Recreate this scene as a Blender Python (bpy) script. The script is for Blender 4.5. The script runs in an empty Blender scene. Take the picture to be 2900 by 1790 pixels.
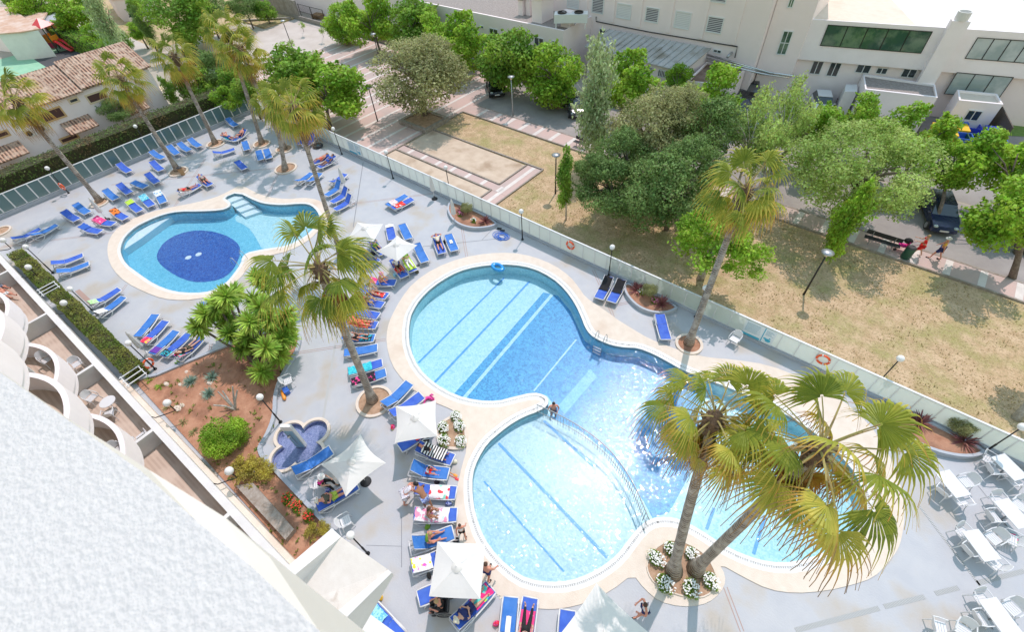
import bpy, math, random
import numpy as np
from mathutils import Vector, Matrix, noise
from mathutils.geometry import tessellate_polygon
scene = bpy.context.scene
# ---------------------------------------------------------------- camera
W0, H0, F0 = 2900.0, 1790.0, 1336.0
CAMZ = 22.0
_n = (97.3, 1205.7)
D = Vector((_n[0], _n[1], F0)).normalized()
_a = (Vector((0, 0, 1)) - D * D.z).normalized(); _b = D.cross(_a)
_t = math.radians(-47.1)
EX = -(math.cos(_t) * _a + math.sin(_t) * _b)
EZ = -D
EY = EZ.cross(EX)
R = Matrix(((EX.x, -EX.y, -EX.z), (EY.x, -EY.y, -EY.z), (EZ.x, -EZ.y, -EZ.z)))
cam = bpy.data.objects.new('camera', bpy.data.cameras.new('camera'))
scene.collection.objects.link(cam)
cam.matrix_world = Matrix.Translation((0, 0, CAMZ)) @ R.to_4x4()
cam.data.sensor_width = 36.0; cam.data.lens = 36.0 * F0 / W0
cam.data.clip_start = 0.05; cam.data.clip_end = 3000
scene.camera = cam
# ---------------------------------------------------------------- light
SUN_EL, SUN_AZ = math.radians(61.5), math.radians(106.0)     # azimuth measured from +X towards +Y
sdir = Vector((math.cos(SUN_EL) * math.cos(SUN_AZ), math.cos(SUN_EL) * math.sin(SUN_AZ), math.sin(SUN_EL)))
world = bpy.data.worlds.new('World'); scene.world = world; world.use_nodes = True
wn = world.node_tree.nodes; sky = wn.new('ShaderNodeTexSky'); sky.sky_type = 'NISHITA'; sky.sun_disc = False
sky.sun_elevation = SUN_EL; sky.sun_rotation = math.pi / 2 - SUN_AZ
sky.air_density = 3.0; sky.dust_density = 0.3; sky.ozone_density = 1.0
world.node_tree.links.new(sky.outputs[0], wn['Background'].inputs[0]); wn['Background'].inputs[1].default_value = 0.15
sl = bpy.data.lights.new('sun', 'SUN'); sl.energy = 2.4; sl.angle = math.radians(0.53); sl.color = (1.0, 0.86, 0.83)
so = bpy.data.objects.new('sun', sl); scene.collection.objects.link(so)
so.rotation_euler = sdir.to_track_quat('Z', 'Y').to_euler()
scene.view_settings.view_transform = 'Standard'; scene.view_settings.look = 'None'
scene.view_settings.exposure = 0.31; scene.view_settings.gamma = 1.0
scene.render.engine = 'CYCLES'
# ---------------------------------------------------------------- pixel -> world (native 2900x1790 photo pixels)
def ray(px, py):
    v = Vector((px - W0 / 2, py - H0 / 2, F0))
    return Vector((v.dot(EX), v.dot(EY), v.dot(EZ)))
def g(px, py, z=0.0):
    r = ray(px, py); t = (z - CAMZ) / r.z
    return Vector((r.x * t, r.y * t, z))
def hit(px, py, p0, n):
    r = ray(px, py); c = Vector((0, 0, CAMZ)); n = Vector(n); t = (Vector(p0) - c).dot(n) / r.dot(n)
    return c + r * t
TO = {'a': (0, 0), 'b': (725, 0), 'c': (1450, 0), 'd': (2175, 0), 'e': (0, 450), 'f': (725, 450), 'g': (1450, 450), 'h': (2175, 450),
      'i': (0, 900), 'j': (725, 900), 'k': (1450, 900), 'l': (2175, 900), 'm': (0, 1340), 'n': (725, 1340), 'o': (1450, 1340), 'p': (2175, 1340)}
def T(c, x, y): return (TO[c][0] + x / 3.36, TO[c][1] + y / 3.36)
def tg(c, x, y, z=0.0): return g(*T(c, x, y), z)
# ---------------------------------------------------------------- objects
def link(o): scene.collection.objects.link(o); return o
def props(o, label=None, cat=None, group=None, kind=None):
    if label: o['label'] = label
    if cat: o['category'] = cat
    if group: o['group'] = group
    if kind: o['kind'] = kind
    return o
def empty(name, loc=(0, 0, 0), rz=0.0, label=None, cat=None, group=None, rot=None):
    o = bpy.data.objects.new(name, None); o.location = loc; o.rotation_euler = rot or (0, 0, rz); o.empty_display_size = .2
    return props(link(o), label, cat, group)
def copy_tree(o, parent=None):
    c = o.copy(); link(c); c.parent = parent
    for ch in list(o.children): copy_tree(ch, c)
    return c
class MB:
    def __init__(s): s.v = []; s.f = []; s.m = []; s.mi = 0; s.at = {}
    def add(s, vs, fs):
        b = len(s.v); s.v.extend([tuple(v) for v in vs]); s.f.extend([tuple(i + b for i in f) for f in fs]); s.m.extend([s.mi] * len(fs)); return s
    def box(s, x0, x1, y0, y1, z0, z1, M=None):
        vs = [Vector((x, y, z)) for z in (z0, z1) for y in (y0, y1) for x in (x0, x1)]
        if M is not None: vs = [M @ v for v in vs]
        return s.add(vs, [(0, 2, 3, 1), (4, 5, 7, 6), (0, 1, 5, 4), (2, 6, 7, 3), (0, 4, 6, 2), (1, 3, 7, 5)])
    def tube(s, pts, rad, n=6, caps=True, flat=1.0):
        pts = [Vector(p) for p in pts]; k = len(pts)
        if not hasattr(rad, '__len__'): rad = [rad] * k
        vs = []; up = Vector((0, 0, 1)); prev = None
        for i, p in enumerate(pts):
            t = (pts[min(i + 1, k - 1)] - pts[max(i - 1, 0)])
            t = t.normalized() if t.length > 1e-9 else Vector((0, 0, 1))
            if prev is None:
                x = t.cross(up); x = x if x.length > .05 else t.cross(Vector((1, 0, 0)))
            else: x = prev - t * prev.dot(t)
            x.normalize(); prev = x; y = t.cross(x)
            for j in range(n):
                a = 2 * math.pi * j / n; vs.append(p + (x * math.cos(a) + y * math.sin(a) * flat) * rad[i])
        fs = [(i * n + j, i * n + (j + 1) % n, (i + 1) * n + (j + 1) % n, (i + 1) * n + j) for i in range(k - 1) for j in range(n)]
        if caps: fs += [tuple(range(n))[::-1], tuple((k - 1) * n + j for j in range(n))]
        return s.add(vs, fs)
    def lathe(s, prof, n=12, c=(0, 0, 0), sx=1.0, sy=1.0):
        vs = [(c[0] + r * math.cos(2 * math.pi * j / n) * sx, c[1] + r * math.sin(2 * math.pi * j / n) * sy, c[2] + z) for r, z in prof for j in range(n)]
        k = len(prof); fs = [(i * n + j, i * n + (j + 1) % n, (i + 1) * n + (j + 1) % n, (i + 1) * n + j) for i in range(k - 1) for j in range(n)]
        return s.add(vs, fs)
    def ell(s, c, r, n=10, k=6, M=None):
        c = Vector(c); r = r if hasattr(r, '__len__') else (r, r, r); vs = []
        for i in range(k + 1):
            th = math.pi * i / k
            for j in range(n):
                a = 2 * math.pi * j / n; v = Vector((r[0] * math.sin(th) * math.cos(a), r[1] * math.sin(th) * math.sin(a), -r[2] * math.cos(th)))
                vs.append(c + (M @ v if M is not None else v))
        return s.add(vs, [(i * n + j, i * n + (j + 1) % n, (i + 1) * n + (j + 1) % n, (i + 1) * n + j) for i in range(k) for j in range(n)])
    def poly(s, pts, z, holes=(), z1=None):
        """flat polygon (with holes) at height z; with z1 also side walls down to z1"""
        loops = [[Vector((p[0], p[1], 0)) for p in pts]] + [[Vector((p[0], p[1], 0)) for p in h] for h in holes]
        flat = [p for l in loops for p in l]; tris = tessellate_polygon(loops)
        out = []
        for t in tris:
            a, b, c = (flat[i] for i in t)
            out.append(t if (b - a).cross(c - a).z > 0 else t[::-1])
        s.add([(p.x, p.y, z) for p in flat], out)
        if z1 is not None:
            for li, l in enumerate(loops):
                ar = sum(l[i].x * l[(i + 1) % len(l)].y - l[(i + 1) % len(l)].x * l[i].y for i in range(len(l)))
                l = l if (ar > 0) == (li == 0) else l[::-1]; k = len(l)
                s.add([(p.x, p.y, z) for p in l] + [(p.x, p.y, z1) for p in l], [(i, k + i, k + (i + 1) % k, (i + 1) % k) for i in range(k)])
        return s
    def beam(s, a, b, w, h, up=(0, 0, 1)):
        a = Vector(a); b = Vector(b); t = (b - a).normalized(); x = t.cross(Vector(up)); x = x.normalized() if x.length > 1e-6 else Vector((1, 0, 0)); y = x.cross(t)
        vs = [p + x * (w / 2 * i) + y * (h / 2 * j) for p in (a, b) for j in (-1, 1) for i in (-1, 1)]
        return s.add(vs, [(0, 2, 3, 1), (4, 5, 7, 6), (0, 1, 5, 4), (2, 6, 7, 3), (0, 4, 6, 2), (1, 3, 7, 5)])
    def mesh(s, mats, smooth=False, name='mesh'):
        me = bpy.data.meshes.new(name); me.from_pydata(s.v, [], s.f)
        for m in (mats if isinstance(mats, (list, tuple)) else [mats]): me.materials.append(m)
        if any(s.m): me.polygons.foreach_set('material_index', s.m)
        if smooth: me.polygons.foreach_set('use_smooth', [True] * len(s.f))
        for nm, vals in s.at.items():
            a = me.attributes.new(nm, 'FLOAT', 'POINT'); a.data.foreach_set('value', vals)
        me.update(); return me
    def build(s, name, mats, parent=None, smooth=False, **kw):
        o = bpy.data.objects.new(name, s.mesh(mats, smooth, name)); link(o); o.parent = parent
        return props(o, **kw)
def RZ(x, y, z=0, rz=0): return Matrix.Translation((x, y, z)) @ Matrix.Rotation(rz, 4, 'Z')
def chaikin(p, k=1, closed=True):
    p = [Vector((q[0], q[1])) for q in p]
    for _ in range(k):
        o = []; n = len(p)
        for i in range(n if closed else n - 1):
            a, b = p[i], p[(i + 1) % n]; o += [a * .75 + b * .25, a * .25 + b * .75]
        if not closed: o = [p[0]] + o + [p[-1]]
        p = o
    return p
def area2(p): return sum(p[i][0] * p[(i + 1) % len(p)][1] - p[(i + 1) % len(p)][0] * p[i][1] for i in range(len(p)))
def offset(p, d):
    """offset a closed loop outwards by d"""
    n = len(p); sg = 1 if area2(p) > 0 else -1; o = []
    for i in range(n):
        t = (Vector(p[(i + 1) % n][:2]) - Vector(p[i - 1][:2])).normalized(); o.append(Vector(p[i][:2]) + Vector((t.y, -t.x)) * d * sg)
    return o
# ---------------------------------------------------------------- materials
def mat(name, col, rough=.6, col2=None, scale=3.0, detail=4.0, bump=0.0, bscale=30.0, metal=0.0, ramp=(.35, .65), island=0.0, trans=0.0, spec=.5, alpha=1.0, coords='Object', col3=None, scale3=.5, ramp3=(.45, .7)):
    m = bpy.data.materials.new(name); m.use_nodes = True; nt = m.node_tree; N = nt.nodes; L = nt.links; b = N['Principled BSDF']
    b.inputs['Base Color'].default_value = (*col, 1); b.inputs['Roughness'].default_value = rough; b.inputs['Metallic'].default_value = metal
    b.inputs['Specular IOR Level'].default_value = spec
    tc = N.new('ShaderNodeTexCoord'); co = tc.outputs[coords]; c = None
    if col2 is not None:
        nz = N.new('ShaderNodeTexNoise'); nz.inputs['Scale'].default_value = scale; nz.inputs['Detail'].default_value = detail; nz.inputs['Roughness'].default_value = .6; L.new(co, nz.inputs['Vector'])
        mr = N.new('ShaderNodeMapRange'); mr.inputs[1].default_value, mr.inputs[2].default_value = ramp; L.new(nz.outputs[0], mr.inputs[0])
        mx = N.new('ShaderNodeMix'); mx.data_type = 'RGBA'; mx.inputs[6].default_value = (*col, 1); mx.inputs[7].default_value = (*col2, 1); L.new(mr.outputs[0], mx.inputs[0]); c = mx.outputs[2]
    if col3 is not None:
        nz = N.new('ShaderNodeTexNoise'); nz.inputs['Scale'].default_value = scale3; nz.inputs['Detail'].default_value = 5; L.new(co, nz.inputs['Vector'])
        mr = N.new('ShaderNodeMapRange'); mr.inputs[1].default_value, mr.inputs[2].default_value = ramp3; L.new(nz.outputs[0], mr.inputs[0])
        mx = N.new('ShaderNodeMix'); mx.data_type = 'RGBA'; mx.inputs[6].default_value = (*col, 1); mx.inputs[7].default_value = (*col3, 1); L.new(mr.outputs[0], mx.inputs[0])
        if c is not None: L.new(c, mx.inputs[6])
        c = mx.outputs[2]
    if island:
        ge = N.new('ShaderNodeNewGeometry'); hs = N.new('ShaderNodeHueSaturation'); mr = N.new('ShaderNodeMapRange')
        mr.inputs[3].default_value = 1 - island; mr.inputs[4].default_value = 1 + island; L.new(ge.outputs['Random Per Island'], mr.inputs[0]); L.new(mr.outputs[0], hs.inputs['Value'])
        mh = N.new('ShaderNodeMath'); mh.operation = 'MULTIPLY_ADD'; mh.inputs[1].default_value = .04; mh.inputs[2].default_value = .48; L.new(ge.outputs['Random Per Island'], mh.inputs[0]); L.new(mh.outputs[0], hs.inputs['Hue'])
        if c is not None: L.new(c, hs.inputs['Color'])
        else: hs.inputs['Color'].default_value = (*col, 1)
        c = hs.outputs[0]
    if c is not None: L.new(c, b.inputs['Base Color'])
    if bump:
        nb = N.new('ShaderNodeTexNoise'); nb.inputs['Scale'].default_value = bscale; nb.inputs['Detail'].default_value = 3; L.new(co, nb.inputs['Vector'])
        bp = N.new('ShaderNodeBump'); bp.inputs['Strength'].default_value = bump; bp.inputs['Distance'].default_value = .05; L.new(nb.outputs[0], bp.inputs['Height']); L.new(bp.outputs[0], b.inputs['Normal'])
    if trans:
        tr = N.new('ShaderNodeBsdfTranslucent'); ms = N.new('ShaderNodeMixShader'); ms.inputs[0].default_value = trans
        if c is not None: L.new(c, tr.inputs[0])
        else: tr.inputs[0].default_value = (*col, 1)
        L.new(b.outputs[0], ms.inputs[1]); L.new(tr.outputs[0], ms.inputs[2]); L.new(ms.outputs[0], N['Material Output'].inputs[0])
    if alpha < 1: b.inputs['Alpha'].default_value = alpha
    return m
M = {}
def wavemat(name, c1, c2, scale, axis='X', bump=.5, width=.5, rough=.7, noisecol=None):
    """bands across an axis of the object's own space: tiles, slats, planks"""
    m = mat(name, c1, rough); nt = m.node_tree; N = nt.nodes; L = nt.links; b = N['Principled BSDF']; tc = N['Texture Coordinate']
    w = N.new('ShaderNodeTexWave'); w.bands_direction = axis; w.inputs['Scale'].default_value = scale; w.inputs['Distortion'].default_value = .0; L.new(tc.outputs['Object'], w.inputs['Vector'])
    mr = N.new('ShaderNodeMapRange'); mr.inputs[1].default_value = width - .12; mr.inputs[2].default_value = width + .12; L.new(w.outputs[0], mr.inputs[0])
    mx = N.new('ShaderNodeMix'); mx.data_type = 'RGBA'; mx.inputs[6].default_value = (*c1, 1); mx.inputs[7].default_value = (*c2, 1); L.new(mr.outputs[0], mx.inputs[0]); c = mx.outputs[2]
    if noisecol:
        nz = N.new('ShaderNodeTexNoise'); nz.inputs['Scale'].default_value = noisecol[1]; nz.inputs['Detail'].default_value = 5; L.new(tc.outputs['Object'], nz.inputs['Vector'])
        r2 = N.new('ShaderNodeMapRange'); r2.inputs[1].default_value = .42; r2.inputs[2].default_value = .62; L.new(nz.outputs[0], r2.inputs[0])
        m2 = N.new('ShaderNodeMix'); m2.data_type = 'RGBA'; L.new(r2.outputs[0], m2.inputs[0]); L.new(c, m2.inputs[6]); m2.inputs[7].default_value = (*noisecol[0], 1); c = m2.outputs[2]
    L.new(c, b.inputs['Base Color'])
    bp = N.new('ShaderNodeBump'); bp.inputs['Strength'].default_value = bump; bp.inputs['Distance'].default_value = .04; L.new(w.outputs[0], bp.inputs['Height']); L.new(bp.outputs[0], b.inputs['Normal'])
    return m
M['deck'] = mat('deck_paint', (.425, .44, .47), .6, (.47, .48, .50), .9, bump=.12, bscale=14, col3=(.43, .395, .35), scale3=.45, ramp3=(.52, .66))
M['coping'] = mat('coping_stone', (.66, .57, .475), .7, (.71, .62, .53), 2.5, bump=.15, bscale=20, col3=(.60, .48, .38), scale3=.5, ramp3=(.55, .8))
M['white'] = mat('white_plaster', (.72, .715, .705), .75, (.66, .655, .65), 1.3, bump=.12, bscale=18)
M['housewhite'] = mat('white_house_wall', (.90, .84, .865), .8, (.85, .79, .81), .6)
M['whiteplastic'] = mat('white_plastic', (.70, .705, .72), .35)
M['whitemetal'] = mat('white_painted_metal', (.72, .74, .75), .4)
M['black'] = mat('black_paint', (.015, .015, .017), .4)
M['rubber'] = mat('dark_grey_plastic', (.035, .036, .04), .6)
M['globe'] = mat('opal_globe', (.80, .80, .79), .25)
M['steel'] = mat('stainless_steel', (.6, .61, .62), .25, metal=.9)
M['galv'] = mat('galvanised_metal', (.42, .43, .45), .4, metal=.6)
M['soil_red'] = mat('red_soil', (.36, .17, .10), .9, (.48, .26, .165), 1.7, bump=.6, bscale=9, col3=(.24, .115, .07), scale3=.9, ramp3=(.5, .7))
M['soil'] = mat('brown_soil', (.34, .21, .13), .9, (.50, .33, .22), 3.0, bump=.5, bscale=12)
M['kerb'] = mat('grey_kerb', (.36, .40, .46), .6, (.43, .46, .50), 2.0)
M['stone'] = mat('weathered_stone', (.36, .32, .28), .8, (.25, .2, .16), 4.0, bump=.4, bscale=12)
M['concrete'] = mat('old_concrete', (.34, .31, .28), .85, (.24, .21, .18), 2.2, bump=.3, bscale=10)
M['bark'] = mat('bark', (.13, .10, .08), .9, (.22, .18, .15), 6.0, bump=.6, bscale=25)
M['birch'] = mat('pale_bark', (.55, .53, .48), .8, (.30, .28, .25), 5.0, bump=.4, bscale=20)
def leaf(name, a, b_, island=.45, trans=.5, scale=.9, k=2.05): a = tuple(min(.9, c * k) for c in a); b_ = tuple(min(.9, c * k) for c in b_); return mat(name, a, .55, b_, scale, detail=2, island=island, trans=trans, spec=.3)
M['leaf_bright'] = leaf('bright_green_leaves', (.10, .185, .018), (.22, .31, .035))
M['leaf_mid'] = leaf('mid_green_leaves', (.075, .15, .02), (.17, .25, .035))
M['leaf_dark'] = leaf('dark_green_leaves', (.07, .12, .035), (.14, .20, .065))
M['leaf_olive'] = leaf('olive_grey_leaves', (.145, .155, .07), (.25, .25, .12))
M['leaf_silver'] = leaf('silver_green_leaves', (.14, .19, .09), (.30, .34, .20))
M['leaf_pale'] = leaf('pale_green_leaves', (.15, .21, .055), (.26, .32, .10))
M['leaf_hedge'] = leaf('hedge_leaves', (.08, .12, .022), (.17, .17, .045))
M['leaf_red'] = leaf('red_bronze_leaves', (.11, .035, .04), (.2, .08, .07), .4, .2)
M['leaf_blue'] = leaf('blue_grey_leaves', (.10, .16, .13), (.2, .27, .22), .3, .2)
M['leaf_yucca'] = leaf('yucca_leaves', (.10, .18, .02), (.24, .31, .05), .45, .25)
M['leaf_yellow'] = leaf('yellow_green_leaves', (.28, .24, .04), (.2, .17, .05))
M['petal_white'] = mat('white_petals', (.82, .82, .78), .6)
M['petal_red'] = mat('red_petals', (.75, .05, .03), .6)
M['petal_pink'] = mat('pink_petals', (.7, .2, .4), .6)
def glassmat(name, col, rough=.08, a=.75):
    m = bpy.data.materials.new(name); m.use_nodes = True; nt = m.node_tree; N = nt.nodes; L = nt.links
    N['Principled BSDF'].inputs['Base Color'].default_value = (*col, 1); N['Principled BSDF'].inputs['Roughness'].default_value = rough
    N['Principled BSDF'].inputs['Specular IOR Level'].default_value = .8
    t = N.new('ShaderNodeBsdfTransparent'); ms = N.new('ShaderNodeMixShader'); ms.inputs[0].default_value = a
    L.new(t.outputs[0], ms.inputs[1]); L.new(N['Principled BSDF'].outputs[0], ms.inputs[2]); L.new(ms.outputs[0], N['Material Output'].inputs[0]); return m
M['frost'] = mat('frosted_glass', (.80, .87, .87), .3, (.84, .90, .90), .7, trans=.65)
M['tealglass'] = glassmat('teal_glass', (.13, .24, .25), .12, .72)
M['window'] = mat('window_glass', (.03, .045, .05), .06, spec=1.0)
M['greenwindow'] = mat('green_window_glass', (.04, .10, .07), .06, (.16, .24, .16), .7, detail=6, ramp=(.45, .62), spec=1.0)  # lighter noise patches in the glass colour imitate uneven reflections
M['palewindow'] = mat('pale_window_glass', (.30, .38, .38), .1, (.48, .54, .54), .4, ramp=(.45, .6), spec=1.0)
def water():
    m = bpy.data.materials.new('pool_water'); m.use_nodes = True; nt = m.node_tree; N = nt.nodes; L = nt.links; N.remove(N['Principled BSDF'])
    t = N.new('ShaderNodeBsdfTransparent'); t.inputs[0].default_value = (.91, .96, .985, 1); gl = N.new('ShaderNodeBsdfGlossy'); gl.inputs['Roughness'].default_value = .03
    fr = N.new('ShaderNodeFresnel'); fr.inputs[0].default_value = 1.4; ms = N.new('ShaderNodeMixShader')
    tc = N.new('ShaderNodeTexCoord'); n1 = N.new('ShaderNodeTexNoise'); n1.inputs['Scale'].default_value = 3.0; n1.inputs['Detail'].default_value = 1.3; n1.inputs['Roughness'].default_value = .5; n1.inputs['Distortion'].default_value = .6
    mp = N.new('ShaderNodeMapping'); mp.inputs['Rotation'].default_value = (0, 0, .6); mp.inputs['Scale'].default_value = (1.0, 1.9, 1); L.new(tc.outputs['Object'], mp.inputs[0]); L.new(mp.outputs[0], n1.inputs['Vector'])
    bp = N.new('ShaderNodeBump'); bp.inputs['Strength'].default_value = 1.0; bp.inputs['Distance'].default_value = .045; L.new(n1.outputs[0], bp.inputs['Height'])
    L.new(bp.outputs[0], gl.inputs['Normal']); L.new(bp.outputs[0], fr.inputs['Normal'])
    L.new(fr.outputs[0], ms.inputs[0]); L.new(t.outputs[0], ms.inputs[1]); L.new(gl.outputs[0], ms.inputs[2]); L.new(ms.outputs[0], N['Material Output'].inputs[0]); return m
M['water'] = water()
def mosaic(name, c1, c2, sc=6.0):
    """small glass tiles of two shades seen through rippled water"""
    m = mat(name, c1, .4, c2, sc, detail=3, ramp=(.38, .62)); nt = m.node_tree; nz = [n for n in nt.nodes if n.type == 'TEX_NOISE'][0]; nz.inputs['Distortion'].default_value = 1.2  # warped noise mixes the tile shades and stands in for water caustics
    return m
M['tile_pale'] = mosaic('pale_mosaic', (.34, .64, .70), (.54, .79, .82))
M['tile_cyan'] = mosaic('cyan_mosaic', (.11, .46, .62), (.21, .60, .75))
M['tile_blue'] = mosaic('blue_mosaic', (.022, .235, .50), (.085, .46, .76))
M['tile_navy'] = mosaic('navy_mosaic', (.015, .065, .32), (.045, .16, .50))
M['tile_bath'] = mosaic('lavender_mosaic', (.16, .19, .38), (.38, .41, .60), 14)
M['tile_white'] = mosaic('white_mosaic', (.66, .78, .80), (.76, .86, .88))
M['tile_kids'] = mosaic('wading_pool_mosaic', (.36, .58, .65), (.54, .73, .78))
M['tile_lane'] = mosaic('lane_mosaic', (.07, .33, .72), (.13, .42, .78))
rnd = random.Random(7)
def S(o_name, mb, m, **kw): return mb.build(o_name, m, kind='structure', **kw)
# ================================================================ pools: outlines traced on the deck
P1W = [g(*p) for p in [(551,831),(491,826),(440,807),(396,777),(357,748),(342,718),(342,697),(354,670),(384,643),(417,626),(461,608),(506,599),(565,599),(625,596),(648,588),(655,578),(648,569),(634,560),(673,544),(725,570),(755,578),(799,581),(844,577),(874,578),(892,590),(904,608),(904,623),(892,643),(862,672),(811,697),(764,703),(725,710),(700,716),(687,727),(682,748),(664,774),(640,803),(600,825)]]
P1C = [g(*p) for p in [(565,846),(521,852),(461,847),(411,828),(357,801),(321,765),(307,733),(304,700),(312,673),(336,643),(381,617),(432,599),(491,586),(551,575),(610,560),(649,542),(682,523),(725,546),(761,559),(814,565),(859,560),(898,565),(921,578),(930,602),(924,626),(900,657),(868,687),(814,713),(764,724),(728,735),(699,765),(678,791),(645,820),(610,840)]]
P2W = [g(*p) for p in [(1450,749),(1510,760),(1563,787),(1599,819),(1629,861),(1649,906),(1655,924),(1670,948),(1697,965),(1733,979),(1771,985),(1807,986),(1852,1004),(1896,1028),(1932,1049),(2000,1075),(2080,1105),(2180,1150),(2280,1205),(2370,1280),(2430,1350),(2450,1430),(2430,1490),(2390,1535),(2340,1565),(2249,1594),(2175,1593),(2105,1572),(2045,1542),(2001,1513),(1956,1486),(1911,1467),(1867,1465),(1834,1474),(1807,1495),(1777,1533),(1748,1572),(1703,1608),(1643,1638),(1584,1650),(1524,1647),(1470,1630),(1410,1578),(1371,1525),(1347,1459),(1338,1404),(1338,1346),(1353,1302),(1380,1257),(1418,1224),(1450,1200),(1486,1180),(1525,1166),(1551,1150),(1554,1132),(1542,1119),(1510,1112),(1450,1126),(1410,1137),(1350,1135),(1290,1120),(1231,1087),(1186,1043),(1162,989),(1157,945),(1162,900),(1171,879),(1189,849),(1225,813),(1276,780),(1320,762),(1380,751)]]
P2C = [g(*p) for p in [(1450,716),(1510,727),(1569,751),(1614,783),(1640,816),(1658,843),(1703,873),(1736,896),(1748,906),(1792,933),(1837,960),(1896,983),(1956,1004),(2015,1015),(2075,1019),(2175,1034),(2280,1075),(2380,1130),(2460,1200),(2520,1290),(2555,1390),(2562,1460),(2553,1525),(2541,1560),(2511,1599),(2473,1638),(2413,1658),(2339,1675),(2249,1682),(2175,1671),(2105,1636),(2036,1597),(2054,1632),(2051,1664),(2024,1697),(1986,1716),(1926,1720),(1867,1705),(1825,1670),(1792,1627),(1733,1673),(1673,1703),(1629,1718),(1569,1728),(1510,1724),(1450,1706),(1415,1688),(1380,1670),(1350,1632),(1320,1578),(1296,1519),(1287,1468),(1287,1438),(1290,1400),(1302,1350),(1308,1323),(1323,1272),(1318,1215),(1293,1171),(1276,1159),(1231,1141),(1183,1114),(1142,1079),(1109,1034),(1094,974),(1097,930),(1109,896),(1136,846),(1171,801),(1231,760),(1305,731),(1380,718)]]
xy = lambda l: [(p[0], p[1]) for p in l]
P1W, P1C, P2W, P2C = (chaikin(xy(l), 1) for l in (P1W, P1C, P2W, P2C))
# four-lobed foot bath
FB = []
fbc = tg('j', 420, 1215); lob = [tg('j', 340, 1130), tg('j', 545, 1105), tg('j', 300, 1320), tg('j', 500, 1300)]
def clover(scale):
    """outline of the union of four circles around the centre"""
    cx = sum(p.x for p in lob) / 4; cy = sum(p.y for p in lob) / 4; o = []
    for k in range(72):
        a = 2 * math.pi * k / 72; dx, dy = math.cos(a), math.sin(a); best = .3
        for p in lob:
            ox, oy = (p.x - cx) * 1.12, (p.y - cy) * 1.12; b_ = ox * dx + oy * dy; d2 = ox * ox + oy * oy - b_ * b_; r = .74 * scale + (scale - 1) * .1
            if d2 < r * r: best = max(best, b_ + math.sqrt(r * r - d2))
        o.append((cx + dx * best, cy + dy * best))
    return o
FBW = clover(.93); FBC = clover(1.12)
# ================================================================ ground sheets
DX0, DX1, DY0, DY1 = -55.9, 45.0, -9.0, 21.45
mb = MB(); mb.poly([(-700, -300), (400, -300), (400, 900), (-700, 900)], -.02, [[(DX0, DY0), (DX1, DY0), (DX1, DY1), (DX0, DY1)]])
M['ground'] = mat('dry_ground', (.46, .40, .335), .9, (.36, .32, .26), .12, bump=.3, bscale=3)
S('ground', mb, M['ground'])
mb = MB(); mb.poly([(DX0, DY0), (DX1, DY0), (DX1, DY1), (DX0, DY1)], 0, [P1W, P2W, FBW]); S('pool_deck', mb, M['deck'])
def pool(name, loop, depth, m, zt=0.0):
    k = len(loop); l = loop if area2(loop) > 0 else loop[::-1]; mb = MB()
    mb.add([(p[0], p[1], zt) for p in l] + [(p[0], p[1], -depth) for p in l], [(i, (i + 1) % k, k + (i + 1) % k, k + i) for i in range(k)])
    mb.poly(l, -depth); S(name, mb, m)
pool('pool_basin', P1W, .88, M['tile_cyan']); pool('pool_basin', P2W, .9, M['tile_pale']); pool('foot_bath_basin', FBW, .2, M['tile_bath'])
for l, z in ((P1W, -.07), (P2W, -.07), (FBW, -.10)):
    mb = MB(); mb.poly(l, z); S('water', mb, M['water'])
# copings
def ring(name, outer, inner, z, m, z1=0.0):
    mb = MB(); mb.poly(outer, z, [inner], z1); return S(name, mb, m)
G1 = offset(P1W, .22); G2 = offset(P2W, .42)
M['gutter'] = mat('pale_gutter_tiles', (.72, .725, .71), .5, (.64, .645, .63), 6.0)
ring('pool_coping', P1C, G1, .035, M['coping']); ring('pool_coping', P2C, G2, .035, M['coping'])
ring('pool_edge_tiles', G1, P1W, .03, M['gutter'], -.2)
e2 = offset(P2W, .16); e3 = offset(P2W, .24)
ring('pool_edge_tiles', e2, P2W, .03, M['gutter'], -.2); ring('pool_edge_tiles', G2, e3, .03, M['gutter'])
# slotted overflow channel round the main pool
M['slot'] = mat('grey_channel', (.42, .425, .42), .6)
ring('overflow_channel', e3, e2, .012, M['slot'])
mb = MB(); k = len(e3); acc = 0.0
l2 = P2W; 
for i in range(len(l2)):
    a = Vector(l2[i]); b = Vector(l2[(i + 1) % len(l2)]); sgn = 1 if area2(l2) > 0 else -1; t = (b - a).normalized(); nn = Vector((t.y, -t.x)) * sgn; d = 0
    while d < (b - a).length:
        p = a + t * d; d += .09
        q = [p + nn * .165, p + nn * .235, p + nn * .235 + t * .05, p + nn * .165 + t * .05]
        mb.add([(v.x, v.y, .028) for v in q], [(0, 1, 2, 3) if sgn > 0 else (3, 2, 1, 0)])
S('overflow_grating', mb, M['gutter'])
ring('foot_bath_rim', FBC, FBW, .12, M['coping'])
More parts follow.
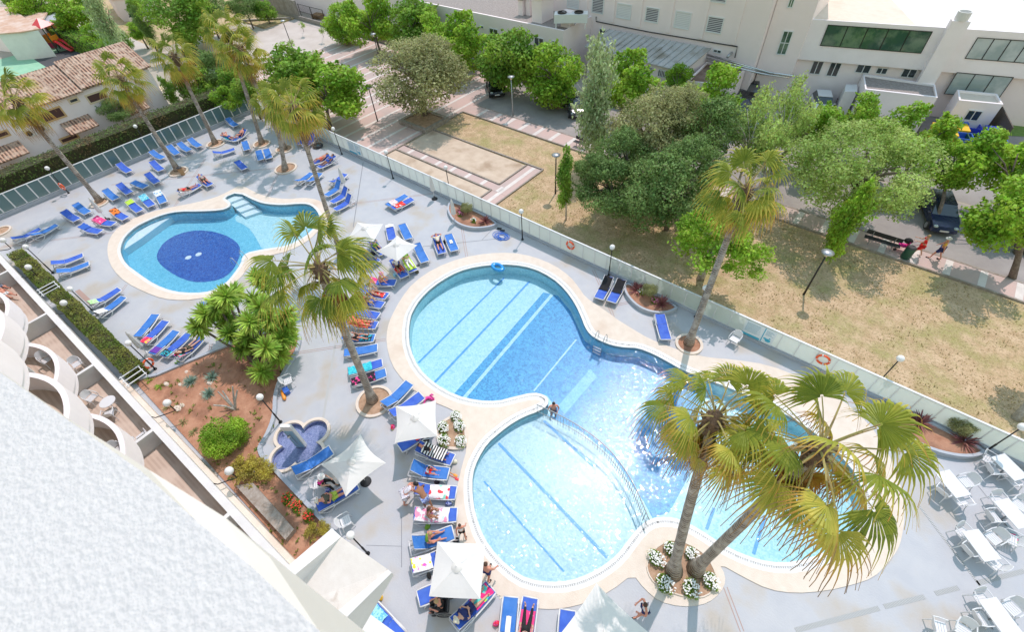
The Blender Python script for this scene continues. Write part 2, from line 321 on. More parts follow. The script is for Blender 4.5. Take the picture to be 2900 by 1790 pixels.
# ---- painted-in mosaics on the pool floors
def floor_poly(pts, zf, m, lift=.006, smooth=1):
    l = xy([g(*p, zf) for p in pts]); l = chaikin(l, smooth) if smooth else l
    mb = MB(); mb.poly(l if area2(l) > 0 else l[::-1], zf + lift); return S('pool_floor_mosaic', mb, m)
te = lambda *l: [T('e', *p) for p in l]
floor_poly(te((1500,980),(1490,900),(1560,790),(1700,710),(1880,675),(2060,695),(2200,750),(2280,820),(2290,900),(2250,1000),(2200,1080),(2100,1150),(1900,1180),(1750,1150),(1600,1070)), -.88, M['tile_navy'], .010)
floor_poly([(658,622),(700,640),(722,667),(745,712),(800,705),(860,672),(885,640),(888,612),(868,604),(800,610),(725,602),(690,596)], -.88, M['tile_pale'])
B2 = [(1282,1120),(1455,925),(1539,828),(1580,838),(1615,880),(1638,930),(1655,965),(1690,990),(1740,1002),(1800,1008),(1850,1025),(1920,1065),(1985,1100),(1978,1220),(1950,1350),(1896,1452),(1848,1468),(1822,1420),(1760,1335),(1690,1265),(1610,1210),(1552,1178),(1570,1150),(1550,1122),(1510,1114),(1450,1128),(1400,1140),(1330,1132)]
def inside_pool(pts, zf=-.9): return [g(*p, zf) for p in pts]
floor_poly(B2, -.9, M['tile_blue'], .006, 0)
floor_poly([(1581,1150),(1672,1045),(1690,1068),(1599,1174)], -.9, M['tile_cyan'], .012, 0)
def lane(a, b, w, m, lift=.014, z=-.9):
    A, B = g(*a, z), g(*b, z); t = (B - A).normalized(); n = Vector((-t.y, t.x, 0)) * w / 2; mb = MB()
    mb.add([v + Vector((0, 0, lift)) for v in (A - n, B - n, B + n, A + n)], [(0, 1, 2, 3)]); S('pool_lane_line', mb, m)
lane((1314,1128),(1566,832),.22, M['tile_pale']); lane((1512,1108),(1632,962),.10, M['tile_pale'])
lane((1185,1028),(1428,787),.12, M['tile_lane']); lane((1225,1090),(1500,797),.14, M['tile_lane'])
lane((1412,1256),(1720,1580),.14, M['tile_lane'], z=-.45); lane((1371,1364),(1597,1620),.08, M['tile_lane'], z=-.45); lane((1540,1192),(1680,1320),.14, M['tile_lane'], z=-.45)
lane((2001,1500),(2022,1440),.14, M['tile_lane']); lane((2134,1570),(2166,1462),.14, M['tile_lane'])
# entry steps of the first pool and its shallow bench
mb = MB()
for i, zz in enumerate((-.2, -.36, -.52, -.68)):
    a = g(636 + i * 12, 561 + i * 9, -.1); b = g(672 + i * 15, 546 + i * 8.5, -.1); c = g(672 + i * 15 + 16, 546 + i * 8.5 + 10, -.1); d = g(636 + i * 12 + 13, 561 + i * 9 + 10, -.1)
    l = xy([a, b, c, d]); l = l if area2(l) > 0 else l[::-1]; mb.poly(l, zz, (), -.87)
S('pool_steps', mb, M['tile_white'])
l = xy([g(*T('e', *p), -.35) for p in [(1168,872),(1205,790),(1300,700),(1440,620),(1655,536),(1540,612),(1345,755)]]); mb = MB(); mb.poly(l if area2(l) > 0 else l[::-1], -.35, (), -.87); S('pool_bench', mb, M['tile_white'])
for x, y in ((1790, 938), (1888, 907)):
    p = g(*T('e', x, y), -.86); mb = MB(); mb.lathe([(0, .03), (.2, .03), (.24, 0)], 14, (p.x, p.y, -.87)); mb.build('pool_drain', M['tile_white'], label='round white drain cover on the navy floor, %s of the two' % ('left' if x < 1800 else 'right'), cat='drain', group='drains on the navy pool floor')
KZ = -.45
kp = [(1534,1170),(1640,1220),(1740,1300),(1812,1400),(1838,1470)]
kids = [g(*p, KZ) for p in kp] + [Vector((p[0], p[1], KZ)) for p in P2W if False]
l = [g(*p, KZ) for p in [(1534,1170),(1640,1220),(1740,1300),(1812,1400),(1850,1480)]]
sel = [i for i, p in enumerate(P2W)]
cen = g(1580, 1420, 0).xy; kl = []
edge0, edge1 = g(1534, 1170).xy, g(1836, 1470).xy
i0 = min(sel, key=lambda i: (Vector(P2W[i]) - edge0).length); i1 = min(sel, key=lambda i: (Vector(P2W[i]) - edge1).length)
seq = [P2W[(i1 + k) % len(P2W)] for k in range((i0 - i1) % len(P2W) + 1)]
l = [tuple(p) for p in seq] + [tuple(g(*p, 0).xy) for p in [(1640,1205),(1740,1285),(1800,1375)]]
mb = MB(); mb.poly(l if area2(l) > 0 else l[::-1], KZ, (), -.9); S('wading_pool_floor', mb, M['tile_kids'])
# ---- deck joints, drain gratings
def strip(pts, w, z, m, name='deck_joint'):
    mb = MB()
    for a, b in zip(pts[:-1], pts[1:]):
        A, B = Vector(a[:2]), Vector(b[:2]); t = (B - A).normalized(); n = Vector((-t.y, t.x)) * w / 2
        q = [A - n, B - n, B + n, A + n]; mb.add([(v.x, v.y, z) for v in q], [(0, 1, 2, 3)])
    return S(name, mb, m)
M['joint_red'] = mat('terracotta_joint', (.40, .27, .23), .7); M['joint'] = mat('dark_joint', (.22, .23, .25), .7)
J = [(('e',1060,245),('f',400,65)),(('e',480,775),('e',1100,700)),(('e',1140,1285),('e',1205,1195)),(('e',1660,455),('e',1950,0)),(('f',110,360),('f',205,150)),(('f',680,455),('f',1830,310)),
     (('f',1960,650),('f',2005,930)),(('j',400,335),('j',1235,208)),(('g',775,1060),('g',840,1200)),(('g',915,1380),('g',965,1505)),(('g',1000,1390),('g',1140,1360)),(('o',2030,1090),('o',2190,1512)),(('i',1980,400),('i',2010,250)),(('e',0,840),('e',160,820))]
for a, b in J:
    A, B = tg(*a), tg(*b); t = (B - A).normalized(); n = Vector((-t.y, t.x, 0)) * .07
    for s_ in (-1, 1): strip([A + n * s_, B + n * s_], .035, .004, M['joint_red'])
for a, b, w in [(('f',1020,30),('f',925,650),.06),(('f',1480,845),('f',2436,745),.05),(('f',2150,770),('f',2240,680),.04),(('j',780,95),('j',635,985),.13),(('n',1385,420),('n',1385,900),.03),(('e',360,900),('e',630,600),.03),(('n',1050,690),('n',1385,700),.02),(('p',1900,0),('p',2100,250),.03)]:
    strip([tg(*a), tg(*b)], w, .004, M['joint'] if w < .1 else M['slot'])
M['grating'] = wavemat('drain_grating', (.50, .51, .51), (.27, .28, .28), 5.5, 'X', .3)
def grate(a, b, w=.17):
    A, B = Vector(a[:2]), Vector(b[:2]); L_ = (B - A).length; t = (B - A).normalized(); mb = MB(); mb.box(0, L_, -w / 2, w / 2, -.01, .006)
    o = mb.build('drain_grating', M['grating'], kind='structure'); o.location = (A.x, A.y, 0); o.rotation_euler = (0, 0, math.atan2(t.y, t.x))
for a, b in [((260,1500),(1055,1290)),((1105,1275),(1490,1180)),((1590,1150),(1810,1095)),((1990,1050),(2436,935)),((1440,320),(2040,1105))]: grate(tg('p', *a), tg('p', *b), .17 if a[0] != 1440 else .09)
# ================================================================ park: plaza paving, lawn, sand court, street
M['pink'] = wavemat('pink_paving', (.60, .435, .385), (.54, .38, .335), 2.4, 'Y', .1, .5, .8, ((.49, .385, .35), .35))
mb = MB(); mb.poly([(-66, 21.6), (-36, 21.6), (-36, 36), (-36, 42.9), (-66, 42.9)], 0); S('plaza_paving', mb, M['pink'])
mb = MB(); mb.poly([(-36, 33.75), (60, 33.75), (60, 35.6), (-36, 35.6)], .01, (), -.01); S('pavement', mb, M['pink'])
M['plazaconc'] = mat('plaza_concrete', (.57, .50, .45), .85, (.50, .43, .38), .5, bump=.1, bscale=9)
mb = MB(); mb.poly([(-86, 21.6), (-66.02, 21.6), (-66.02, 42.9), (-86, 42.9)], 0); S('plaza_paving', mb, M['plazaconc'])
M['stripe'] = mat('pale_paving_band', (.72, .66, .61), .8, (.62, .56, .52), 1.5)
mb = MB(); x = -36.9 - 1.84 * 16 
for i in range(17):
    xs = -36.75 - 1.84 * i; mb.add([(xs - .16, 21.7, .006), (xs + .16, 21.7, .006), (xs + .16, 42.8, .006), (xs - .16, 42.8, .006)], [(0, 1, 2, 3)])
for i in range(50):
    xs = -34.1 + 1.84 * i; mb.add([(xs - .2, 33.8, .017), (xs + .2, 33.8, .017), (xs + .2, 35.55, .017), (xs - .2, 35.55, .017)], [(0, 1, 2, 3)])
S('paving_bands', mb, M['stripe'])
M['asphalt'] = mat('asphalt', (.29, .26, .25), .9, (.34, .31, .29), .8, bump=.2, bscale=30, col3=(.40, .36, .34), scale3=.25, ramp3=(.5, .7))
mb = MB(); mb.poly([(-36, 35.75), (80, 35.75), (80, 43), (-36, 43)], -.004); S('parking_road', mb, M['asphalt'])
mb = MB(); mb.box(-36, 80, 35.6, 35.75, -.02, .03); S('road_kerb', mb, M['stone'])
# dry lawn
def lawnmat():
    m = mat('dry_lawn', (.42, .285, .155), .95, (.60, .43, .27), 1.4, bump=.7, bscale=14); nt = m.node_tree; N = nt.nodes; L = nt.links
    b = N['Principled BSDF']; c = b.inputs['Base Color'].links[0].from_socket; tc = N['Texture Coordinate']
    for sc, (lo, hi), col in ((.45, (.46, .63), (.29, .28, .085)), (7.0, (.50, .64), (.22, .16, .07)), (.16, (.62, .72), (.20, .29, .065)), (26.0, (.5, .75), (.74, .58, .40))):
        nz = N.new('ShaderNodeTexNoise'); nz.inputs['Scale'].default_value = sc; nz.inputs['Detail'].default_value = 6; nz.inputs['Roughness'].default_value = .65; L.new(tc.outputs['Object'], nz.inputs['Vector'])
        mr = N.new('ShaderNodeMapRange'); mr.inputs[1].default_value = lo; mr.inputs[2].default_value = hi; mr.inputs[4].default_value = .8; L.new(nz.outputs[0], mr.inputs[0])
        mx = N.new('ShaderNodeMix'); mx.data_type = 'RGBA'; L.new(mr.outputs[0], mx.inputs[0]); L.new(c, mx.inputs[6]); mx.inputs[7].default_value = (*col, 1); c = mx.outputs[2]
    L.new(c, b.inputs['Base Color']); return m
M['lawn'] = lawnmat(); M['sand'] = mat('sandy_court', (.52, .40, .295), .95, (.62, .50, .385), .9, bump=.3, bscale=16, col3=(.40, .29, .20), scale3=.5, ramp3=(.55, .7))
mb = MB(); mb.poly([(-35.9, 21.6), (60, 21.6), (60, 33.6), (-35.9, 33.6)], -.012); S('lawn', mb, M['lawn'])
mb = MB(); mb.poly([(-35.8, 25.5), (-23.95, 25.5), (-23.95, 29.1), (-35.8, 29.1)], .012, (), -.02); S('sand_court', mb, M['sand'])
mb = MB(); mb.poly([(-36, 24.5), (-22.3, 24.5), (-22.3, 29.25), (-23.8, 29.25), (-23.8, 25.4), (-36, 25.4)], .02, (), -.02); mb.poly([(-23.8, 22.0), (-22.3, 22.0), (-22.3, 24.48), (-23.8, 24.48)], .02, (), -.02); S('garden_path', mb, M['pink'])
mb = MB()
for i in range(7): mb.add([(x_, y_, .025) for x_, y_ in ((-34.6 + i * 1.84, 24.55), (-34.25 + i * 1.84, 24.55), (-34.25 + i * 1.84, 25.35), (-34.6 + i * 1.84, 25.35))], [(0, 1, 2, 3)])
mb.add([(-23.25, 22.1, .025), (-22.9, 22.1, .025), (-22.9, 29.2, .025), (-23.25, 29.2, .025)], [(0, 1, 2, 3)]); S('paving_bands', mb, M['stripe'])
mb = MB(); mb.poly([(-36, 21.8), (-23.95, 21.8), (-23.95, 24.35), (-36, 24.35)], .008, (), -.02); S('sand_bed', mb, M['sand'])
kb = MB()
for a, b in [((-36, 33.68), (60, 33.68)), ((-35.95, 21.8), (-35.95, 33.6)), ((-35.8, 29.18), (-22.2, 29.35)), ((-23.88, 25.45), (-23.88, 29.1)), ((-35.8, 25.45), (-23.9, 25.45)), ((-35.9, 24.43), (-23.9, 24.43)), ((-22.22, 22), (-22.22, 29.3)), ((-23.88, 21.9), (-23.88, 24.4))]:
    kb.beam((*a, .03), (*b, .03), .13, .16)
S('lawn_kerbs', kb, M['stone'])
# far roads and yards, upper left
mb = MB(); mb.poly([(-125, 20), (-90, 20), (-90, 24), (-125, 24)], .0); S('street', mb, M['plazaconc'])
mb = MB(); mb.poly([(-140, 24), (-88, 24), (-88, 60), (-140, 60)], .0); mb.poly([(-87.5, 37.6), (-81.5, 37.6), (-81.5, 42.9), (-87.5, 42.9)], .2, (), 0); S('rough_grass', mb, M['lawn'])
M['playgreen'] = mat('green_rubber_paving', (.26, .50, .33), .8, (.31, .54, .37), 1.0); mb = MB(); mb.poly([(-106, -8), (-78, -8), (-78, 18.5), (-106, 18.5)], .02, (), -.02); S('playground_paving', mb, M['playgreen'])
# ================================================================ fences
def fence(name, label, P0, P1, h, kerb, panelw, pm, fm, rail, n_wide=None):
    A, B = Vector((*P0, 0)), Vector((*P1, 0)); L_ = (B - A).length; rz = math.atan2((B - A).y, (B - A).x); root = empty(name, A, rz, label, 'fence')
    mb = MB(); mb.box(0, L_, -.13, .13, -.1, kerb); mb.build('kerb', M['kerb'], root)
    mb = MB(); mb.box(0, L_, -.05, .05, h - .05, h); mb.build('top_rail', fm, root); mb = MB(); mb.box(0, L_, -.03, .03, kerb + .03, kerb + .07); mb.build('bottom_rail', fm, root)
    n = int(L_ / panelw); pw = L_ / n; pmb = MB(); pmb.box(.0, pw - rail, -.008, .008, kerb + .07, h - .05); pme = pmb.mesh(pm, name='panel'); qmb = MB(); qmb.box(-rail / 2, rail / 2, -.03, .03, kerb - .002, h - .05); qme = qmb.mesh(fm, name='post')
    for i in range(n):
        if root.matrix_basis.translation.x + math.cos(rz) * i * pw > 14: break
        o = link(bpy.data.objects.new('panel', pme)); o.parent = root; o.location = (i * pw + rail / 2, 0, 0)
        o = link(bpy.data.objects.new('post', qme)); o.parent = root; o.location = (i * pw, 0, 0)
    return root
fence('glass_fence', 'long frosted glass fence with white rail between pool deck and lawn', (-55.7, 21.5), (24.3, 21.5), 1.48, .2, .92, M['frost'], M['whitemetal'], .045)
fence('glass_fence', 'tinted teal glass fence with white frames below the tall hedge', (-55.85, -6.0), (-55.85, 21.4), 1.8, .3, .88, M['tealglass'], M['whitemetal'], .10)
# ================================================================ vegetation
def palmmat():
    m = mat('palm_leaf', (.17, .22, .025), .5, spec=.35); nt = m.node_tree; N = nt.nodes; L = nt.links; b = N['Principled BSDF']
    at = N.new('ShaderNodeAttribute'); at.attribute_name = 'dry'; ge = N.new('ShaderNodeNewGeometry'); tc = N['Texture Coordinate']
    cr = N.new('ShaderNodeValToRGB'); e = cr.color_ramp.elements; e[0].position = 0; e[0].color = (.13, .20, .02, 1); e[1].position = 1; e[1].color = (.30, .19, .11, 1)
    for p, c in ((.28, (.33, .37, .045, 1)), (.5, (.66, .56, .10, 1)), (.7, (.66, .36, .08, 1))): x = e.new(p); x.color = c
    nz = N.new('ShaderNodeTexNoise'); nz.inputs['Scale'].default_value = 2.5; L.new(tc.outputs['Object'], nz.inputs['Vector'])
    ma = N.new('ShaderNodeMath'); ma.operation = 'MULTIPLY_ADD'; ma.inputs[1].default_value = .35; L.new(nz.outputs[0], ma.inputs[0]); L.new(at.outputs['Fac'], ma.inputs[2])
    mb_ = N.new('ShaderNodeMath'); mb_.operation = 'MULTIPLY_ADD'; mb_.inputs[1].default_value = .12; L.new(ge.outputs['Random Per Island'], mb_.inputs[0]); L.new(ma.outputs[0], mb_.inputs[2])
    mc = N.new('ShaderNodeMath'); mc.operation = 'SUBTRACT'; mc.inputs[1].default_value = .22; L.new(mb_.outputs[0], mc.inputs[0]); L.new(mc.outputs[0], cr.inputs[0]); L.new(cr.outputs[0], b.inputs['Base Color'])
    tr = N.new('ShaderNodeBsdfTranslucent'); ms = N.new('ShaderNodeMixShader'); ms.inputs[0].default_value = .38; L.new(cr.outputs[0], tr.inputs[0]); L.new(b.outputs[0], ms.inputs[1]); L.new(tr.outputs[0], ms.inputs[2]); L.new(ms.outputs[0], N['Material Output'].inputs[0]); return m
M['palm'] = palmmat()
M['petiole'] = mat('palm_leaf_stalk', (.42, .40, .14), .5, (.36, .25, .12), 2.0)
M['trunk'] = wavemat('palm_trunk', (.40, .34, .29), (.20, .165, .135), 2.4, 'Z', .9, .40, .9, ((.50, .44, .38), 3.0))
M['boot'] = mat('palm_fibre', (.13, .085, .06), .95, (.22, .14, .09), 6.0, bump=1.0, bscale=14)
def frond(mb, o, az, el, Lp, Rf, rd, ns=24, age=0.0, droop=1.0, tw=0.0):
    h = Vector((math.cos(az), math.sin(az), 0)); s = Vector((-math.sin(az), math.cos(az), 0)); up = Vector((0, 0, 1)); p = Vector(o); pts = [p.copy()]; e = el
    for i in range(4): e -= .14 * droop * (.6 + .4 * math.cos(el)); p = p + (h * math.cos(e) + up * math.sin(e)) * Lp / 4; pts.append(p.copy())
    nv0 = len(mb.v); mb.mi = 1; mb.tube(pts, [.035, .026, .02, .017, .014], 4, False); mb.dry += [.2] * (len(mb.v) - nv0); mb.mi = 0
    e -= .18 * droop; t = h * math.cos(e) + up * math.sin(e); n = t.cross(s)
    if tw: q = Matrix.Rotation(tw, 3, t); s = q @ s; n = q @ n
    fan = 1.95; dl = 2 * fan / ns
    for k in range(ns):
        ph = -fan + dl * (k + .5); cp, sp = math.cos(ph), math.sin(ph)
        d = t * cp + s * sp; d = (d - n * (.38 * abs(sp) ** 1.5)).normalized(); ed = (s * cp - t * sp)
        Rk = Rf * (.62 + .38 * math.cos(ph * .62)) * rd.uniform(.93, 1.05); gv = rd.uniform(.7, 1.35) * droop; b0 = len(mb.v); tipd = rd.uniform(.8, 1.15)
        for f, wf in ((.04, 1), (.28, 1), (.50, 1.0), (.64, .55), (.80, .34), (.92, .22), (1.04, .04)):
            r = Rk * f; w = max(.008, Rk * min(f, .50) * math.tan(dl / 2) * wf); z = -1.75 * gv * Rk * max(0, f - .40) ** 1.7 - .06 * r * r / Rf
            sw = .22 * Rk * max(0, f - .45) ** 1.5
            c = p + d * (r * (1 - .12 * max(0, f - .6))) + up * z - h * 0 + ed * rd.uniform(-.02, .02) * f + n * (.06 * math.sin(f * 3)) * Rf
            c = c + Vector((-.3, -.5, 0)) * sw * .5
            mb.v += [tuple(c - ed * w - n * w * .28), tuple(c + n * w * .28), tuple(c + ed * w - n * w * .28)]
            dr = min(1.0, age + .10 * f + max(0, f - .55) * 1.35 * tipd * (.6 + age)); mb.dry += [dr] * 3
        for i in range(6):
            a = b0 + i * 3; mb.f += [(a, a + 1, a + 4, a + 3), (a + 1, a + 2, a + 5, a + 4)]; mb.m += [0, 0]
def palm_crown_mesh(seed, n=36, Lp=1.25, Rf=1.15, ns=22, low=-.85, dead=5, dry=.10, dr=1.0):
    rd = random.Random(seed); mb = MB(); mb.dry = []
    for i in range(n):
        u = (i + .5) / n; el = 1.35 - (1.35 - low) * u ** .85 + rd.uniform(-.12, .12); az = i * 2.39996 + rd.uniform(-.25, .25)
        frond(mb, (0, 0, -.15 * u), az, el, Lp * rd.uniform(.8, 1.15), Rf * rd.uniform(.85, 1.1) * (.8 + .2 * math.sin(math.pi * min(1, u + .25))), rd, ns, dry + .34 * u ** 1.6 + rd.uniform(-.13, .17), (.55 + .65 * u) * dr, rd.uniform(-.95, .95))
    for i in range(dead): frond(mb, (0, 0, -.45), rd.uniform(0, 6.28), -1.0 - rd.uniform(0, .35), Lp * .7, Rf * .7, rd, 12, .8, 1.2, rd.uniform(-.8, .8))
    mb.at['dry'] = mb.dry; return mb.mesh([M['palm'], M['petiole']], False, 'crown')
CROWN = [palm_crown_mesh(11, 27, 1.15, 1.02, 16, -.85, 4, .0, .7), palm_crown_mesh(23, 29, 1.15, 1.0, 16, -.9, 5, .02, .7), palm_crown_mesh(31, 26, 1.2, 1.05, 16, -.8, 4, -.01, .65)]
CRM = palm_crown_mesh(37, 28, 1.35, 1.1, 22, -.95, 7, -.04, .7)
def palm(bpx, cpx, label, crown, sc=1.0, rz=0.0, r0=.2, flare=1.7, ztop=None, zb=.05, group='fan palms around the pool deck', bow=.25):
    B = g(*bpx, zb); best = min((((g(*cpx, z) - B).xy.length), z) for z in [i * .1 for i in range(20, 140)]); z = ztop or best[1]; C = g(*cpx, z)
    root = empty('palm_tree', B, 0, label, 'palm tree', group); c = C - B; pts = []
    for i in range(15):
        t = i / 14.0; h = c * t; h.x = c.x * (t + bow * t * (1 - t) * 2 * (1 if abs(c.x) > .3 else 0)); h.y = c.y * t; pts.append(h)
    rad = [r0 * (flare - (flare - 1) * min(1, (i / 14.0) * c.z / .9)) * (1.0 - .30 * i / 14.0) * (1 + .03 * (i % 2)) for i in range(15)]
    mb = MB(); mb.tube(pts, rad, 12); mb.build('trunk', M['trunk'], root, True)
    mb = MB(); mb.lathe([(r0 * .72, -.95), (r0 * 1.25, -.6), (r0 * 1.45, -.3), (r0 * 1.3, -.05), (r0 * .5, .2), (0, .3)], 9, c)
    rd = random.Random(int(bpx[0]))
    for i in range(26): a = rd.uniform(0, 6.28); zz = rd.uniform(-.9, 0); q = c + Vector((math.cos(a), math.sin(a), 0)) * r0 * 1.15 + Vector((0, 0, zz)); mb.tube([q, q + Vector((math.cos(a) * .16, math.sin(a) * .16, .2))], [.05, .02], 4)
    mb.build('leaf_bases', M['boot'], root)
    o = link(bpy.data.objects.new('crown', crown)); o.parent = root; o.location = c; o.scale = (sc, sc, sc); o.rotation_euler = (0, 0, rz); return root
def soil_ring(px, rx, label, soil='soil', zr=.1, rim=.16, m='coping', ry=None):
    p = g(*px); root = empty('palm_planter', p, 0, label, 'planter', 'round stone palm surrounds'); mb = MB()
    mb.lathe([(rx + rim, -.01), (rx + rim, zr), (rx, zr), (rx, .0)], 28); mb.build('stone_rim', M[m], root); mb = MB(); mb.lathe([(0, .05), (rx * .6, .05), (rx + .01, .03)], 24); mb.build('soil_bed', M[soil], root)
PALMS = [((1951,971),(2113,533),'tall palm with yellow fronds beside the glass fence, right of the single blue lounger',1,1.08,.3,.19),
 ((1055,1133),(900,752),'palm leaning over the deck between the two pools, just right of the yucca bed',0,1.12,1.0,.2),
 ((808,480),(770,285),'palm with a drooping crown left of the two blue loungers near the plaza fence',2,1.02,2.0,.19),
 ((965,722),(830,300),'very tall thin palm rising from behind the palm between the pools',1,1.0,.5,.17),
 ((283,569),(39,280),'palm at the far left edge, its base beside the folded parasol',0,1.2,1.7,.19),
 ((503,481),(339,220),'palm with a wooden waste bin at its foot',1,1.15,2.6,.19),
 ((610,405),(490,155),'palm in front of the hedge, beside the row of three blue loungers',2,1.1,3.0,.19),
 ((742,405),(640,88),'palm nearest the far fence corner with the highest crown',0,1.2,4.2,.19),
 ((806,420),(676,135),'palm just right of the far corner palm, its crown touching it',1,1.2,5.0,.19)]
for b, c, lab, k, sc, rz, r0 in PALMS: palm(b, c, lab, CRM if r0 == .2 else CROWN[k], sc * (1.12 if r0 == .2 else .98), rz, r0)
for px, rx, lab in [((1951,976),.62,'round stone surround of the tall palm by the fence'),((1061,1138),.86,'large oval stone surround of the palm between the pools'),((810,478),.85,'planting circle left of the two small loungers by the plaza fence'),((283,575),.62,'stone circle beside the folded parasol at left'),((506,487),.72,'stone circle with the wooden waste bin on its rim'),((612,408),.75,'stone circle next to the row of three loungers'),((742,408),.7,'stone circle nearest the far fence corner'),((806,423),.7,'stone circle behind the drooping palm crown'),((4,656),.6,'stone circle cut by the left edge of the view')]:
    soil_ring(px, rx, lab, 'soil_red' if px[0] > 1900 else 'soil')
# two large foreground palms
BIG1 = palm_crown_mesh(5, 30, 1.15, .92, 26, -1.05, 5, .14, 1.25); BIG2 = palm_crown_mesh(8, 33, 1.45, .98, 26, -.95, 6, .16, 1.25)
palm((1908,1618),(2027,1180),'left one of the two big foreground palms in the flower island',BIG1,1.06,.9,.2,1.9,10.4,.1,'two big palms in the flower island',.1)
palm((1970,1612),(2325,1268),'right one of the two big foreground palms, with the wider crown',BIG2,1.2,2.3,.2,1.9,10.6,.1,'two big palms in the flower island',.0)
# ---------------------------------------------------------------- leafy crowns
def crown_mesh(seed, m, nl=14, n=4200, ls=.075, lr=(.30, .46), squash=.8, tall=1.0, fill=.25, aspect=.65, envelope='ball', name='crown', droop=0.0):
    rd = np.random.RandomState(seed); L_ = []; n = int(n * 1.7); ls = ls * .76
    while len(L_) < nl:
        p = rd.uniform(-1, 1, 3)
        if np.linalg.norm(p) < 1: r = rd.uniform(*lr); p = p / max(np.linalg.norm(p), .35) * min(1, np.linalg.norm(p) + .25) * (1 - r * .8); L_.append((p, r))
    if envelope == 'cone':
        L_ = [(np.array([math.cos(a) * q, math.sin(a) * q, z]), rr) for z in np.linspace(-.85, .9, nl) for a in [rd.uniform(0, 6.28)] for q in [rd.uniform(.05, .45) * (1.0 - .4 * abs(z))] for rr in [rd.uniform(.22, .42) * (1.1 - .5 * abs(z))]]
    w = np.array([r * r for _, r in L_]); w /= w.sum(); idx = rd.choice(len(L_), n, p=w); C = np.array([L_[i][0] for i in idx]); Rr = np.array([L_[i][1] for i in idx])
    d = rd.normal(size=(n, 3)); d /= np.linalg.norm(d, axis=1)[:, None]; d[:, 2] = np.where(rd.rand(n) < .35, np.abs(d[:, 2]), d[:, 2]); rad = Rr * (1 - fill * rd.rand(n) ** 1.5) * rd.uniform(.78, 1.22, n)
    P = C + d * rad[:, None]; nsp = int(n * .13); kk = rd.randint(0, 46, nsp); sd_ = rd.normal(size=(46, 3)); sd_[:, 2] = np.abs(sd_[:, 2]) * .8 + .1; sd_ /= np.linalg.norm(sd_, axis=1)[:, None]; sl_ = rd.randint(0, len(L_), 46); tt = rd.rand(nsp); LC = np.array([c_ for c_, _ in L_]); LR = np.array([r_ for _, r_ in L_])
    P[:nsp] = LC[sl_[kk]] + sd_[kk] * (LR[sl_[kk]] * (.8 + .75 * tt))[:, None] + rd.normal(size=(nsp, 3)) * .035 * (1.2 - tt[:, None]); P[:, 2] = P[:, 2] * squash * tall
    nr = d * .8 + rd.normal(size=(n, 3)) * .55 + np.array([0, 0, .35]); nr /= np.linalg.norm(nr, axis=1)[:, None]
    u = np.cross(nr, rd.normal(size=(n, 3))); u /= np.linalg.norm(u, axis=1)[:, None]; v = np.cross(nr, u); s = ls * rd.uniform(.6, 1.3, n)[:, None]
    V = np.stack([P - u * s, P - v * s * aspect + nr * s * .1, P + u * s, P + v * s * aspect + nr * s * .1], 1).reshape(-1, 3)
    me = bpy.data.meshes.new(name); me.vertices.add(len(V)); me.vertices.foreach_set('co', V.ravel()); me.loops.add(n * 4); me.loops.foreach_set('vertex_index', np.arange(n * 4)); me.polygons.add(n); me.polygons.foreach_set('loop_start', np.arange(0, n * 4, 4)); me.polygons.foreach_set('loop_total', np.full(n, 4)); me.materials.append(m); me.update(); me.validate(); return me
CR = {'bright': crown_mesh(1, M['leaf_bright'], 18, 5200, .062, (.26, .42), .85), 'bright2': crown_mesh(2, M['leaf_bright'], 20, 5600, .060, (.24, .42), .8),
      'mid': crown_mesh(3, M['leaf_mid'], 18, 5200, .062, (.26, .42), .85), 'oak': crown_mesh(4, M['leaf_olive'], 34, 12000, .036, (.26, .36), .82, fill=.15), 'dark': crown_mesh(5, M['leaf_dark'], 26, 9000, .04, (.24, .38), .85, fill=.2),
      'olive': crown_mesh(6, M['leaf_olive'], 26, 9000, .036, (.24, .38), .85, fill=.2), 'silver': crown_mesh(7, M['leaf_silver'], 26, 3600, .05, tall=1.0, squash=1.0, envelope='cone', fill=.5), 'pale': crown_mesh(8, M['leaf_pale'], 60, 16000, .026, (.16, .26), .85, fill=.15),
      'sparse': crown_mesh(9, M['leaf_pale'], 22, 2200, .05, (.2, .38), 1.0, fill=.7), 'slim': crown_mesh(10, M['leaf_mid'], 22, 3600, .06, squash=1.0, envelope='cone', fill=.4), 'cypress': crown_mesh(12, M['leaf_dark'], 22, 5000, .05, squash=1.0, envelope='cone', fill=.2), 'willow': crown_mesh(13, M['leaf_mid'], 30, 8000, .045, (.22, .36), .9, fill=.3)}
CR['airy'] = crown_mesh(51, M['leaf_bright'], 30, 2700, .058, (.18, .32), .95, fill=.6); CR['slimbright'] = crown_mesh(52, M['leaf_bright'], 22, 3000, .06, squash=1.0, envelope='cone', fill=.4)
def limbs(mb, c, r, rt, rd, k=6):
    """branches from the trunk top c (relative) into a crown of radius r"""
    for i in range(k):
        a = rd.uniform(0, 6.28); q = c * .72; e = c + Vector((math.cos(a) * r[0] * .6, math.sin(a) * r[0] * .6, rd.uniform(-.1, .5) * r[1])); m_ = (q + e) / 2 + Vector((0, 0, .12 * r[1])); mb.tube([q, m_, e], [rt * .55, rt * .35, rt * .12], 5)
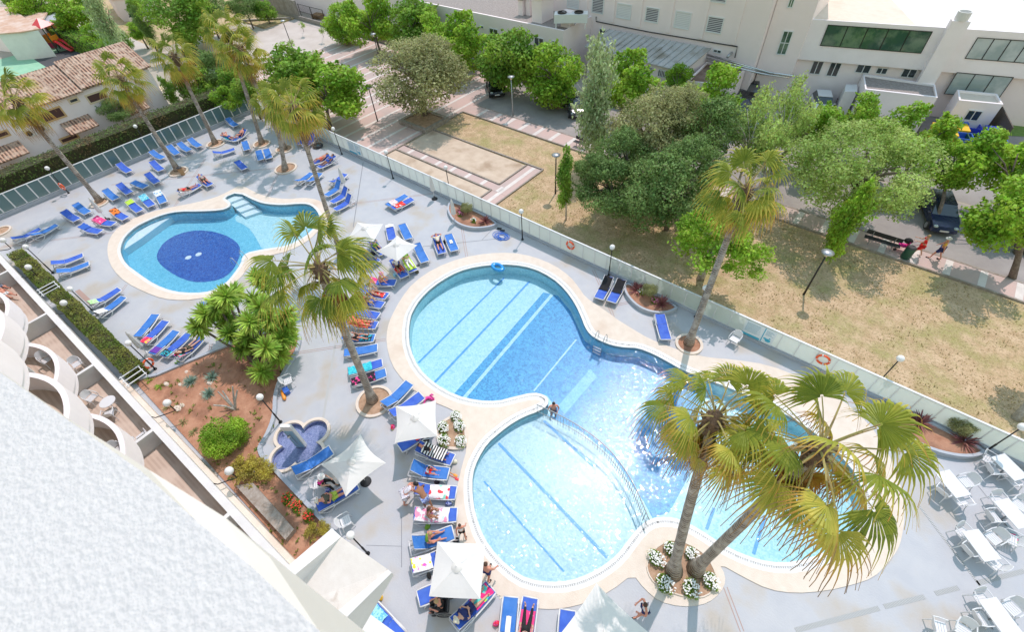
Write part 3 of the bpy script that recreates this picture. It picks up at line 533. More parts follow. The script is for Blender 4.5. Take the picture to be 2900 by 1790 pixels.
def tree(bpx, cpx, rpx, label, crown, kind='tree', name='tree', rt=.13, tall=1.0, bark='bark', group=None, z=None, base=None, nb=6, ring=False, rz=None, extra=()):
    B = Vector((*base, 0)) if base else g(*bpx)
    best = min((((g(*cpx, zz) - B).xy.length), zz) for zz in [i * .1 for i in range(8, 120)]); z = z or best[1]; C = g(*cpx, z)
    depth = (C - Vector((0, 0, CAMZ))).dot(-Vector((EX.z * 0, 0, 0)) + Vector((R[0][2], R[1][2], R[2][2])) * -1); r = rpx * 1.13 * depth / F0; rd = random.Random(int(cpx[0] * 7 + cpx[1]))
    root = empty(name, B, 0, label, kind, group); c = C - B; mb = MB(); mid = Vector((c.x * .35, c.y * .35, c.z * .5)); mb.tube([(0, 0, -.05), mid * .5, mid, c * .85, c + Vector((0, 0, r * tall * .3))], [rt * 1.35, rt * 1.05, rt * .9, rt * .6, rt * .25], 8); limbs(mb, c, (r, r * tall), rt, rd, nb)
    if ring: mb2 = MB(); mb2.box(-.6, .6, -.6, .6, .0, .012); mb2.build('soil_square', M['soil'], root)
    mb.build('trunk', M[bark], root, True)
    o = link(bpy.data.objects.new('crown', CR[crown])); o.parent = root; o.location = c; o.scale = (r, r, r * tall); o.rotation_euler = (0, 0, rz if rz is not None else rd.uniform(0, 6.28))
    for dx, dy, dz, s_, ck in extra:
        o = link(bpy.data.objects.new('crown_lobe', CR[ck])); o.parent = root; o.location = c + Vector((dx, dy, dz)); o.scale = (s_, s_, s_ * .9); o.rotation_euler = (0, 0, rd.uniform(0, 6.28))
    return root
PG = 'bright green street trees along the car park'
tree((1204,333),(1187,208),122,'round olive-grey oak in the square stone planter','oak',rt=.27,tall=.82,nb=8)
tree((984,123),(972,62),50,'smallest bright green tree of the row, nearest the rubble yard','bright',group=PG,ring=True)
tree((1079,152),(1045,58),72,'bright green tree second from the yard, shading the plaza','bright2',group=PG,ring=True)
tree(None,(1168,72),70,'bright green tree between the second street tree and the oak crown','mid',group=PG,base=(-52.4,40),z=3.4)
tree(None,(1240,105),62,'bright green tree just behind the left of the oak crown','bright',group=PG,base=(-47.5,40),z=3.3)
tree(None,(1318,118),78,'bright green tree right behind the oak crown','bright2',group=PG,base=(-42.8,40),z=3.5)
tree(None,(1440,165),84,'bright green tree over the black car in the shade','mid',group=PG,base=(-35.6,40),z=3.6)
tree((1578,300),(1572,208),84,'bright green tree left of the tall silver poplar','bright',group=PG,ring=True)
tree((1750,354),(1790,235),88,'bright green tree in front of the metal shed roof','bright2',group=PG,ring=True)
tree(None,(2010,268),86,'bright green tree in front of the brown flat roof','bright',group=PG,base=(-13.6,40),z=3.6)
tree(None,(1925,215),36,'small green treetop poking out before the shed corner','bright',base=(-16.5,41.5),z=3.2,rt=.08)
tree(None,(2290,365),78,'light green tree in front of the bicycles','bright2',group=PG,base=(-6.6,40),z=3.6)
tree(None,(2450,330),62,'light green tree under the gravel roofed annex','bright',group=PG,base=(-2.8,42),z=3.4)
tree(None,(2590,385),92,'light green tree half hiding the yellow recycling bins','bright2',group=PG,base=(2.2,40.5),z=3.8)
tree(None,(2690,470),62,'light green foliage between the pale round tree and the right edge','bright',base=(4.9,38.5),z=3.3)
tree(None,(2855,470),112,'large light green tree at the right edge below the green bins','bright2',group=PG,base=(9.6,38.6),z=4.0)
tree(None,(2870,610),105,'light green tree at the right edge overhanging the road','bright',group=PG,base=(9.6,35.9),z=4.3,rt=.17)
tree(None,(830,235),95,'broad dark green tree behind the glass fence, left lobe of the plaza tree','mid',base=(-47.8,24.6),z=4.0,rt=.15)
tree((936,365),(925,262),104,'broad bright green tree leaning over the plaza next to the fence corner','bright2',rt=.16,tall=.75)
tree((1697,470),(1688,310),84,'tall slender silver-leaved poplar beside the parked grey car','silver',rt=.12,tall=1.9,bark='birch',nb=9,z=4.8)
tree((1603,622),(1602,512),38,'young slim sapling with a pale stem on the lawn','slim',rt=.05,tall=2.2,bark='birch',z=3.4,nb=3)
tree((1984,788),(2030,690),108,'white-barked tree on the lawn behind the tall palm','airy',rt=.2,tall=.9,bark='birch',z=3.8,extra=((1.9,.2,-.5,1.5,'airy'),(-1.0,-.3,.5,1.4,'airy')))
tree((2400,640),(2432,478),172,'huge round pale green tree left of the dark blue car','pale',rt=.3,tall=.85,z=4.6,nb=8)
tree((2352,722),(2400,630),66,'small leaning street tree left of the park bench','slimbright',rt=.07,tall=1.7,z=3.4)
CG = 'dense evergreen oaks on the lawn'
CB = (-10.5, 29.6)
for (cp, r_, z_, ck, bx, lab) in [((1850,370),112,4.6,'olive',(-13.6,31.2),'olive-toned crown at the back left of the evergreen clump'),((1925,312),72,6.0,'olive',(-12.2,32.6),'topmost grey-green crown of the evergreen clump'),((2015,370),92,5.2,'dark',(-9.3,32.4),'dark crown at the back right of the evergreen clump'),
    ((1728,535),82,3.2,'dark',(-14.0,28.4),'front left dark crown hanging low over the lawn'),((1880,545),115,4.0,'dark',(-9.9,28.0),'big dark crown at the front centre of the evergreen clump'),((1680,478),48,4.2,'dark',(-15.4,29.4),'small dark crown at the far left of the evergreen clump'),((1960,470),80,5.0,'dark',(-8.4,30.4),'dark crown between the evergreen clump and the palm'),((1770,440),75,4.4,'dark',(-13.0,29.6),'middle left dark crown of the evergreen clump')]:
    tree(None, cp, r_, lab, ck, base=bx, z=z_, rt=.16, group=CG, name='evergreen_tree')
tree(None,(2130,385),80,'sparse pale poplar with bare whitish branches right of the evergreens','sparse',base=(-7.5,34.2),z=5.2,tall=1.5,bark='birch',rt=.09,nb=16)
tree(None,(2235,330),70,'sparse pale poplar before the service yard','sparse',base=(-6.2,36.5),z=5.4,tall=1.4,bark='birch',rt=.08,nb=14)
tree(None,(2180,440),62,'thin pale tree just behind the tall palm crown','sparse',base=(-5.2,31.6),z=4.0,tall=1.5,bark='birch',rt=.06,nb=10)
tree((2878,1186),(3040,960),80,'tree with a pale trunk cut by the right edge of the lawn','mid',z=3.6,bark='birch',rt=.16)
# upper left gardens
for (cp, r_, z_, bx, ck, lab, tl) in [((100,12),55,4.0,None,'bright','bright tree left of the poplar beyond the grey roof',.9),((210,30),60,4.0,None,'bright2','yellow-green tree over the cafe tables',.8),((45,-10),40,4.0,None,'mid','treetop at the upper left corner',.9),
    ((305,70),46,5.5,None,'silver','tall poplar left of the white parked car',2.0),((330,120),36,3.0,None,'willow','bushy base of the poplar by the hedge',.9),((505,45),92,4.2,None,'willow','large willow-like tree above the palm crowns',.85),((580,20),50,4.0,None,'dark','dark tree right of the large willow-like tree',.9),
    ((390,85),28,2.4,None,'bright','light shrub left of the parked white car',.8),((410,80),24,3.0,None,'cypress','small dark cypress near the palm tops',1.9),((690,12),42,3.2,None,'dark','dark bushes at the top by the concrete wall',.8),((750,28),30,2.0,None,'mid','green bush against the concrete wall',.9),
    ((560,235),55,2.6,None,'mid','dense green tree behind the hedge between two palms',.9),((610,200),50,3.0,None,'dark','dark green tree in the garden behind the hedge',.9),((655,225),45,3.0,None,'mid','garden tree left of the fence corner',.9),((330,312),42,2.4,None,'dark','loquat bush with large leaves in front of the townhouse',.75),((480,262),24,2.6,None,'slim','narrow cypress by the townhouse corner',1.6),
    ((700,250),44,3.2,None,'mid','green tree just behind the fence corner palms',.9),((640,280),36,2.0,None,'bright','leafy shrub behind the hedge end',.9),((377,15),22,3.2,None,'mid','small tree on the verge at the top',.9),((270,95),38,2.6,None,'bright','yellow-green shrub beside the poplar',.7)]:
    C_ = g(*cp, z_); tree(None, cp, r_, lab, ck, base=(C_.x, C_.y), z=z_, rt=.11, tall=tl)
# saplings on the plaza
for px, lab in [((860,87),'left sapling of the far pair on the plaza'),((916,103),'right sapling of the far pair on the plaza'),((829,137),'sapling at the foot of the far lamp post')]:
    tree(px, (px[0] - 4, px[1] - 16), 9, lab, 'sparse', 'sapling', 'sapling', rt=.025, group='young saplings on the plaza', z=1.4, nb=3)
# ---------------------------------------------------------------- hedges and shrubs
def leafy_box(name, label, cat, P0, P1, w, h, m, n, ls=.07, group=None, z0=0.0, rough=.12, core=(.035, .045, .015)):
    A, B = Vector((*P0, 0)), Vector((*P1, 0)); L_ = (B - A).length; rz = math.atan2((B - A).y, (B - A).x); root = empty(name, (A.x, A.y, z0), rz, label, cat, group)
    if 'core' not in M: M['core'] = mat('hedge_twigs', core, .95, (.07, .06, .03), 5.0)
    mb = MB(); mb.box(.06, L_ - .06, -w / 2 + .07, w / 2 - .07, 0, h - .09); mb.build('twigs', M['core'], root)
    rd = np.random.RandomState(int(L_ * 100) % 9999); P = rd.rand(n, 3); at = np.array([L_ * w, L_ * h, L_ * h, w * h, w * h]); f = rd.choice(5, n, p=at / at.sum()); pos = np.empty((n, 3)); nn = np.zeros((n, 3))
    pos[:, 0] = P[:, 0] * L_; pos[:, 1] = (P[:, 1] - .5) * w; pos[:, 2] = P[:, 2] * h
    for k, (ax, val, nv) in enumerate([(2, h, (0, 0, 1)), (1, -w / 2, (0, -1, 0)), (1, w / 2, (0, 1, 0)), (0, 0, (-1, 0, 0)), (0, L_, (1, 0, 0))]): s_ = f == k; pos[s_, ax] = val; nn[s_] = nv
    bmp = np.array([noise.noise(Vector((p[0] * 1.3, p[1] * 1.5, p[2] * 1.5))) + .5 * noise.noise(Vector((p[0] * 4, p[1] * 4, p[2] * 4))) for p in pos]); pos += nn * (bmp[:, None] * rough + rd.uniform(-.05, .03, (n, 1)))
    nr = nn + rd.normal(size=(n, 3)) * .6; nr /= np.linalg.norm(nr, axis=1)[:, None]; u = np.cross(nr, rd.normal(size=(n, 3))); u /= np.linalg.norm(u, axis=1)[:, None]; v = np.cross(nr, u); s = ls * rd.uniform(.6, 1.3, n)[:, None]
    V = np.stack([pos - u * s, pos - v * s * .6, pos + u * s, pos + v * s * .6], 1).reshape(-1, 3).tolist(); mb = MB(); mb.add(V, [(i, i + 1, i + 2, i + 3) for i in range(0, 4 * n, 4)]); mb.build('foliage', m, root); return root
M['leaf_brown'] = mat('hedge_foliage', (.12, .19, .04), .7, (.20, .13, .065), .55, detail=3, island=.4, trans=.2, ramp=(.5, .62))
leafy_box('hedge', 'tall clipped hedge with brown patches behind the teal glass fence', 'hedge', (-58.6, -9), (-58.6, 23.4), 1.9, 2.35, M['leaf_brown'], 11000, .085)
leafy_box('hedge', 'low clipped hedge left of the first white trellis along the hotel terraces', 'hedge', (-47.4, -3.42), (-40.8, -3.08), .95, .95, M['leaf_hedge'], 6000, .055, 'low hedges along the terraces')
leafy_box('hedge', 'longer low clipped hedge between the two white trellises along the terraces', 'hedge', (-39.6, -3.0), (-27.9, -2.35), .95, .95, M['leaf_hedge'], 11000, .055, 'low hedges along the terraces')
leafy_box('hedge', 'clipped green hedge between the playground and the street', 'hedge', tuple(tg('a', 560, 270, 1.9).xy), tuple(tg('a', 1040, 430, 1.9).xy), 2.6, 2.2, M['leaf_mid'], 6000, .13)
leafy_box('hedge', 'short dark hedge at the far side of the street behind the palms', 'hedge', (-78, 24.5), (-68, 26), 1.5, 1.6, M['leaf_dark'], 2500, .13)
def spiky(name, label, cat, pos, r, n, m, wid=.035, group=None, up=.25, curve=.25, part=None, z0=0.0, seed=1):
    rd = random.Random(seed); mb = MB()
    for i in range(n):
        a = rd.uniform(0, 6.28); e = math.asin(min(1, max(-.2, rd.uniform(up - .2, 1)))); L_ = r * rd.uniform(.75, 1.1); d = Vector((math.cos(a) * math.cos(e), math.sin(a) * math.cos(e), math.sin(e))); s = Vector((-math.sin(a), math.cos(a), 0)); pts = []
        for f, w in ((.05, .6), (.4, 1.0), (.75, .7), (1, .05)): c = d * L_ * f - Vector((0, 0, curve * L_ * f * f)); pts += [c - s * wid * w, c + s * wid * w]
        mb.add(pts, [(0, 1, 3, 2), (2, 3, 5, 4), (4, 5, 7, 6)])
    return mb.build(name, m, label=label, cat=cat, group=group) if part is None else mb.mesh(m, name=part)
def put(o, p): o.location = p; return o
for i, (px, lab) in enumerate([((582,1068),'left one of the three blue-grey agaves on red soil'),((602,1064),None),((598,1108),'lowest of the three blue-grey agaves on red soil')]):
    if i == 1: px = (600, 1062)
put(spiky('agave', 'left of the two upper blue-grey spiky agaves on the red soil', 'plant', None, .5, 150, M['leaf_blue'], .016, 'blue-grey agaves on the red soil', .1, .05, seed=3), tg('i', 1815, 615, .05))
put(spiky('agave', 'right of the two upper blue-grey spiky agaves on the red soil', 'plant', None, .5, 150, M['leaf_blue'], .016, 'blue-grey agaves on the red soil', .1, .05, seed=4), tg('i', 2020, 570, .05))
put(spiky('agave', 'lowest blue-grey spiky agave, just above the big round bush', 'plant', None, .5, 150, M['leaf_blue'], .016, 'blue-grey agaves on the red soil', .1, .05, seed=5), tg('i', 1990, 730, .05))
def bush(px, r, label, key, z=None, name='shrub', cat='shrub', sq=1.0, group=None, n=None):
    p = g(*px); root = empty(name, p, 0, label, cat, group); o = link(bpy.data.objects.new('foliage', CR[key])); o.parent = root; o.location = (0, 0, r * .75 * sq); o.scale = (r, r, r * sq); mb = MB(); mb.tube([(0, 0, 0), (0, 0, r * .6)], [.05, .03], 5); mb.build('stem', M['bark'], root); return root
CR['bigbush'] = crown_mesh(41, M['leaf_bright'], 40, 11000, .045, (.25, .36), .9, fill=.12)
CR['pinkish'] = crown_mesh(42, M['leaf_yellow'], 22, 2600, .05, (.22, .36), .5, fill=.6); CR['flower_green'] = crown_mesh(43, M['leaf_mid'], 16, 900, .09, (.25, .4), .45, fill=.5)
bush(T('i', 2200, 1200), 1.12, 'big round bright green bush on the red soil below the agaves', 'bigbush', sq=.9)
bush((735,1350), 1.0, 'straggly yellow-green shrub beside the stone path', 'pinkish', sq=.7); bush((703,1325), .8, 'dry yellowish shrub between the big bush and the kerb', 'pinkish', sq=.6)
bush((905,1508), .6, 'low yellow shrub at the corner of the white parapet', 'pinkish', sq=.7)
for i, (x, y, c) in enumerate([('i',1420,600),('i',1530,660),('i',1750,1000),('i',1850,1100),('i',1600,860)]):
    put(spiky('garden_plant', ['spiky green plant next to the second trellis','spiky plant with dry stems right of the second trellis','grassy tuft below the wall lamp on the red soil','grassy tuft left of the round bush','tuft beside the broken stones'][i], 'plant', None, .42, 46, M['leaf_bright'] if i < 2 else M['leaf_olive'], .025, 'small plants on the red soil', .2, .3, seed=20 + i), g(*T(x, y, c)))
# yuccas
YH = [spiky('crown', None, None, None, .68, 110, M['leaf_yucca'], .038, None, -.1, .12, part='crown', seed=s) for s in (61, 62, 63)]
YB = [((706,1015),[(582,890,3.0),(563,925,2.4),(618,868,3.4),(612,855,2.7),(640,905,2.2)],'leftmost yucca with heads hanging over the loungers'),
      ((716,1030),[(640,840,4.2),(660,830,3.6),(735,862,3.2),(650,945,2.4),(625,880,2.0)],'tall yucca at the back of the clump, nearest the oval pool'),
      ((728,1025),[(708,912,3.4),(738,870,3.6),(716,845,2.4),(700,955,2.2),(765,905,3.0)],'central yucca with a pale forked trunk'),
      ((765,1035),[(768,915,2.6),(808,922,2.4),(812,890,3.2),(795,960,2.2),(752,985,2.6),(815,950,1.6)],'right yucca leaning over the curved kerb'),
      ((745,1068),[(740,1052,1.0),(790,1005,1.2),(690,985,1.6)],'lowest yucca at the front of the clump')]
def yucca(b, heads, lab, sc=1.0):
    B = g(*b); root = empty('yucca', B, 0, lab, 'yucca', 'yuccas in the red soil bed'); mb = MB()
    for i, (x, y, z) in enumerate(heads):
        C = g(x, y, z) - B; q = Vector((C.x * .25, C.y * .25, min(.6, C.z * .4))); mb.tube([(0, 0, -.05), q, (q + C) / 2 + Vector((0, 0, -.1)), C], [.12, .09, .07, .06], 7)
        for j in range(2):
            o = link(bpy.data.objects.new('leaf_rosette', YH[(i + j) % 3])); o.parent = root; o.location = C - Vector((0, 0, .25 * j)); o.rotation_euler = (.35 * math.sin(i * 2) + .5 * j, .3 * math.cos(i * 3), i * 1.7); s_ = sc * (1.25 if j == 0 else 1.05); o.scale = (s_, s_, s_)
    mb.build('trunk', M['bark'], root, True)
for b, h, lab in YB: yucca(b, h, lab)
yucca((770,890),[(732,785,2.6),(752,800,2.2)],'small yucca half hidden behind the palm between the pools')
# cordylines, topiary and flowers in the fence planters
def topiary(px, r, label, z):
    p = g(*px); root = empty('topiary', p, 0, label, 'topiary bush', 'ball-shaped topiaries in the fence planters'); o = link(bpy.data.objects.new('foliage', CR['oak'])); o.parent = root; o.location = (0, 0, z); o.scale = (r, r, r); mb = MB(); mb.tube([(0, 0, 0), (0, 0, z)], .03, 6); mb.build('stem', M['bark'], root)
def cord(px, r, label, seed):
    r *= 1.35; put(spiky('cordyline', label, 'plant', None, r, 70, M['leaf_red'], .03, 'red-leaved cordylines in the fence planters', .15, .12, seed=seed), g(*px, .22))
topiary(T('f', 2018, 545), .5, 'ball topiary in the planter by the blue hose', .8); topiary(T('g', 1295, 1335), .5, 'ball topiary in the planter right of the black towels', .85); topiary(T('l', 1765, 1090), .6, 'ball topiary in the planter near the white cafe tables', .75)
for px, r, lab, s_ in [(T('f', 1955, 500), .42, 'left red cordyline in the planter by the blue hose', 71), (T('f', 2180, 600), .5, 'right red cordyline in the planter by the blue hose', 72), (T('g', 1190, 1255), .55, 'left red cordyline in the planter beside the black towels', 73), (T('g', 1425, 1385), .55, 'right red cordyline in the planter beside the black towels', 74), (T('l', 1440, 1000), .55, 'left red cordyline in the planter near the cafe tables', 75), (T('l', 1860, 1180), .55, 'right red cordyline in the planter near the cafe tables', 76)]: cord(px, r, lab, s_)
def flowers(px, rx, ry, label, m, n=90, z0=.1, group=None, fs=.035, rz=0.0):
    p = g(*px); root = empty('flower_bush', (p.x, p.y, z0), rz, label, 'flowers', group); rd = random.Random(int(px[0] + px[1])); o = link(bpy.data.objects.new('foliage', CR['flower_green'])); o.parent = root; o.location = (0, 0, .1); o.scale = (rx * 1.15, ry * 1.15, .5); mb = MB()
    for i in range(n):
        a = rd.uniform(0, 6.28); q = math.sqrt(rd.random()); c = Vector((math.cos(a) * q * rx, math.sin(a) * q * ry, .32 - .14 * q * q + rd.uniform(-.03, .05)))
        mb.ell(c, (fs * rd.uniform(.8, 1.3), fs * rd.uniform(.8, 1.3), fs * .5), 5, 3)
    mb.build('blossom', m, root)
WF = 'white flower bushes around the two big palms'
for px, rx, ry, lab in [(T('o', 1370, 830), .42, .26, 'white flowers at the left edge of the palm island'), (T('o', 1515, 745), .36, .26, 'white flowers at the top of the palm island'), (T('o', 1705, 790), .32, .24, 'white flowers behind the left palm trunk'), (T('o', 1450, 1070), .42, .3, 'white flowers below the left palm trunk'), (T('o', 1700, 1115), .38, .34, 'white flowers at the bottom of the palm island'), (T('o', 1885, 1045), .38, .28, 'white flowers at the right edge of the palm island')]: flowers(px, rx, ry, lab, M['petal_white'], 100, .08, WF)
WG = 'white flower bushes in the small deck bed'
for px, rx, ry, lab in [(T('j', 1910, 960), .34, .26, 'white flowers at the top of the small bed'), (T('j', 1790, 1065), .36, .28, 'white flowers at the left of the small bed'), (T('j', 1940, 1050), .34, .28, 'white flowers at the right of the small bed'), (T('j', 1795, 1190), .38, .3, 'white flowers at the lower left of the small bed'), (T('j', 1955, 1195), .34, .28, 'white flowers at the lower right of the small bed')]: flowers(px, rx, ry, lab, M['petal_white'], 90, .08, WG)
for px, lab in [(T('n', 320, 270), 'red geraniums nearest the stone path'), (T('n', 410, 340), 'red geraniums in the middle of the bed by the kerb'), (T('n', 520, 430), 'red geraniums nearest the white parapet')]: flowers(px, .38, .26, lab, M['petal_red'], 34, .08, 'red geraniums by the kerb')
flowers(T('f', 1950, 560), .28, .2, 'pink flowers in the planter by the blue hose', M['petal_pink'], 30, .2); flowers(T('f', 2080, 620), .28, .2, 'small white flowers in the planter by the blue hose', M['petal_white'], 30, .2)
flowers(T('g', 1225, 1300), .28, .2, 'white flowers in the planter beside the black towels', M['petal_white'], 26, .2); flowers(T('g', 1345, 1385), .28, .2, 'pink flowers in the planter beside the black towels', M['petal_pink'], 26, .2)
# ---------------------------------------------------------------- beds
GS = [(-28.2, -2.75), (-27.4, -1.7), (-26.9, -.2), (-26.2, 1.8), (-25.4, 3.6), (-24.4, 5.2), (-23.3, 5.5), (-22.2, 4.7), (-21.4, 3.1), (-20.5, 2.0), (-19.2, 1.2), (-18.4, .2), (-18.1, -.55), (-16, -.5), (-11.6, -.45), (-11.2, -2.2)]
GSs = [GS[0]] + [tuple(v) for v in chaikin(GS[1:14], 2, False)] + GS[14:]
mb = MB(); mb.poly(GSs, .06); S('garden_soil', mb, M['soil_red'])
kb = MB()
for a, b in zip(GSs[:-2], GSs[1:-1]): kb.beam((*a, .09), (*b, .09), .2, .18)
kb.build('garden_kerb', M['kerb'], label='curved grey kerb round the red soil bed', cat='kerb')
def planter(pts, label, m_rim, soil, w=.14, h=.3, sm=2):
    l = chaikin(xy(pts), sm); l = l if area2(l) > 0 else l[::-1]; inn = offset(l, -w); c = sum((Vector(p) for p in l), Vector((0, 0))) / len(l); root = empty('planter', (c.x, c.y, 0), 0, label, 'planter'); sh = lambda q: [(p[0] - c.x, p[1] - c.y) for p in q]
    mb = MB(); mb.poly(sh(l), h, [sh(inn)], 0); mb.build('kerb_rim', M[m_rim], root); mb = MB(); mb.poly(sh(inn), h * .75); mb.build('soil_bed', M[soil], root)
planter([(-25.4, 21.3), (-25.2, 20.6), (-24.4, 19.8), (-23.0, 19.2), (-21.5, 19.4), (-20.4, 20.4), (-20.2, 21.3)], 'half-round planter against the fence by the blue hose', 'kerb', 'soil_red')
planter([(-9.4, 21.3), (-9.2, 20.6), (-8.5, 20.0), (-7.4, 19.6), (-6.3, 19.9), (-5.7, 20.6), (-5.6, 21.3)], 'half-round planter against the fence beside the black towels', 'kerb', 'soil_red')
planter([(5.4, 21.3), (5.7, 20.4), (6.6, 19.8), (7.7, 19.6), (8.9, 20.0), (9.7, 20.7), (9.8, 21.3)], 'half-round planter against the fence near the white cafe tables', 'kerb', 'soil_red')
planter([T2 for T2 in [tg('o', *p) for p in [(1270,870),(1340,730),(1480,640),(1620,650),(1780,730),(1880,830),(1940,960),(1960,1060),(1900,1150),(1800,1200),(1650,1190),(1480,1140),(1350,1060),(1290,970)]]], 'oval island bed with red-brown soil around the two big palms', 'coping', 'soil', .05, .09, 1)
planter([tg('j', *p) for p in [(1925,915),(2000,1010),(2015,1120),(2010,1240),(1900,1270),(1780,1250),(1725,1190),(1715,1100),(1740,1020),(1820,960)]], 'small stone-edged flower bed beside the main pool', 'coping', 'soil', .14, .12)
# square stone planter of the oak
root = empty('stone_planter', (-37.7, 29.8, 0), 0, 'square weathered stone planter around the olive-grey oak', 'planter'); mb = MB(); mb.poly([(-2, -1.65), (2, -1.65), (2, 1.65), (-2, 1.65)], .42, [[(-1.65, -1.3), (1.65, -1.3), (1.65, 1.3), (-1.65, 1.3)]], 0); mb.build('stone_rim', M['stone'], root); mb = MB(); mb.poly([(-1.65, -1.3), (1.65, -1.3), (1.65, 1.3), (-1.65, 1.3)], .3); mb.build('soil_bed', M['soil'], root)
# ================================================================ hotel side
rnd = random.Random(3)
cam.data.dof.use_dof = True; cam.data.dof.focus_distance = 26.0; cam.data.dof.aperture_fstop = 7.0
M['wood'] = wavemat('terrace_planks', (.58, .46, .375), (.51, .39, .31), 1.6, 'Y', .05, .5, .6, ((.63, .51, .42), .9))
M['stucco'] = mat('rough_stucco', (.60, .585, .575), .85, (.56, .545, .54), 90.0, bump=.30, bscale=130)
M['dim'] = mat('grey_plaster', (.66, .65, .64), .8, (.60, .59, .58), 1.0)
SL = .0495; yl = lambda x: -1.85 + SL * x                      # outer face of the terrace wall
ang = math.atan(SL)
hotel = empty('hotel', (-30, yl(-30), 0), ang, 'white hotel block with rounded balconies and wood floored terraces', 'hotel')
HM = hotel.matrix_basis.copy(); loc = lambda x: (x + 30) / math.cos(ang)
def hp(name, mb, m, smooth=False, parent=None): return mb.build(name, m, parent or hotel, smooth)
mb = MB(); mb.box(loc(-60), loc(-8), -3.4, -.3, -.05, .05); hp('terrace_floor', mb, M['wood'])
mb = MB(); mb.box(loc(-60), loc(-9.5), -.34, 0, -.1, 1.08); hp('terrace_wall', mb, M['white'])
mb = MB(); mb.box(loc(-28.3), loc(-9.5), .0, .22, -.1, .5); hp('stone_ledge', mb, M['coping'])
for x in (-52, -44.7, -37.3, -30.05, -22.75, -15.5): mb = MB(); mb.box(loc(x) - .1, loc(x) + .1, -3.4, -.342, .05, 1.1); hp('terrace_partition', mb, M['white'])
mb = MB(); mb.box(loc(-60), loc(-2.0), -9, -3.4, -.1, 20.3); hp('facade', mb, M['white'])
for x in (-41, -33.6, -26.3, -19, -11.8): mb = MB(); mb.box(loc(x) - 1.2, loc(x) + 1.2, -3.42, -3.36, .06, 2.3); hp('terrace_door', mb, M['window'])
def bay(x0, rim, fl):
    r = 4.0; th = .2; yap = -2.75 + SL * x0 - yl(x0); cx = loc(x0); n = 22; a0 = math.radians(57); arc = lambda rr: [(cx + rr * math.sin(-a0 + 2 * a0 * i / n), yap - r + rr * math.cos(-a0 + 2 * a0 * i / n)) for i in range(n + 1)]
    o, i_ = arc(r), arc(r - th); root = hotel; mb = MB(); k = n + 1
    for (P, Q, z0, z1) in ((o, i_, rim - 1.05, rim), (arc(r - .07), arc(r - .3), rim - 1.42, rim - 1.05)):
        V = [(p[0], p[1], z) for z in (z0, z1) for p in P] + [(p[0], p[1], z) for z in (z0, z1) for p in Q]; F = []
        for j in range(n): F += [(j, k + j, k + j + 1, j + 1), (2 * k + j, 2 * k + j + 1, 3 * k + j + 1, 3 * k + j), (k + j, 3 * k + j, 3 * k + j + 1, k + j + 1), (j, j + 1, 2 * k + j + 1, 2 * k + j)]
        mb.add(V, F)
    b = mb.build('balcony', M['housewhite'], root, True)
    me = b.data; me.polygons.foreach_set('use_smooth', [False] * len(me.polygons))
    mb = MB(); mb.poly(i_ + [(i_[-1][0], -3.4), (i_[0][0], -3.4)], rim - 1.0, (), rim - 1.25); mb.build('balcony_floor', M['wood'], b)
for fl, rim in enumerate((4.0, 7.2, 10.4, 13.6)):
    for k in range(7):
        x0 = -21.1 - 7.33 * (k - 1)
        if fl == 3 and k < 1: continue
        bay(x0, rim, fl)
    for k in range(8): mb = MB(); x = loc(-17.45 - 7.33 * (k - 1)); mb.box(x - .09, x + .09, -3.4, -1.55, rim - 1.2, rim + 1.4); hp('balcony_partition', mb, M['dim'])
# own parapet right under the camera
zt = 21.42; e = [g(*p, zt) for p in [(-260,880),(0,1055),(180,1181),(400,1335),(550,1470),(713,1606),(902,1786),(1080,1960)]]; f = [g(*p, zt - .035) for p in [(-240,895),(12,1060),(190,1184),(420,1330),(637,1466),(765,1580),(915,1780),(1090,1955)]]
root = empty('parapet', (-1.2, -1.2, 19.8), 0, 'rough white stucco parapet filling the lower left corner, out of focus', 'parapet'); off = Vector((1.2, 1.2, -19.8))
mb = MB(); bk = [Vector((e[-1].x, -3.0, zt)), Vector((e[0].x, -3.0, zt))]; l = e + bk; l2_ = [(p.x + 1.2, p.y + 1.2) for p in l]
mb.poly(l2_ if area2(l2_) > 0 else l2_[::-1], zt - 19.8); mb.build('stucco_top', M['stucco'], root)
mb = MB()
for i in range(len(e) - 1): mb.add([e[i] + off, e[i + 1] + off, f[i + 1] + off, f[i] + off], [(3, 2, 1, 0)]); mb.add([f[i] + off, f[i + 1] + off, f[i + 1] + off - Vector((-.0, .05, 1.3)), f[i] + off - Vector((0, .05, 1.3))], [(0, 1, 2, 3)])
M['cream'] = mat('smooth_cream_paint', (.70, .69, .675), .6, (.67, .66, .645), 5.0); mb.build('rounded_edge', M['cream'], root)
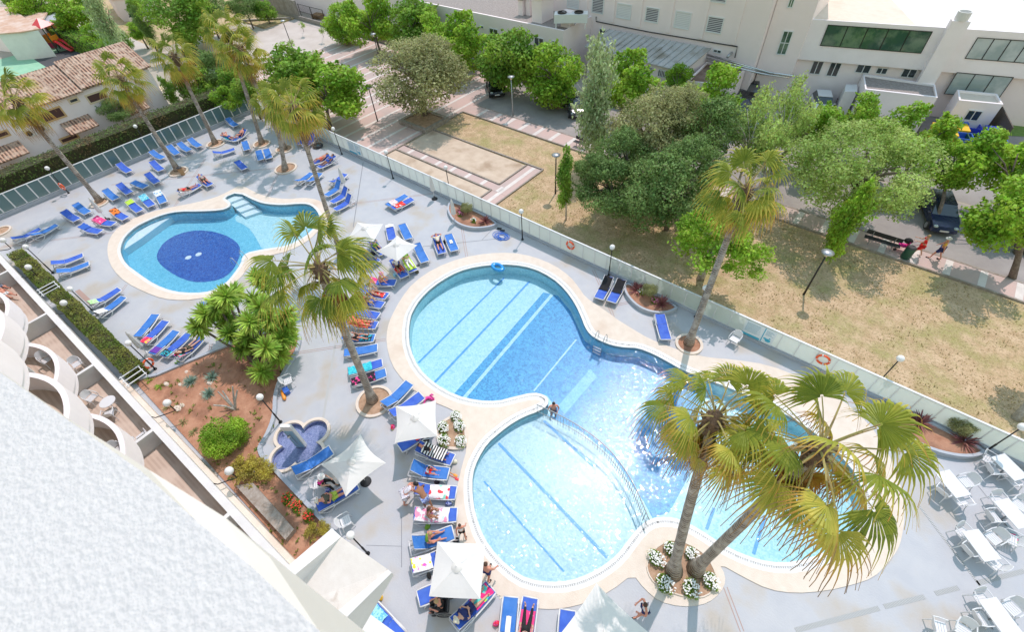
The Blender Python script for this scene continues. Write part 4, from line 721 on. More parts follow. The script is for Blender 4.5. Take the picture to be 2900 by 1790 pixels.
# wedge-shaped white canopy
zc = 8.0; A, B = g(940,1497,zc), g(1109,1623,zc); Ai, Bi = g(966,1521,zc), g(1099,1614,zc); Lo, Li = g(690,1712,zc), g(730,1716,zc); Ro, Ri = g(880,1850,zc), g(815,1850,zc)
M['canopyfloor'] = mat('stained_white_render', (.78, .735, .68), .8, (.72, .67, .61), 3.0, bump=.1, col3=(.5, .42, .34), scale3=2.2, ramp3=(.66, .8))
root = empty('canopy', (A.x, A.y, 0), 0, 'white wedge shaped canopy with low parapets jutting out below the camera', 'canopy'); sh = lambda p, z=None: Vector((p[0] - A.x, p[1] - A.y, p[2] if z is None else z))
mb = MB()
def prism(P, zt, zb): # zt, zb lists per vertex
    k = len(P); ar = area2(P); P = P if ar > 0 else P[::-1]; zt = zt if ar > 0 else zt[::-1]; zb = zb if ar > 0 else zb[::-1]
    mb.add([sh(p, z) for p, z in zip(P, zt)] + [sh(p, z) for p, z in zip(P, zb)], [tuple(range(k)), tuple(range(2 * k - 1, k - 1, -1))] + [(i, k + i, k + (i + 1) % k, (i + 1) % k) for i in range(k)])
prism([A, Ai, Li, Lo], [zc, zc, zc, zc], [7.7, 7.7, 6.0, 6.0]); prism([B, Bi, Ri, Ro], [zc] * 4, [7.75, 7.75, 5.6, 5.6]); mb.build('side_walls', M['white'], root)
mb = MB(); prism([Ai, Bi, Ri, Li], [zc - .01, zc - .01, 6.9, 6.9], [7.7, 7.7, 6.0, 6.0]); mb.build('sloping_floor', M['canopyfloor'], root)
mb = MB(); z2 = 2.7; l = [g(*p, z2) for p in [(1043,1737),(1130,1800),(1190,1870),(960,1870),(990,1800)]]; l3 = xy(l); mb.poly(l3 if area2(l3) > 0 else l3[::-1], z2, (), 0); mb.build('low_wall', M['white'], label='white low roof edge beside the single lounger at the bottom', cat='wall')
# terrace furniture, wall lamps, trellises
def wall_lamp(px, lab):
    p = g(*px, 1.65); wx = p.x - .55; root = empty('wall_lamp', (wx, yl(wx), 1.0), 0, lab, 'lamp', 'globe lamps on curved arms along the terrace wall'); d = p - Vector((wx, yl(wx), 1.0))
    mb = MB(); mb.tube([(0, 0, 0), (.1, .1, -.12), (d.x * .6, d.y * .6 + .1, -.2), (d.x, d.y, -.1), (d.x, d.y, d.z - .18)], .03, 6); mb.build('arm', M['black'], root, True); mb = MB(); mb.ell(d, .2, 14, 10); mb.build('globe', M['globe'], root, True)
for px, lab in [(T('e', 25, 775), 'wall lamp cut by the left edge of the view'), (T('e', 268, 1030), 'wall lamp beside the first stretch of hedge'), (T('e', 605, 1372), 'wall lamp beside the second stretch of hedge'), (T('i', 1590, 812), 'wall lamp over the red soil near the broken stones'), (T('i', 2180, 1460), 'lowest wall lamp, beside the stone path')]: wall_lamp(px, lab)
def trellis(c, lab):
    root = empty('trellis', (c, yl(c) + .1, .95), ang, lab, 'trellis', 'white trellises between the hedges'); mb = MB()
    for i in range(3): mb.beam((i * .45 - .45, 0, 0), (i * .45 - .45, 1.15, 0), .05, .05)
    mb.beam((-.6, .1, -.03), (.6, .1, -.03), .04, .04); mb.beam((-.6, 1.08, -.03), (.6, 1.08, -.03), .04, .04); mb.build('bars', M['whitemetal'], root)
trellis(-40.2, 'white trellis bars in the gap between the two hedges'); trellis(-27.4, 'white trellis bars between the long hedge and the red soil')
mb = MB(); mb.poly([(-40.0, -2.2), (-37.4, -2.05), (-37.4, -1.75), (-40.0, -1.9)], .012); S('terracotta_strip', mb, M['joint_red'])
l = xy([tg('n', *p) for p in [(0,120),(390,560),(310,660),(-160,150)]]); l = l if area2(l) > 0 else l[::-1]; mb = MB(); mb.poly(l, .35, (), 0); mb.build('stone_slab', M['stone'], label='weathered stone slab path between the red geraniums and the terrace wall', cat='path')
# ================================================================ service buildings, upper right
M['offwhite'] = mat('cream_render', (.90, .79, .79), .8, (.85, .75, .745), .35, bump=.05); M['gravel'] = mat('roof_gravel', (.23, .20, .19), .95, (.36, .32, .30), 6.0, bump=.8, bscale=14)
M['louvre'] = wavemat('louvre', (.60, .60, .62), (.07, .07, .10), 2.1, 'Z', .2, .5, .5); M['louvrew'] = wavemat('white_louvre', (.74, .74, .75), (.62, .62, .64), 2.1, 'Z', .2)
FR = M['whitemetal']
def rect_on(root, P0, n, pa, pb, mat_, name, frame=.06, fm=None, bars=0, depth=.05, hbars=0):
    """window between two opposite picture corners on a vertical plane: frame part with a pane sub-part"""
    n = Vector(n).normalized(); s = Vector((-n.y, n.x, 0)); A = hit(*pa, P0, n); B = hit(*pb, P0, n); o = Vector(P0)
    sa, sb = sorted(((A - o).dot(s), (B - o).dot(s))); za, zb_ = sorted((A.z, B.z)); cen = o + s * (sa + sb) / 2; w = (sb - sa) / 2; base = cen - root.matrix_basis.translation
    Ri_ = Matrix.Rotation(-root.rotation_euler.z, 3, 'Z'); rot = math.atan2(s.y, s.x); fm = fm or FR; Mx = Matrix.Translation(Ri_ @ Vector((base.x, base.y, 0))) @ Matrix.Rotation(rot - root.rotation_euler.z, 4, 'Z'); z0 = za - root.location.z; z1 = zb_ - root.location.z
    yo = -1 if (Matrix.Rotation(rot, 3, 'Z') @ Vector((0, 1, 0))).dot(n) < 0 else 1
    y = lambda a, b: (min(a * yo, b * yo), max(a * yo, b * yo)); mb = MB(); f = frame
    mb.box(-w, w, *y(-.02, depth + .02), z0 - f, z0, Mx); mb.box(-w, w, *y(-.02, depth + .02), z1, z1 + f, Mx); mb.box(-w - f, -w, *y(-.02, depth + .02), z0 - f, z1 + f, Mx); mb.box(w, w + f, *y(-.02, depth + .02), z0 - f, z1 + f, Mx)
    for i in range(bars): x = -w + 2 * w * (i + 1) / (bars + 1); mb.box(x - .03, x + .03, *y(-.01, depth + .012), z0, z1, Mx)
    for i in range(hbars): z = z0 + (z1 - z0) * (i + 1) / (hbars + 1); mb.box(-w, w, *y(-.01, depth + .008), z - .03, z + .03, Mx)
    fo = mb.build(name, fm, root); mb = MB(); mb.box(-w, w, *y(-.01, depth * .5 + .003), z0, z1, Mx); mb.build('pane', mat_, fo); return fo
def poly_box(root, pts, z, z0, m, name, capm=None):
    o = root.matrix_basis.translation; l = [(p[0] - o.x, p[1] - o.y) for p in pts]; l = l if area2(l) > 0 else l[::-1]; mb = MB()
    if capm is None: mb.poly(l, z, (), z0)
    else:
        inn = offset(l, -.22); mb.poly(l, z, [inn], z0); mb2 = MB(); mb2.poly(inn, z - .14); mb2.build('roof', capm, root)
    return mb.build(name, m, root)
an = empty('annex', (-60, 45.8, 0), 0, 'long low cream annex with a dark gravel roof along the car park', 'building'); poly_box(an, [(-95, 45.8), (-31.9, 45.8), (-31.9, 51.2), (-31.9, 62), (-95, 62)], 5.0, 0, M['offwhite'], 'wall', M['gravel'])
for (a, b, bars) in [(((c, *p), (c, *q)), 1, 1) for c, p, q in ()]: pass
for p, q, b_ in [(('c',218,350),('c',298,440),1), (('c',385,385),('c',430,430),1), (('b',2225,265),('b',2305,370),1), (('b',2130,240),('b',2165,262),0), (('c',55,315),('c',120,345),1), (('b',1225,55),('b',1330,90),2), (('b',1640,115),('b',1720,150),1)]: rect_on(an, (0, 45.8, 0), (0, -1, 0), T(*p), T(*q), M['window'], 'window', .06, None, b_)
for p, q, h in [((190,190),(320,190),2.2), ((60,125),(120,125),1.4), ((130,125),(190,125),1.7)]:
    P = tg('c', *p, 5.0); Q = tg('c', *q, 5.0); mb = MB(); mb.box(P.x, Q.x, P.y, P.y + 2.2, 4.85, 5 + h); o = mb.build('rooftop_hut', M['offwhite'], label={190: 'largest white rooftop hut on the gravel roof', 60: 'smallest white rooftop hut at the left on the gravel roof', 130: 'white rooftop hut with a small hatch on the gravel roof'}[p[0]], cat='roof hut'); mb = MB(); mb.box(P.x - .15, Q.x + .15, P.y - .15, P.y + 2.35, 5 + h, 5.12 + h); mb.build('roof_slab', M['concrete'], o)
P = tg('c', 510, 240, 5); mb = MB(); mb.box(P.x - .55, P.x + .55, P.y - .1, P.y + .8, 4.85, 6.3); mb.build('rooftop_vent', M['offwhite'], label='square white vent box in front of the rooftop cooling unit', cat='vent')
P = tg('c', 590, 180, 5.6); root = empty('cooling_unit', (P.x - .3, P.y - .4, 4.86), .55, 'rooftop cooling unit with two round black fans', 'air conditioner'); mb = MB(); mb.box(-1.6, 1.9, -.6, .6, .6, 1.4); mb.build('housing', M['whitemetal'], root)
for x in (-.8, .95): mb = MB(); mb.lathe([(.48, 1.4), (.48, 1.52), (.4, 1.52), (.38, 1.42), (0, 1.42)], 16, (x, 0, 0)); mb.build('fan', M['black'], root)
for x in (-1.4, 1.7):
    for y in (-.5, .5): mb = MB(); mb.box(x - .05, x + .05, y - .05, y + .05, 0, .6); mb.build('leg', M['whitemetal'], root)
mf = empty('hall', (-25, 51.2, 0), 0, 'tall cream hall with alternating dark and white louvred windows', 'building'); mb = MB(); mb.box(-12.5, 11.6, 0, 14, 0, 17); mb.build('wall', M['offwhite'], mf)
for i, (p, q, k) in enumerate([((755,-40),(895,120),0), ((990,30),(1155,168),1), ((1260,65),(1420,205),0), ((1535,105),(1725,262),1), ((1840,155),(2035,302),0), ((520,-60),(655,75),1), ((1880,-150),(2085,15),0)]):
    P_, Q_ = T('c', *p), T('c', *q); rect_on(mf, (0, 51.2, 0), (0, -1, 0), (P_[0] + 3, Q_[1] - 4), (Q_[0] - 6, P_[1] + 6), M['louvrew'] if k else M['louvre'], 'louvred_window', .09)
mb = MB()
for xx in (700, 950, 1200, 1480, 1790, 2100): P = hit(*T('c', xx, 230 + (xx - 800) * .15), (0, 51.2, 0), (0, -1, 0)); mb.box(P.x + 25 - .18, P.x + 25 + .18, -.10, .01, 4.8, 17)
mb.build('pilasters', M['offwhite'], mf)
mb = MB(); mb.tube([hit(*T('c', *p), (0, 51.1, 0), (0, -1, 0)) - Vector((25 - 50, 51.2, 0)) for p in [(800,155),(800,200),(1300,300),(2145,440),(2120,545)]], .05, 6); mb.build('drain_pipe', M['black'], mf)
rect_on(mf, (0, 51.2, 0), (0, -1, 0), T('c', 840, 270), T('c', 885, 325), M['window'], 'small_window', .06, None, 1); rect_on(mf, (0, 51.2, 0), (0, -1, 0), T('c', 1925, 468), T('c', 1985, 500), M['window'], 'small_window', .06, None, 1)
# metal roofed shed
q = [tg('c', 690, 440, 3.4), tg('c', 1630, 680, 3.4), tg('c', 1895, 455, 4.4), tg('c', 930, 275, 4.4)]; root = empty('shed', (q[0].x, q[0].y, 0), 0, 'lean-to shed with a stained ribbed metal roof', 'shed'); o = q[0] * 1; o.z = 0
mb = MB(); pts = [p - o for p in q]; mb.add(pts + [p - Vector((0, 0, .1)) for p in pts], [(0, 1, 2, 3), (7, 6, 5, 4), (0, 4, 5, 1), (1, 5, 6, 2), (2, 6, 7, 3), (3, 7, 4, 0)])
for i in range(17): t = i / 16; a_ = pts[0].lerp(pts[1], t); b_ = pts[3].lerp(pts[2], t); mb.beam(a_ + Vector((0, 0, .02)), b_ + Vector((0, 0, .02)), .06, .09)
M['metalroof'] = mat('stained_metal_roof', (.50, .51, .52), .4, (.42, .42, .41), 1.2, metal=.2, col3=(.27, .255, .22), scale3=.55, ramp3=(.54, .70)); mb.build('roof', M['metalroof'], root)
w = [Vector((p.x, p.y, 0)) - o for p in q]; mb = MB(); mb.add([w[0] + Vector((.3, .3, 0)), w[1] + Vector((-.3, .3, 0)), w[2] + Vector((-.3, 0, 0)), w[3] + Vector((.3, 0, 0))] + [w[0] + Vector((.3, .3, 3.25)), w[1] + Vector((-.3, .3, 3.25)), w[2] + Vector((-.3, 0, 4.2)), w[3] + Vector((.3, 0, 4.2))], [(0, 1, 5, 4), (1, 2, 6, 5), (2, 3, 7, 6), (3, 0, 4, 7)]); mb.build('wall', M['offwhite'], root)
P0 = q[0] + Vector((0, .24, 0)); nn = Vector((-(q[1] - q[0]).y * -1, -(q[1] - q[0]).x, 0)).normalized()
for p_, q_ in [((790,525),(890,560)), ((900,545),(1010,575)), ((1400,660),(1475,740)), ((1240,620),(1330,660))]: rect_on(root, P0, nn, T('c', *p_), T('c', *q_), M['window'], 'barred_window', .05, None, 5)
br = empty('flat_roofed_store', (-14, 49, 0), 0, 'low store with a brown leaf-littered flat roof', 'building'); M['brownroof'] = mat('littered_roof', (.23, .15, .11), .95, (.16, .10, .07), 2.0, bump=.4, col3=(.35, .26, .21), scale3=.8)
poly_box(br, [tg('c', *p, 3.0) for p in [(1660,770),(1850,585),(2225,650),(2080,800)]], 3.0, 0, M['offwhite'], 'wall', M['brownroof'])
root = empty('service_pipes', (-12, 50, 3.3), 0, 'bundle of shiny silver pipes running along the hall wall', 'pipes'); o = Vector((-12, 50, 3.3))
for k, (a, b) in enumerate([((1850,515),(2460,690)), ((1850,550),(2400,680)), ((1850,575),(2380,700))]): mb = MB(); A_, B_ = tg('c', *a, 3.6 - .1 * k) - o, tg('c', *b, 3.6 - .1 * k) - o; mb.tube([A_, B_, B_ + Vector((2.4, .4, 0))], .09, 8); mb.build('pipe', M['steel'], root, True)
mb = MB(); mb.tube([tg('c', 2050, 540, 3.9) - o, tg('c', 2090, 500, 4.1) - o], .14, 8); mb.build('duct', M['galv'], root, True)
# glazed stair tower and right block
n2 = Vector((.289, -1, 0)).normalized(); Pw = Vector((-10.3, 53.1, 0)); al = lambda t: Pw + Vector((1, .289, 0)).normalized() * t; bk_ = -n2
tw = empty('stair_tower', (-11.5, 52.3, 0), 0, 'white stair tower with a tall glazed strip', 'tower'); ta = Vector((-13.35, 52.0, 0)); tb = Vector((-10.25, 52.85, 0)); poly_box(tw, [ta, tb, tb + Vector((-.3, 6, 0)), ta + Vector((-.6, 6, 0))], 16, 2.6, M['offwhite'], 'wall')
nt_ = Vector(((tb - ta).y, -(tb - ta).x, 0)).normalized()
rect_on(tw, ta, nt_, (2175 + 190 / 3.36, 60 / 3.36), (2175 + 300 / 3.36, -160 / 3.36), M['greenwindow'], 'window', .08, None, 1, hbars=1); rect_on(tw, ta, nt_, T('d', 85, 505), T('d', 235, 300), M['greenwindow'], 'window', .08, None, 1, hbars=1)
rb = empty('modern_block', (0, 56, 0), 0, 'white modern block with long green glass windows and a flat roof', 'building')
poly_box(rb, [al(0), al(34), al(34) + bk_ * 40, al(0) + bk_ * 40], 7.2, 3.9, M['housewhite'], 'upper_wall', M['white']); poly_box(rb, [al(-3) + bk_ * .35, al(34) + bk_ * .35, al(34) + bk_ * 8, al(-3) + bk_ * 8], 3.9, 0, M['offwhite'], 'lower_wall')
for p_, q_, m_, b_, pl in [((500,425),(1560,300),'greenwindow',4,0), ((1880,548),(2640,400),'palewindow',3,0), ((1680,885),(2330,735),'palewindow',2,0)]: rect_on(rb, Pw + n2 * .0, n2, T('d', *p_), T('d', *q_), M[m_], 'window', .04, M['black'], b_)
for p_, q_, b_ in [((395,692),(530,585),1), ((555,712),(700,600),1), ((830,680),(985,622),1), ((1025,690),(1140,650),1), ((1262,722),(1420,662),1)]: rect_on(rb, Pw + bk_ * .35, n2, T('d', *p_), T('d', *q_), M['window'], 'window', .05, None, b_)
pa, pb = hit(*T('d', 1735, 180), Pw, n2), hit(*T('d', 1905, 200), Pw, n2); mb = MB(); o = Vector((0, 56, 0)); a_, b_ = Vector((pa.x, pa.y, 0)) - o, Vector((pb.x, pb.y, 0)) - o
V = [a_, b_, b_ + n2 * .7, a_ + n2 * .7]; mb.add([v for v in V] + [v + Vector((0, 0, 7.9)) for v in V], [(0, 1, 5, 4), (1, 2, 6, 5), (2, 3, 7, 6), (3, 0, 4, 7), (4, 5, 6, 7)]); mb.build('pier', M['housewhite'], rb)
mb = MB(); mb.lathe([(.48, 7.9), (.48, 8.5), (.4, 8.5), (.4, 8.1), (0, 8.1)], 16, tuple((a_ + b_) / 2 + n2 * .3)); mb.build('chimney', M['cream'], rb)
mb = MB(); mb.add([al(0) + bk_ * .5 + Vector((0, 0, 7.07)) - o, al(8) + bk_ * .5 + Vector((0, 0, 7.07)) - o, al(6) + bk_ * 12 + Vector((0, 0, 7.07)) - o, al(2) + bk_ * 12 + Vector((0, 0, 7.07)) - o], [(0, 1, 2, 3)]); mb.build('roof_paving', M['coping'], rb)
b1 = empty('pump_house', (-1, 53, 0), 0, 'white box annex with a gravel roof against the modern block', 'building'); poly_box(b1, [tg('d', *p, 3.1) for p in [(925,845),(1615,925),(1590,800),(905,700)]], 3.1, 0, M['housewhite'], 'wall', M['gravel'])
b2 = empty('porch', (4, 55, 0), 0, 'small white porch with a tiled roof and a glass door', 'building'); pp = [tg('d', *p, 2.9) for p in [(1820,950),(2240,990),(2180,890),(1800,850)]]; poly_box(b2, pp, 2.9, 0, M['housewhite'], 'wall', M['coping'])
nb_ = Vector(((pp[1] - pp[0]).y, -(pp[1] - pp[0]).x, 0)).normalized(); rect_on(b2, pp[0], nb_, T('d', 1860, 1130), T('d', 2040, 1060), M['window'], 'glass_door', .06, None, 1)
b3 = empty('small_store', (-6, 53.2, 0), 0, 'narrow white store beside the bicycles', 'building'); poly_box(b3, [tg('d', *p, 2.4) for p in [(730,870),(850,870),(850,800),(740,800)]], 2.4, 0, M['white'], 'wall')
M['yard'] = mat('service_yard', (.34, .31, .29), .9, (.28, .255, .24), .6); mb = MB(); mb.poly([(-12, 43.3), (30, 43.3), (30, 60), (-12, 60)], -.01); S('service_yard', mb, M['yard'])
mb = MB(); mb.box(-86, -12, 42.95, 43.25, 0, .55); mb.build('low_wall', M['concrete'], label='long low concrete wall along the back of the car park', cat='wall')
# far left of the plaza
mb = MB(); P1_, P2_ = Vector((-96, 42.6, 0)), Vector((-80.2, 43.2, 0)); mb.beam(P1_ + Vector((0, 0, 1.3)), P2_ + Vector((0, 0, 1.3)), .25, 2.6); mb.build('concrete_wall', M['concrete'], label='high grey concrete wall at the end of the plaza', cat='wall')
mb = MB(); mb.beam((-87.5, 37.5, .2), (-81.4, 42.2, .2), .3, .5); mb.build('low_wall', M['concrete'], label='short low wall at the corner of the rough grass', cat='wall')
root = empty('mesh_gate', (-79.8, 43.3, 0), 0, 'dark green mesh gate of the rubble yard', 'gate'); mb = MB()
for x in (0, 3.2, 6.4): mb.beam((x, 0, 0), (x, 0, 2.2), .08, .08)
for z in (.1, 1.2, 2.2): mb.beam((0, 0, z), (6.4, 0, z), .05, .05)
for i in range(22): mb.beam((.3 * i, 0, .1), (.3 * i, 0, 2.2), .015, .015, (0, 1, 0))
mb.build('bars', M['black'], root)
M['wood_orange'] = mat('bare_wood', (.45, .28, .14), .8, (.35, .2, .1), 4.0)
for px, lab, h in [(('b',830,30), 'stack of wooden pallets beside the annex', 1.4), (('b',540,160), 'wooden pallets leaning in the rubble yard', .7)]:
    P = tg(*px, .4); root = empty('pallet_stack', (P.x, P.y + 1, 0), .2, lab, 'pallets')
    for i in range(int(h / .16)):
        mb = MB()
        for j in range(5): mb.box(-.9, .9, -.6 + j * .27, -.45 + j * .27, i * .16 + .1, i * .16 + .13)
        for j in (-.85, 0, .85): mb.box(j - .05, j + .05, -.6, .6, i * .16, i * .16 + .1)
        mb.build('pallet', M['wood_orange'], root)
# ================================================================ townhouse and gardens, upper left
M['roof_tile'] = wavemat('clay_tiles', (.52, .32, .22), (.13, .07, .05), 1.15, 'Y', 1.0, .45, .85, ((.50, .37, .28), 2.2))
M['ochre'] = mat('ochre_surround', (.62, .43, .22), .8); M['creamframe'] = mat('cream_surround', (.72, .62, .45), .8); M['brownshut'] = wavemat('brown_shutter', (.13, .06, .055), (.06, .03, .03), 6.0, 'Z', .3)
XE = -63.7; Y0, Y1 = -14.0, 15.6; th = empty('townhouse', (XE, 6, 0), 0, 'row of white townhouses with an old clay tile roof behind the hedge', 'house')
mb = MB(); mb.box(-8.6, 0, Y0 - 6, Y1 - 6, 0, 4.7); mb.add([(0, Y1 - 6, 4.7), (-8.6, Y1 - 6, 4.7), (-4.3, Y1 - 6, 6.1)], [(0, 1, 2)]); mb.build('wall', M['housewhite'], th)
def tiled(name, root, x0, z0, x1, z1, ya, yb, th_=.14):
    mb = MB(); d = Vector((x1 - x0, 0, z1 - z0)); up = Vector((-d.z, 0, d.x)).normalized(); up = up if up.z > 0 else -up
    n = max(2, int((yb - ya) / .09)); V = []
    for i in range(n + 1):
        y = ya + (yb - ya) * i / n; w = .055 * abs(math.sin(math.pi * (y - ya) / .30)); V += [Vector((x0, y, z0)) + up * w, Vector((x1, y, z1)) + up * w]
    mb.add(V, [(2 * i, 2 * i + 1, 2 * i + 3, 2 * i + 2) if x1 < x0 else (2 * i, 2 * i + 2, 2 * i + 3, 2 * i + 1) for i in range(n)]); mb.add([V[0] - up * th_, V[1] - up * th_, V[-2] - up * th_, V[-1] - up * th_], [(0, 1, 3, 2)]); mb.add([V[0], V[-2], V[-2] - up * th_, V[0] - up * th_], [(0, 3, 2, 1)])
    return mb.build(name, M['roof_tile'], root)
tiled('roof', th, .35, 4.75, -4.3, 6.3, Y0 - 6, 3.2); tiled('roof', th, .35, 4.95, -4.3, 6.55, 3.2, Y1 - 5.7); tiled('back_roof', th, -8.9, 4.75, -4.3, 6.3, Y0 - 6, Y1 - 5.7)
for p_, q_, fm_, m_ in [((675,975),(725,930),'creamframe','window'), ((865,975),(985,860),'creamframe','brownshut'), ((430,1160),(560,1020),'ochre','brownshut'), ((600,1355),(720,1275),'ochre','brownshut'), ((205,1175),(270,1110),'ochre','brownshut'), ((-20,1310),(55,1245),'ochre','brownshut')]: rect_on(th, (XE, 0, 0), (1, 0, 0), T('a', *p_), T('a', *q_), M[m_], 'window', .14, M[fm_])
rect_on(th, (XE, Y1, 0), (0, 1, 0), T('a', 1390, 780), T('a', 1430, 700), M['ochre'], 'window', .1, M['creamframe'])
for ya, yb, z in [(-.6, 2.2, 2.4), (5.8, 8.4, 2.5), (11.4, 13.4, 2.4)]: tiled('porch_roof', th, 1.7, z - .5, 0, z + .2, ya - 6, yb - 6)
mb = MB(); mb.add([(0, -5.6, 2.7), (1.6, -5.6, 2.3), (1.6, -2.0, 2.3), (0, -2.0, 2.7)] , [(0, 1, 2, 3)]); M['awn'] = wavemat('striped_awning', (.72, .68, .60), (.68, .48, .12), .55, 'Y', .0); mb2 = MB(); mb2.box(0, 1.6, -11.6, -8.0, 2.3, 2.34); mb2.build('awning', M['awn'], th)
mb2 = MB(); mb2.box(-1.5, 1.2, Y1 - 6, Y1 - 4.6, 2.4, 2.46); mb2.build('awning', M['creamframe'], th)
for i, px in enumerate(((285,1262),(400,1215))):
    P = hit(*T('a', *px), (XE + .2, 0, 0), (1, 0, 0)); root = empty('air_conditioner', P + Vector((0, 0, -.3)), 0, ('left' if i == 0 else 'right') + ' of two white outdoor fan units on the townhouse wall', 'air conditioner', 'fan units on the townhouse wall'); mb = MB(); mb.box(-.2, .15, -.42, .42, 0, .62); mb.build('housing', M['whitemetal'], root); mb = MB(); mb.tube([(.15, -.1, .31), (.18, -.1, .31)], .25, 14); mb.build('fan', M['rubber'], root)
# white house and neighbours
def wall_house(name, label, pts, z, m, roofm, cat='house', z0=0):
    c = sum((Vector((p[0], p[1], 0)) for p in pts), Vector()) / len(pts); root = empty(name, c, 0, label, cat); o = poly_box(root, pts, z, z0, m, 'wall'); l = [(p[0] - c.x, p[1] - c.y) for p in pts]; l = l if area2(l) > 0 else l[::-1]; mb = MB(); mb.poly(offset(l, .25), z + .16, (), z + .003); mb.build('roof', roofm, root); return root
M['terra'] = mat('terracotta_roof', (.60, .40, .30), .85, (.50, .30, .21), 2.0, bump=.2, col3=(.66, .52, .45), scale3=.7)
wh = wall_house('white_house', 'white house with a terracotta roof and a dark green door beside the playground', [(-113.5, 8.9), (-104.4, 12.3), (-104.2, 15.6), (-112, 19), (-125, 14)], 3.1, M['housewhite'], M['terra'])
M['greendoor'] = wavemat('green_shutter', (.03, .09, .075), (.015, .05, .04), 5.0, 'Z', .3); nw = Vector((3.4, -9.1, 0)).normalized(); rect_on(wh, (-104.4, 12.3, 0), (nw.x * 1, nw.y, 0), T('a', 330, 490), T('a', 285, 365), M['greendoor'], 'door', .05); rect_on(wh, (-104.4, 12.3, 0), nw, T('a', 75, 430), T('a', 115, 365), M['greendoor'], 'window', .05)
q = [tg('a', *p, 2.8) for p in [(170,150),(380,232),(700,205),(470,95),(240,62)]]; M['greyroof'] = wavemat('grey_metal_roof', (.42, .44, .48), (.35, .37, .41), 1.0, 'Y', .2); wall_house('cafe_pavilion', 'cafe pavilion with a pale grey metal roof and orange wall', q, 2.7, mat('orange_wall', (.62, .25, .08), .8), M['greyroof'], 'building')
wall_house('old_house', 'house with a pinkish tiled roof at the upper left corner', [tg('a', *p, 4) for p in [(-60,120),(60,60),(160,110),(330,240),(180,260),(-60,280)]], 3.4, M['white'], M['terra'])
wall_house('roadside_house', 'cream house wall at the top behind the parked white car', [tg('a', *p, 3.2) for p in [(1000,-60),(1060,-10),(1420,-30),(1400,-120),(1010,-140)]], 3.2, M['offwhite'], M['terra'])
# playground tower
P = tg('a', 570, 480); root = empty('playground_tower', P, .4, 'playground tower with red roof, orange panels and a red slide', 'playground'); mr_, mo_, mg_, mbl = mat('red_plastic', (.70, .04, .05), .35), mat('orange_plastic', (.85, .30, .03), .4), mat('dark_green_plastic', (.02, .09, .06), .5), mat('blue_plastic', (.05, .15, .55), .4)
M['redp'], M['orangep'], M['greenp'], M['bluep'] = mr_, mo_, mg_, mbl
for x in (-.7, .7):
    for y in (-.7, .7): mb = MB(); mb.box(x - .06, x + .06, y - .06, y + .06, 0, 3.4); mb.build('post', mg_, root)
mb = MB(); mb.add([(-1.1, -1.1, 3.3), (1.1, -1.1, 3.3), (1.1, 1.1, 3.3), (-1.1, 1.1, 3.3), (0, 0, 4.3)], [(0, 1, 4), (1, 2, 4), (2, 3, 4), (3, 0, 4), (3, 2, 1, 0)]); mb.build('roof', mr_, root)
mb = MB(); mb.box(-.7, .7, -.7, .7, 1.3, 1.4); mb.box(-.7, -.64, -.6, .6, 1.4, 2.2); mb.box(-.6, .6, -.7, -.64, 1.4, 2.3); mb.box(.64, .7, -.6, .6, 1.4, 2.1); mb.build('panels', mo_, root)
for y, l_ in ((-.3, 2.6), (.5, 2.2)): mb = MB(); mb.tube([(.7, y, 1.45), (1.3, y, 1.25), (2.2, y, .6), (2.2 + l_ * .35, y, .25)], .28, 8, True, .4); mb.build('slide', mr_, root, True)
mb = MB(); mb.box(-2.8, -1.2, .6, .7, .1, 1.1); mb.box(-3.4, -2.9, -.9, .6, .1, 1.1); mb.build('climbing_panels', mat('burgundy_plastic', (.35, .03, .1), .5), root)
mb = MB(); p_ = tg('a', 560, 560); mb.poly([(p_.x - 3.4, p_.y - 2.2), (p_.x + 3.2, p_.y - 2.2), (p_.x + 3.2, p_.y + 3.2), (p_.x - 3.4, p_.y + 3.2)], .03); S('playground_mat', mb, mat('black_rubber_mat', (.07, .07, .075), .9))
# ================================================================ lamps
rnd = random.Random(12)
def proto_lamp(h, kind):
    root = empty('street_lamp' if kind else 'globe_lamp', (0, 0, 0)); mb = MB()
    if not kind:
        mb.tube([(0, 0, 0), (0, 0, .05)], [.10, .10], 10); mb.tube([(0, 0, .05), (0, 0, h * .36), (0, 0, h * .365), (0, 0, h - .14)], [.045, .045, .03, .028], 8); mb.build('pole', M['black'], root, True)
        mb = MB(); mb.tube([(0, 0, h - .2), (0, 0, h - .12)], [.06, .08], 10); mb.build('collar', M['black'], root); mb = MB(); mb.ell((0, 0, h), .175, 16, 12); mb.build('globe', M['globe'], root, True)
    else:
        mb.tube([(0, 0, 0), (0, 0, .8), (0, 0, h - .2)], [.07, .055, .045], 8); mb.build('pole', M['black'] if kind == 1 else M['galv'], root, True)
        mb = MB(); mb.lathe([(.08, h - .25), (.14, h - .02), (.14, h)], 12); mb.build('lantern', M['creamframe'], root, True); mb = MB(); mb.lathe([(.33, h), (.35, h + .03), (.1, h + .10), (0, h + .11)], 16); mb.build('hood', M['galv'], root, True)
    return root
LP0 = proto_lamp(2.5, 0); used = False
def place(proto, flag, p, rz, label, cat, group):
    o = proto if not flag[0] else copy_tree(proto); flag[0] = True; o.location = p; o.rotation_euler = (0, 0, rz); props(o, label, cat, group); return o
f0 = [False]
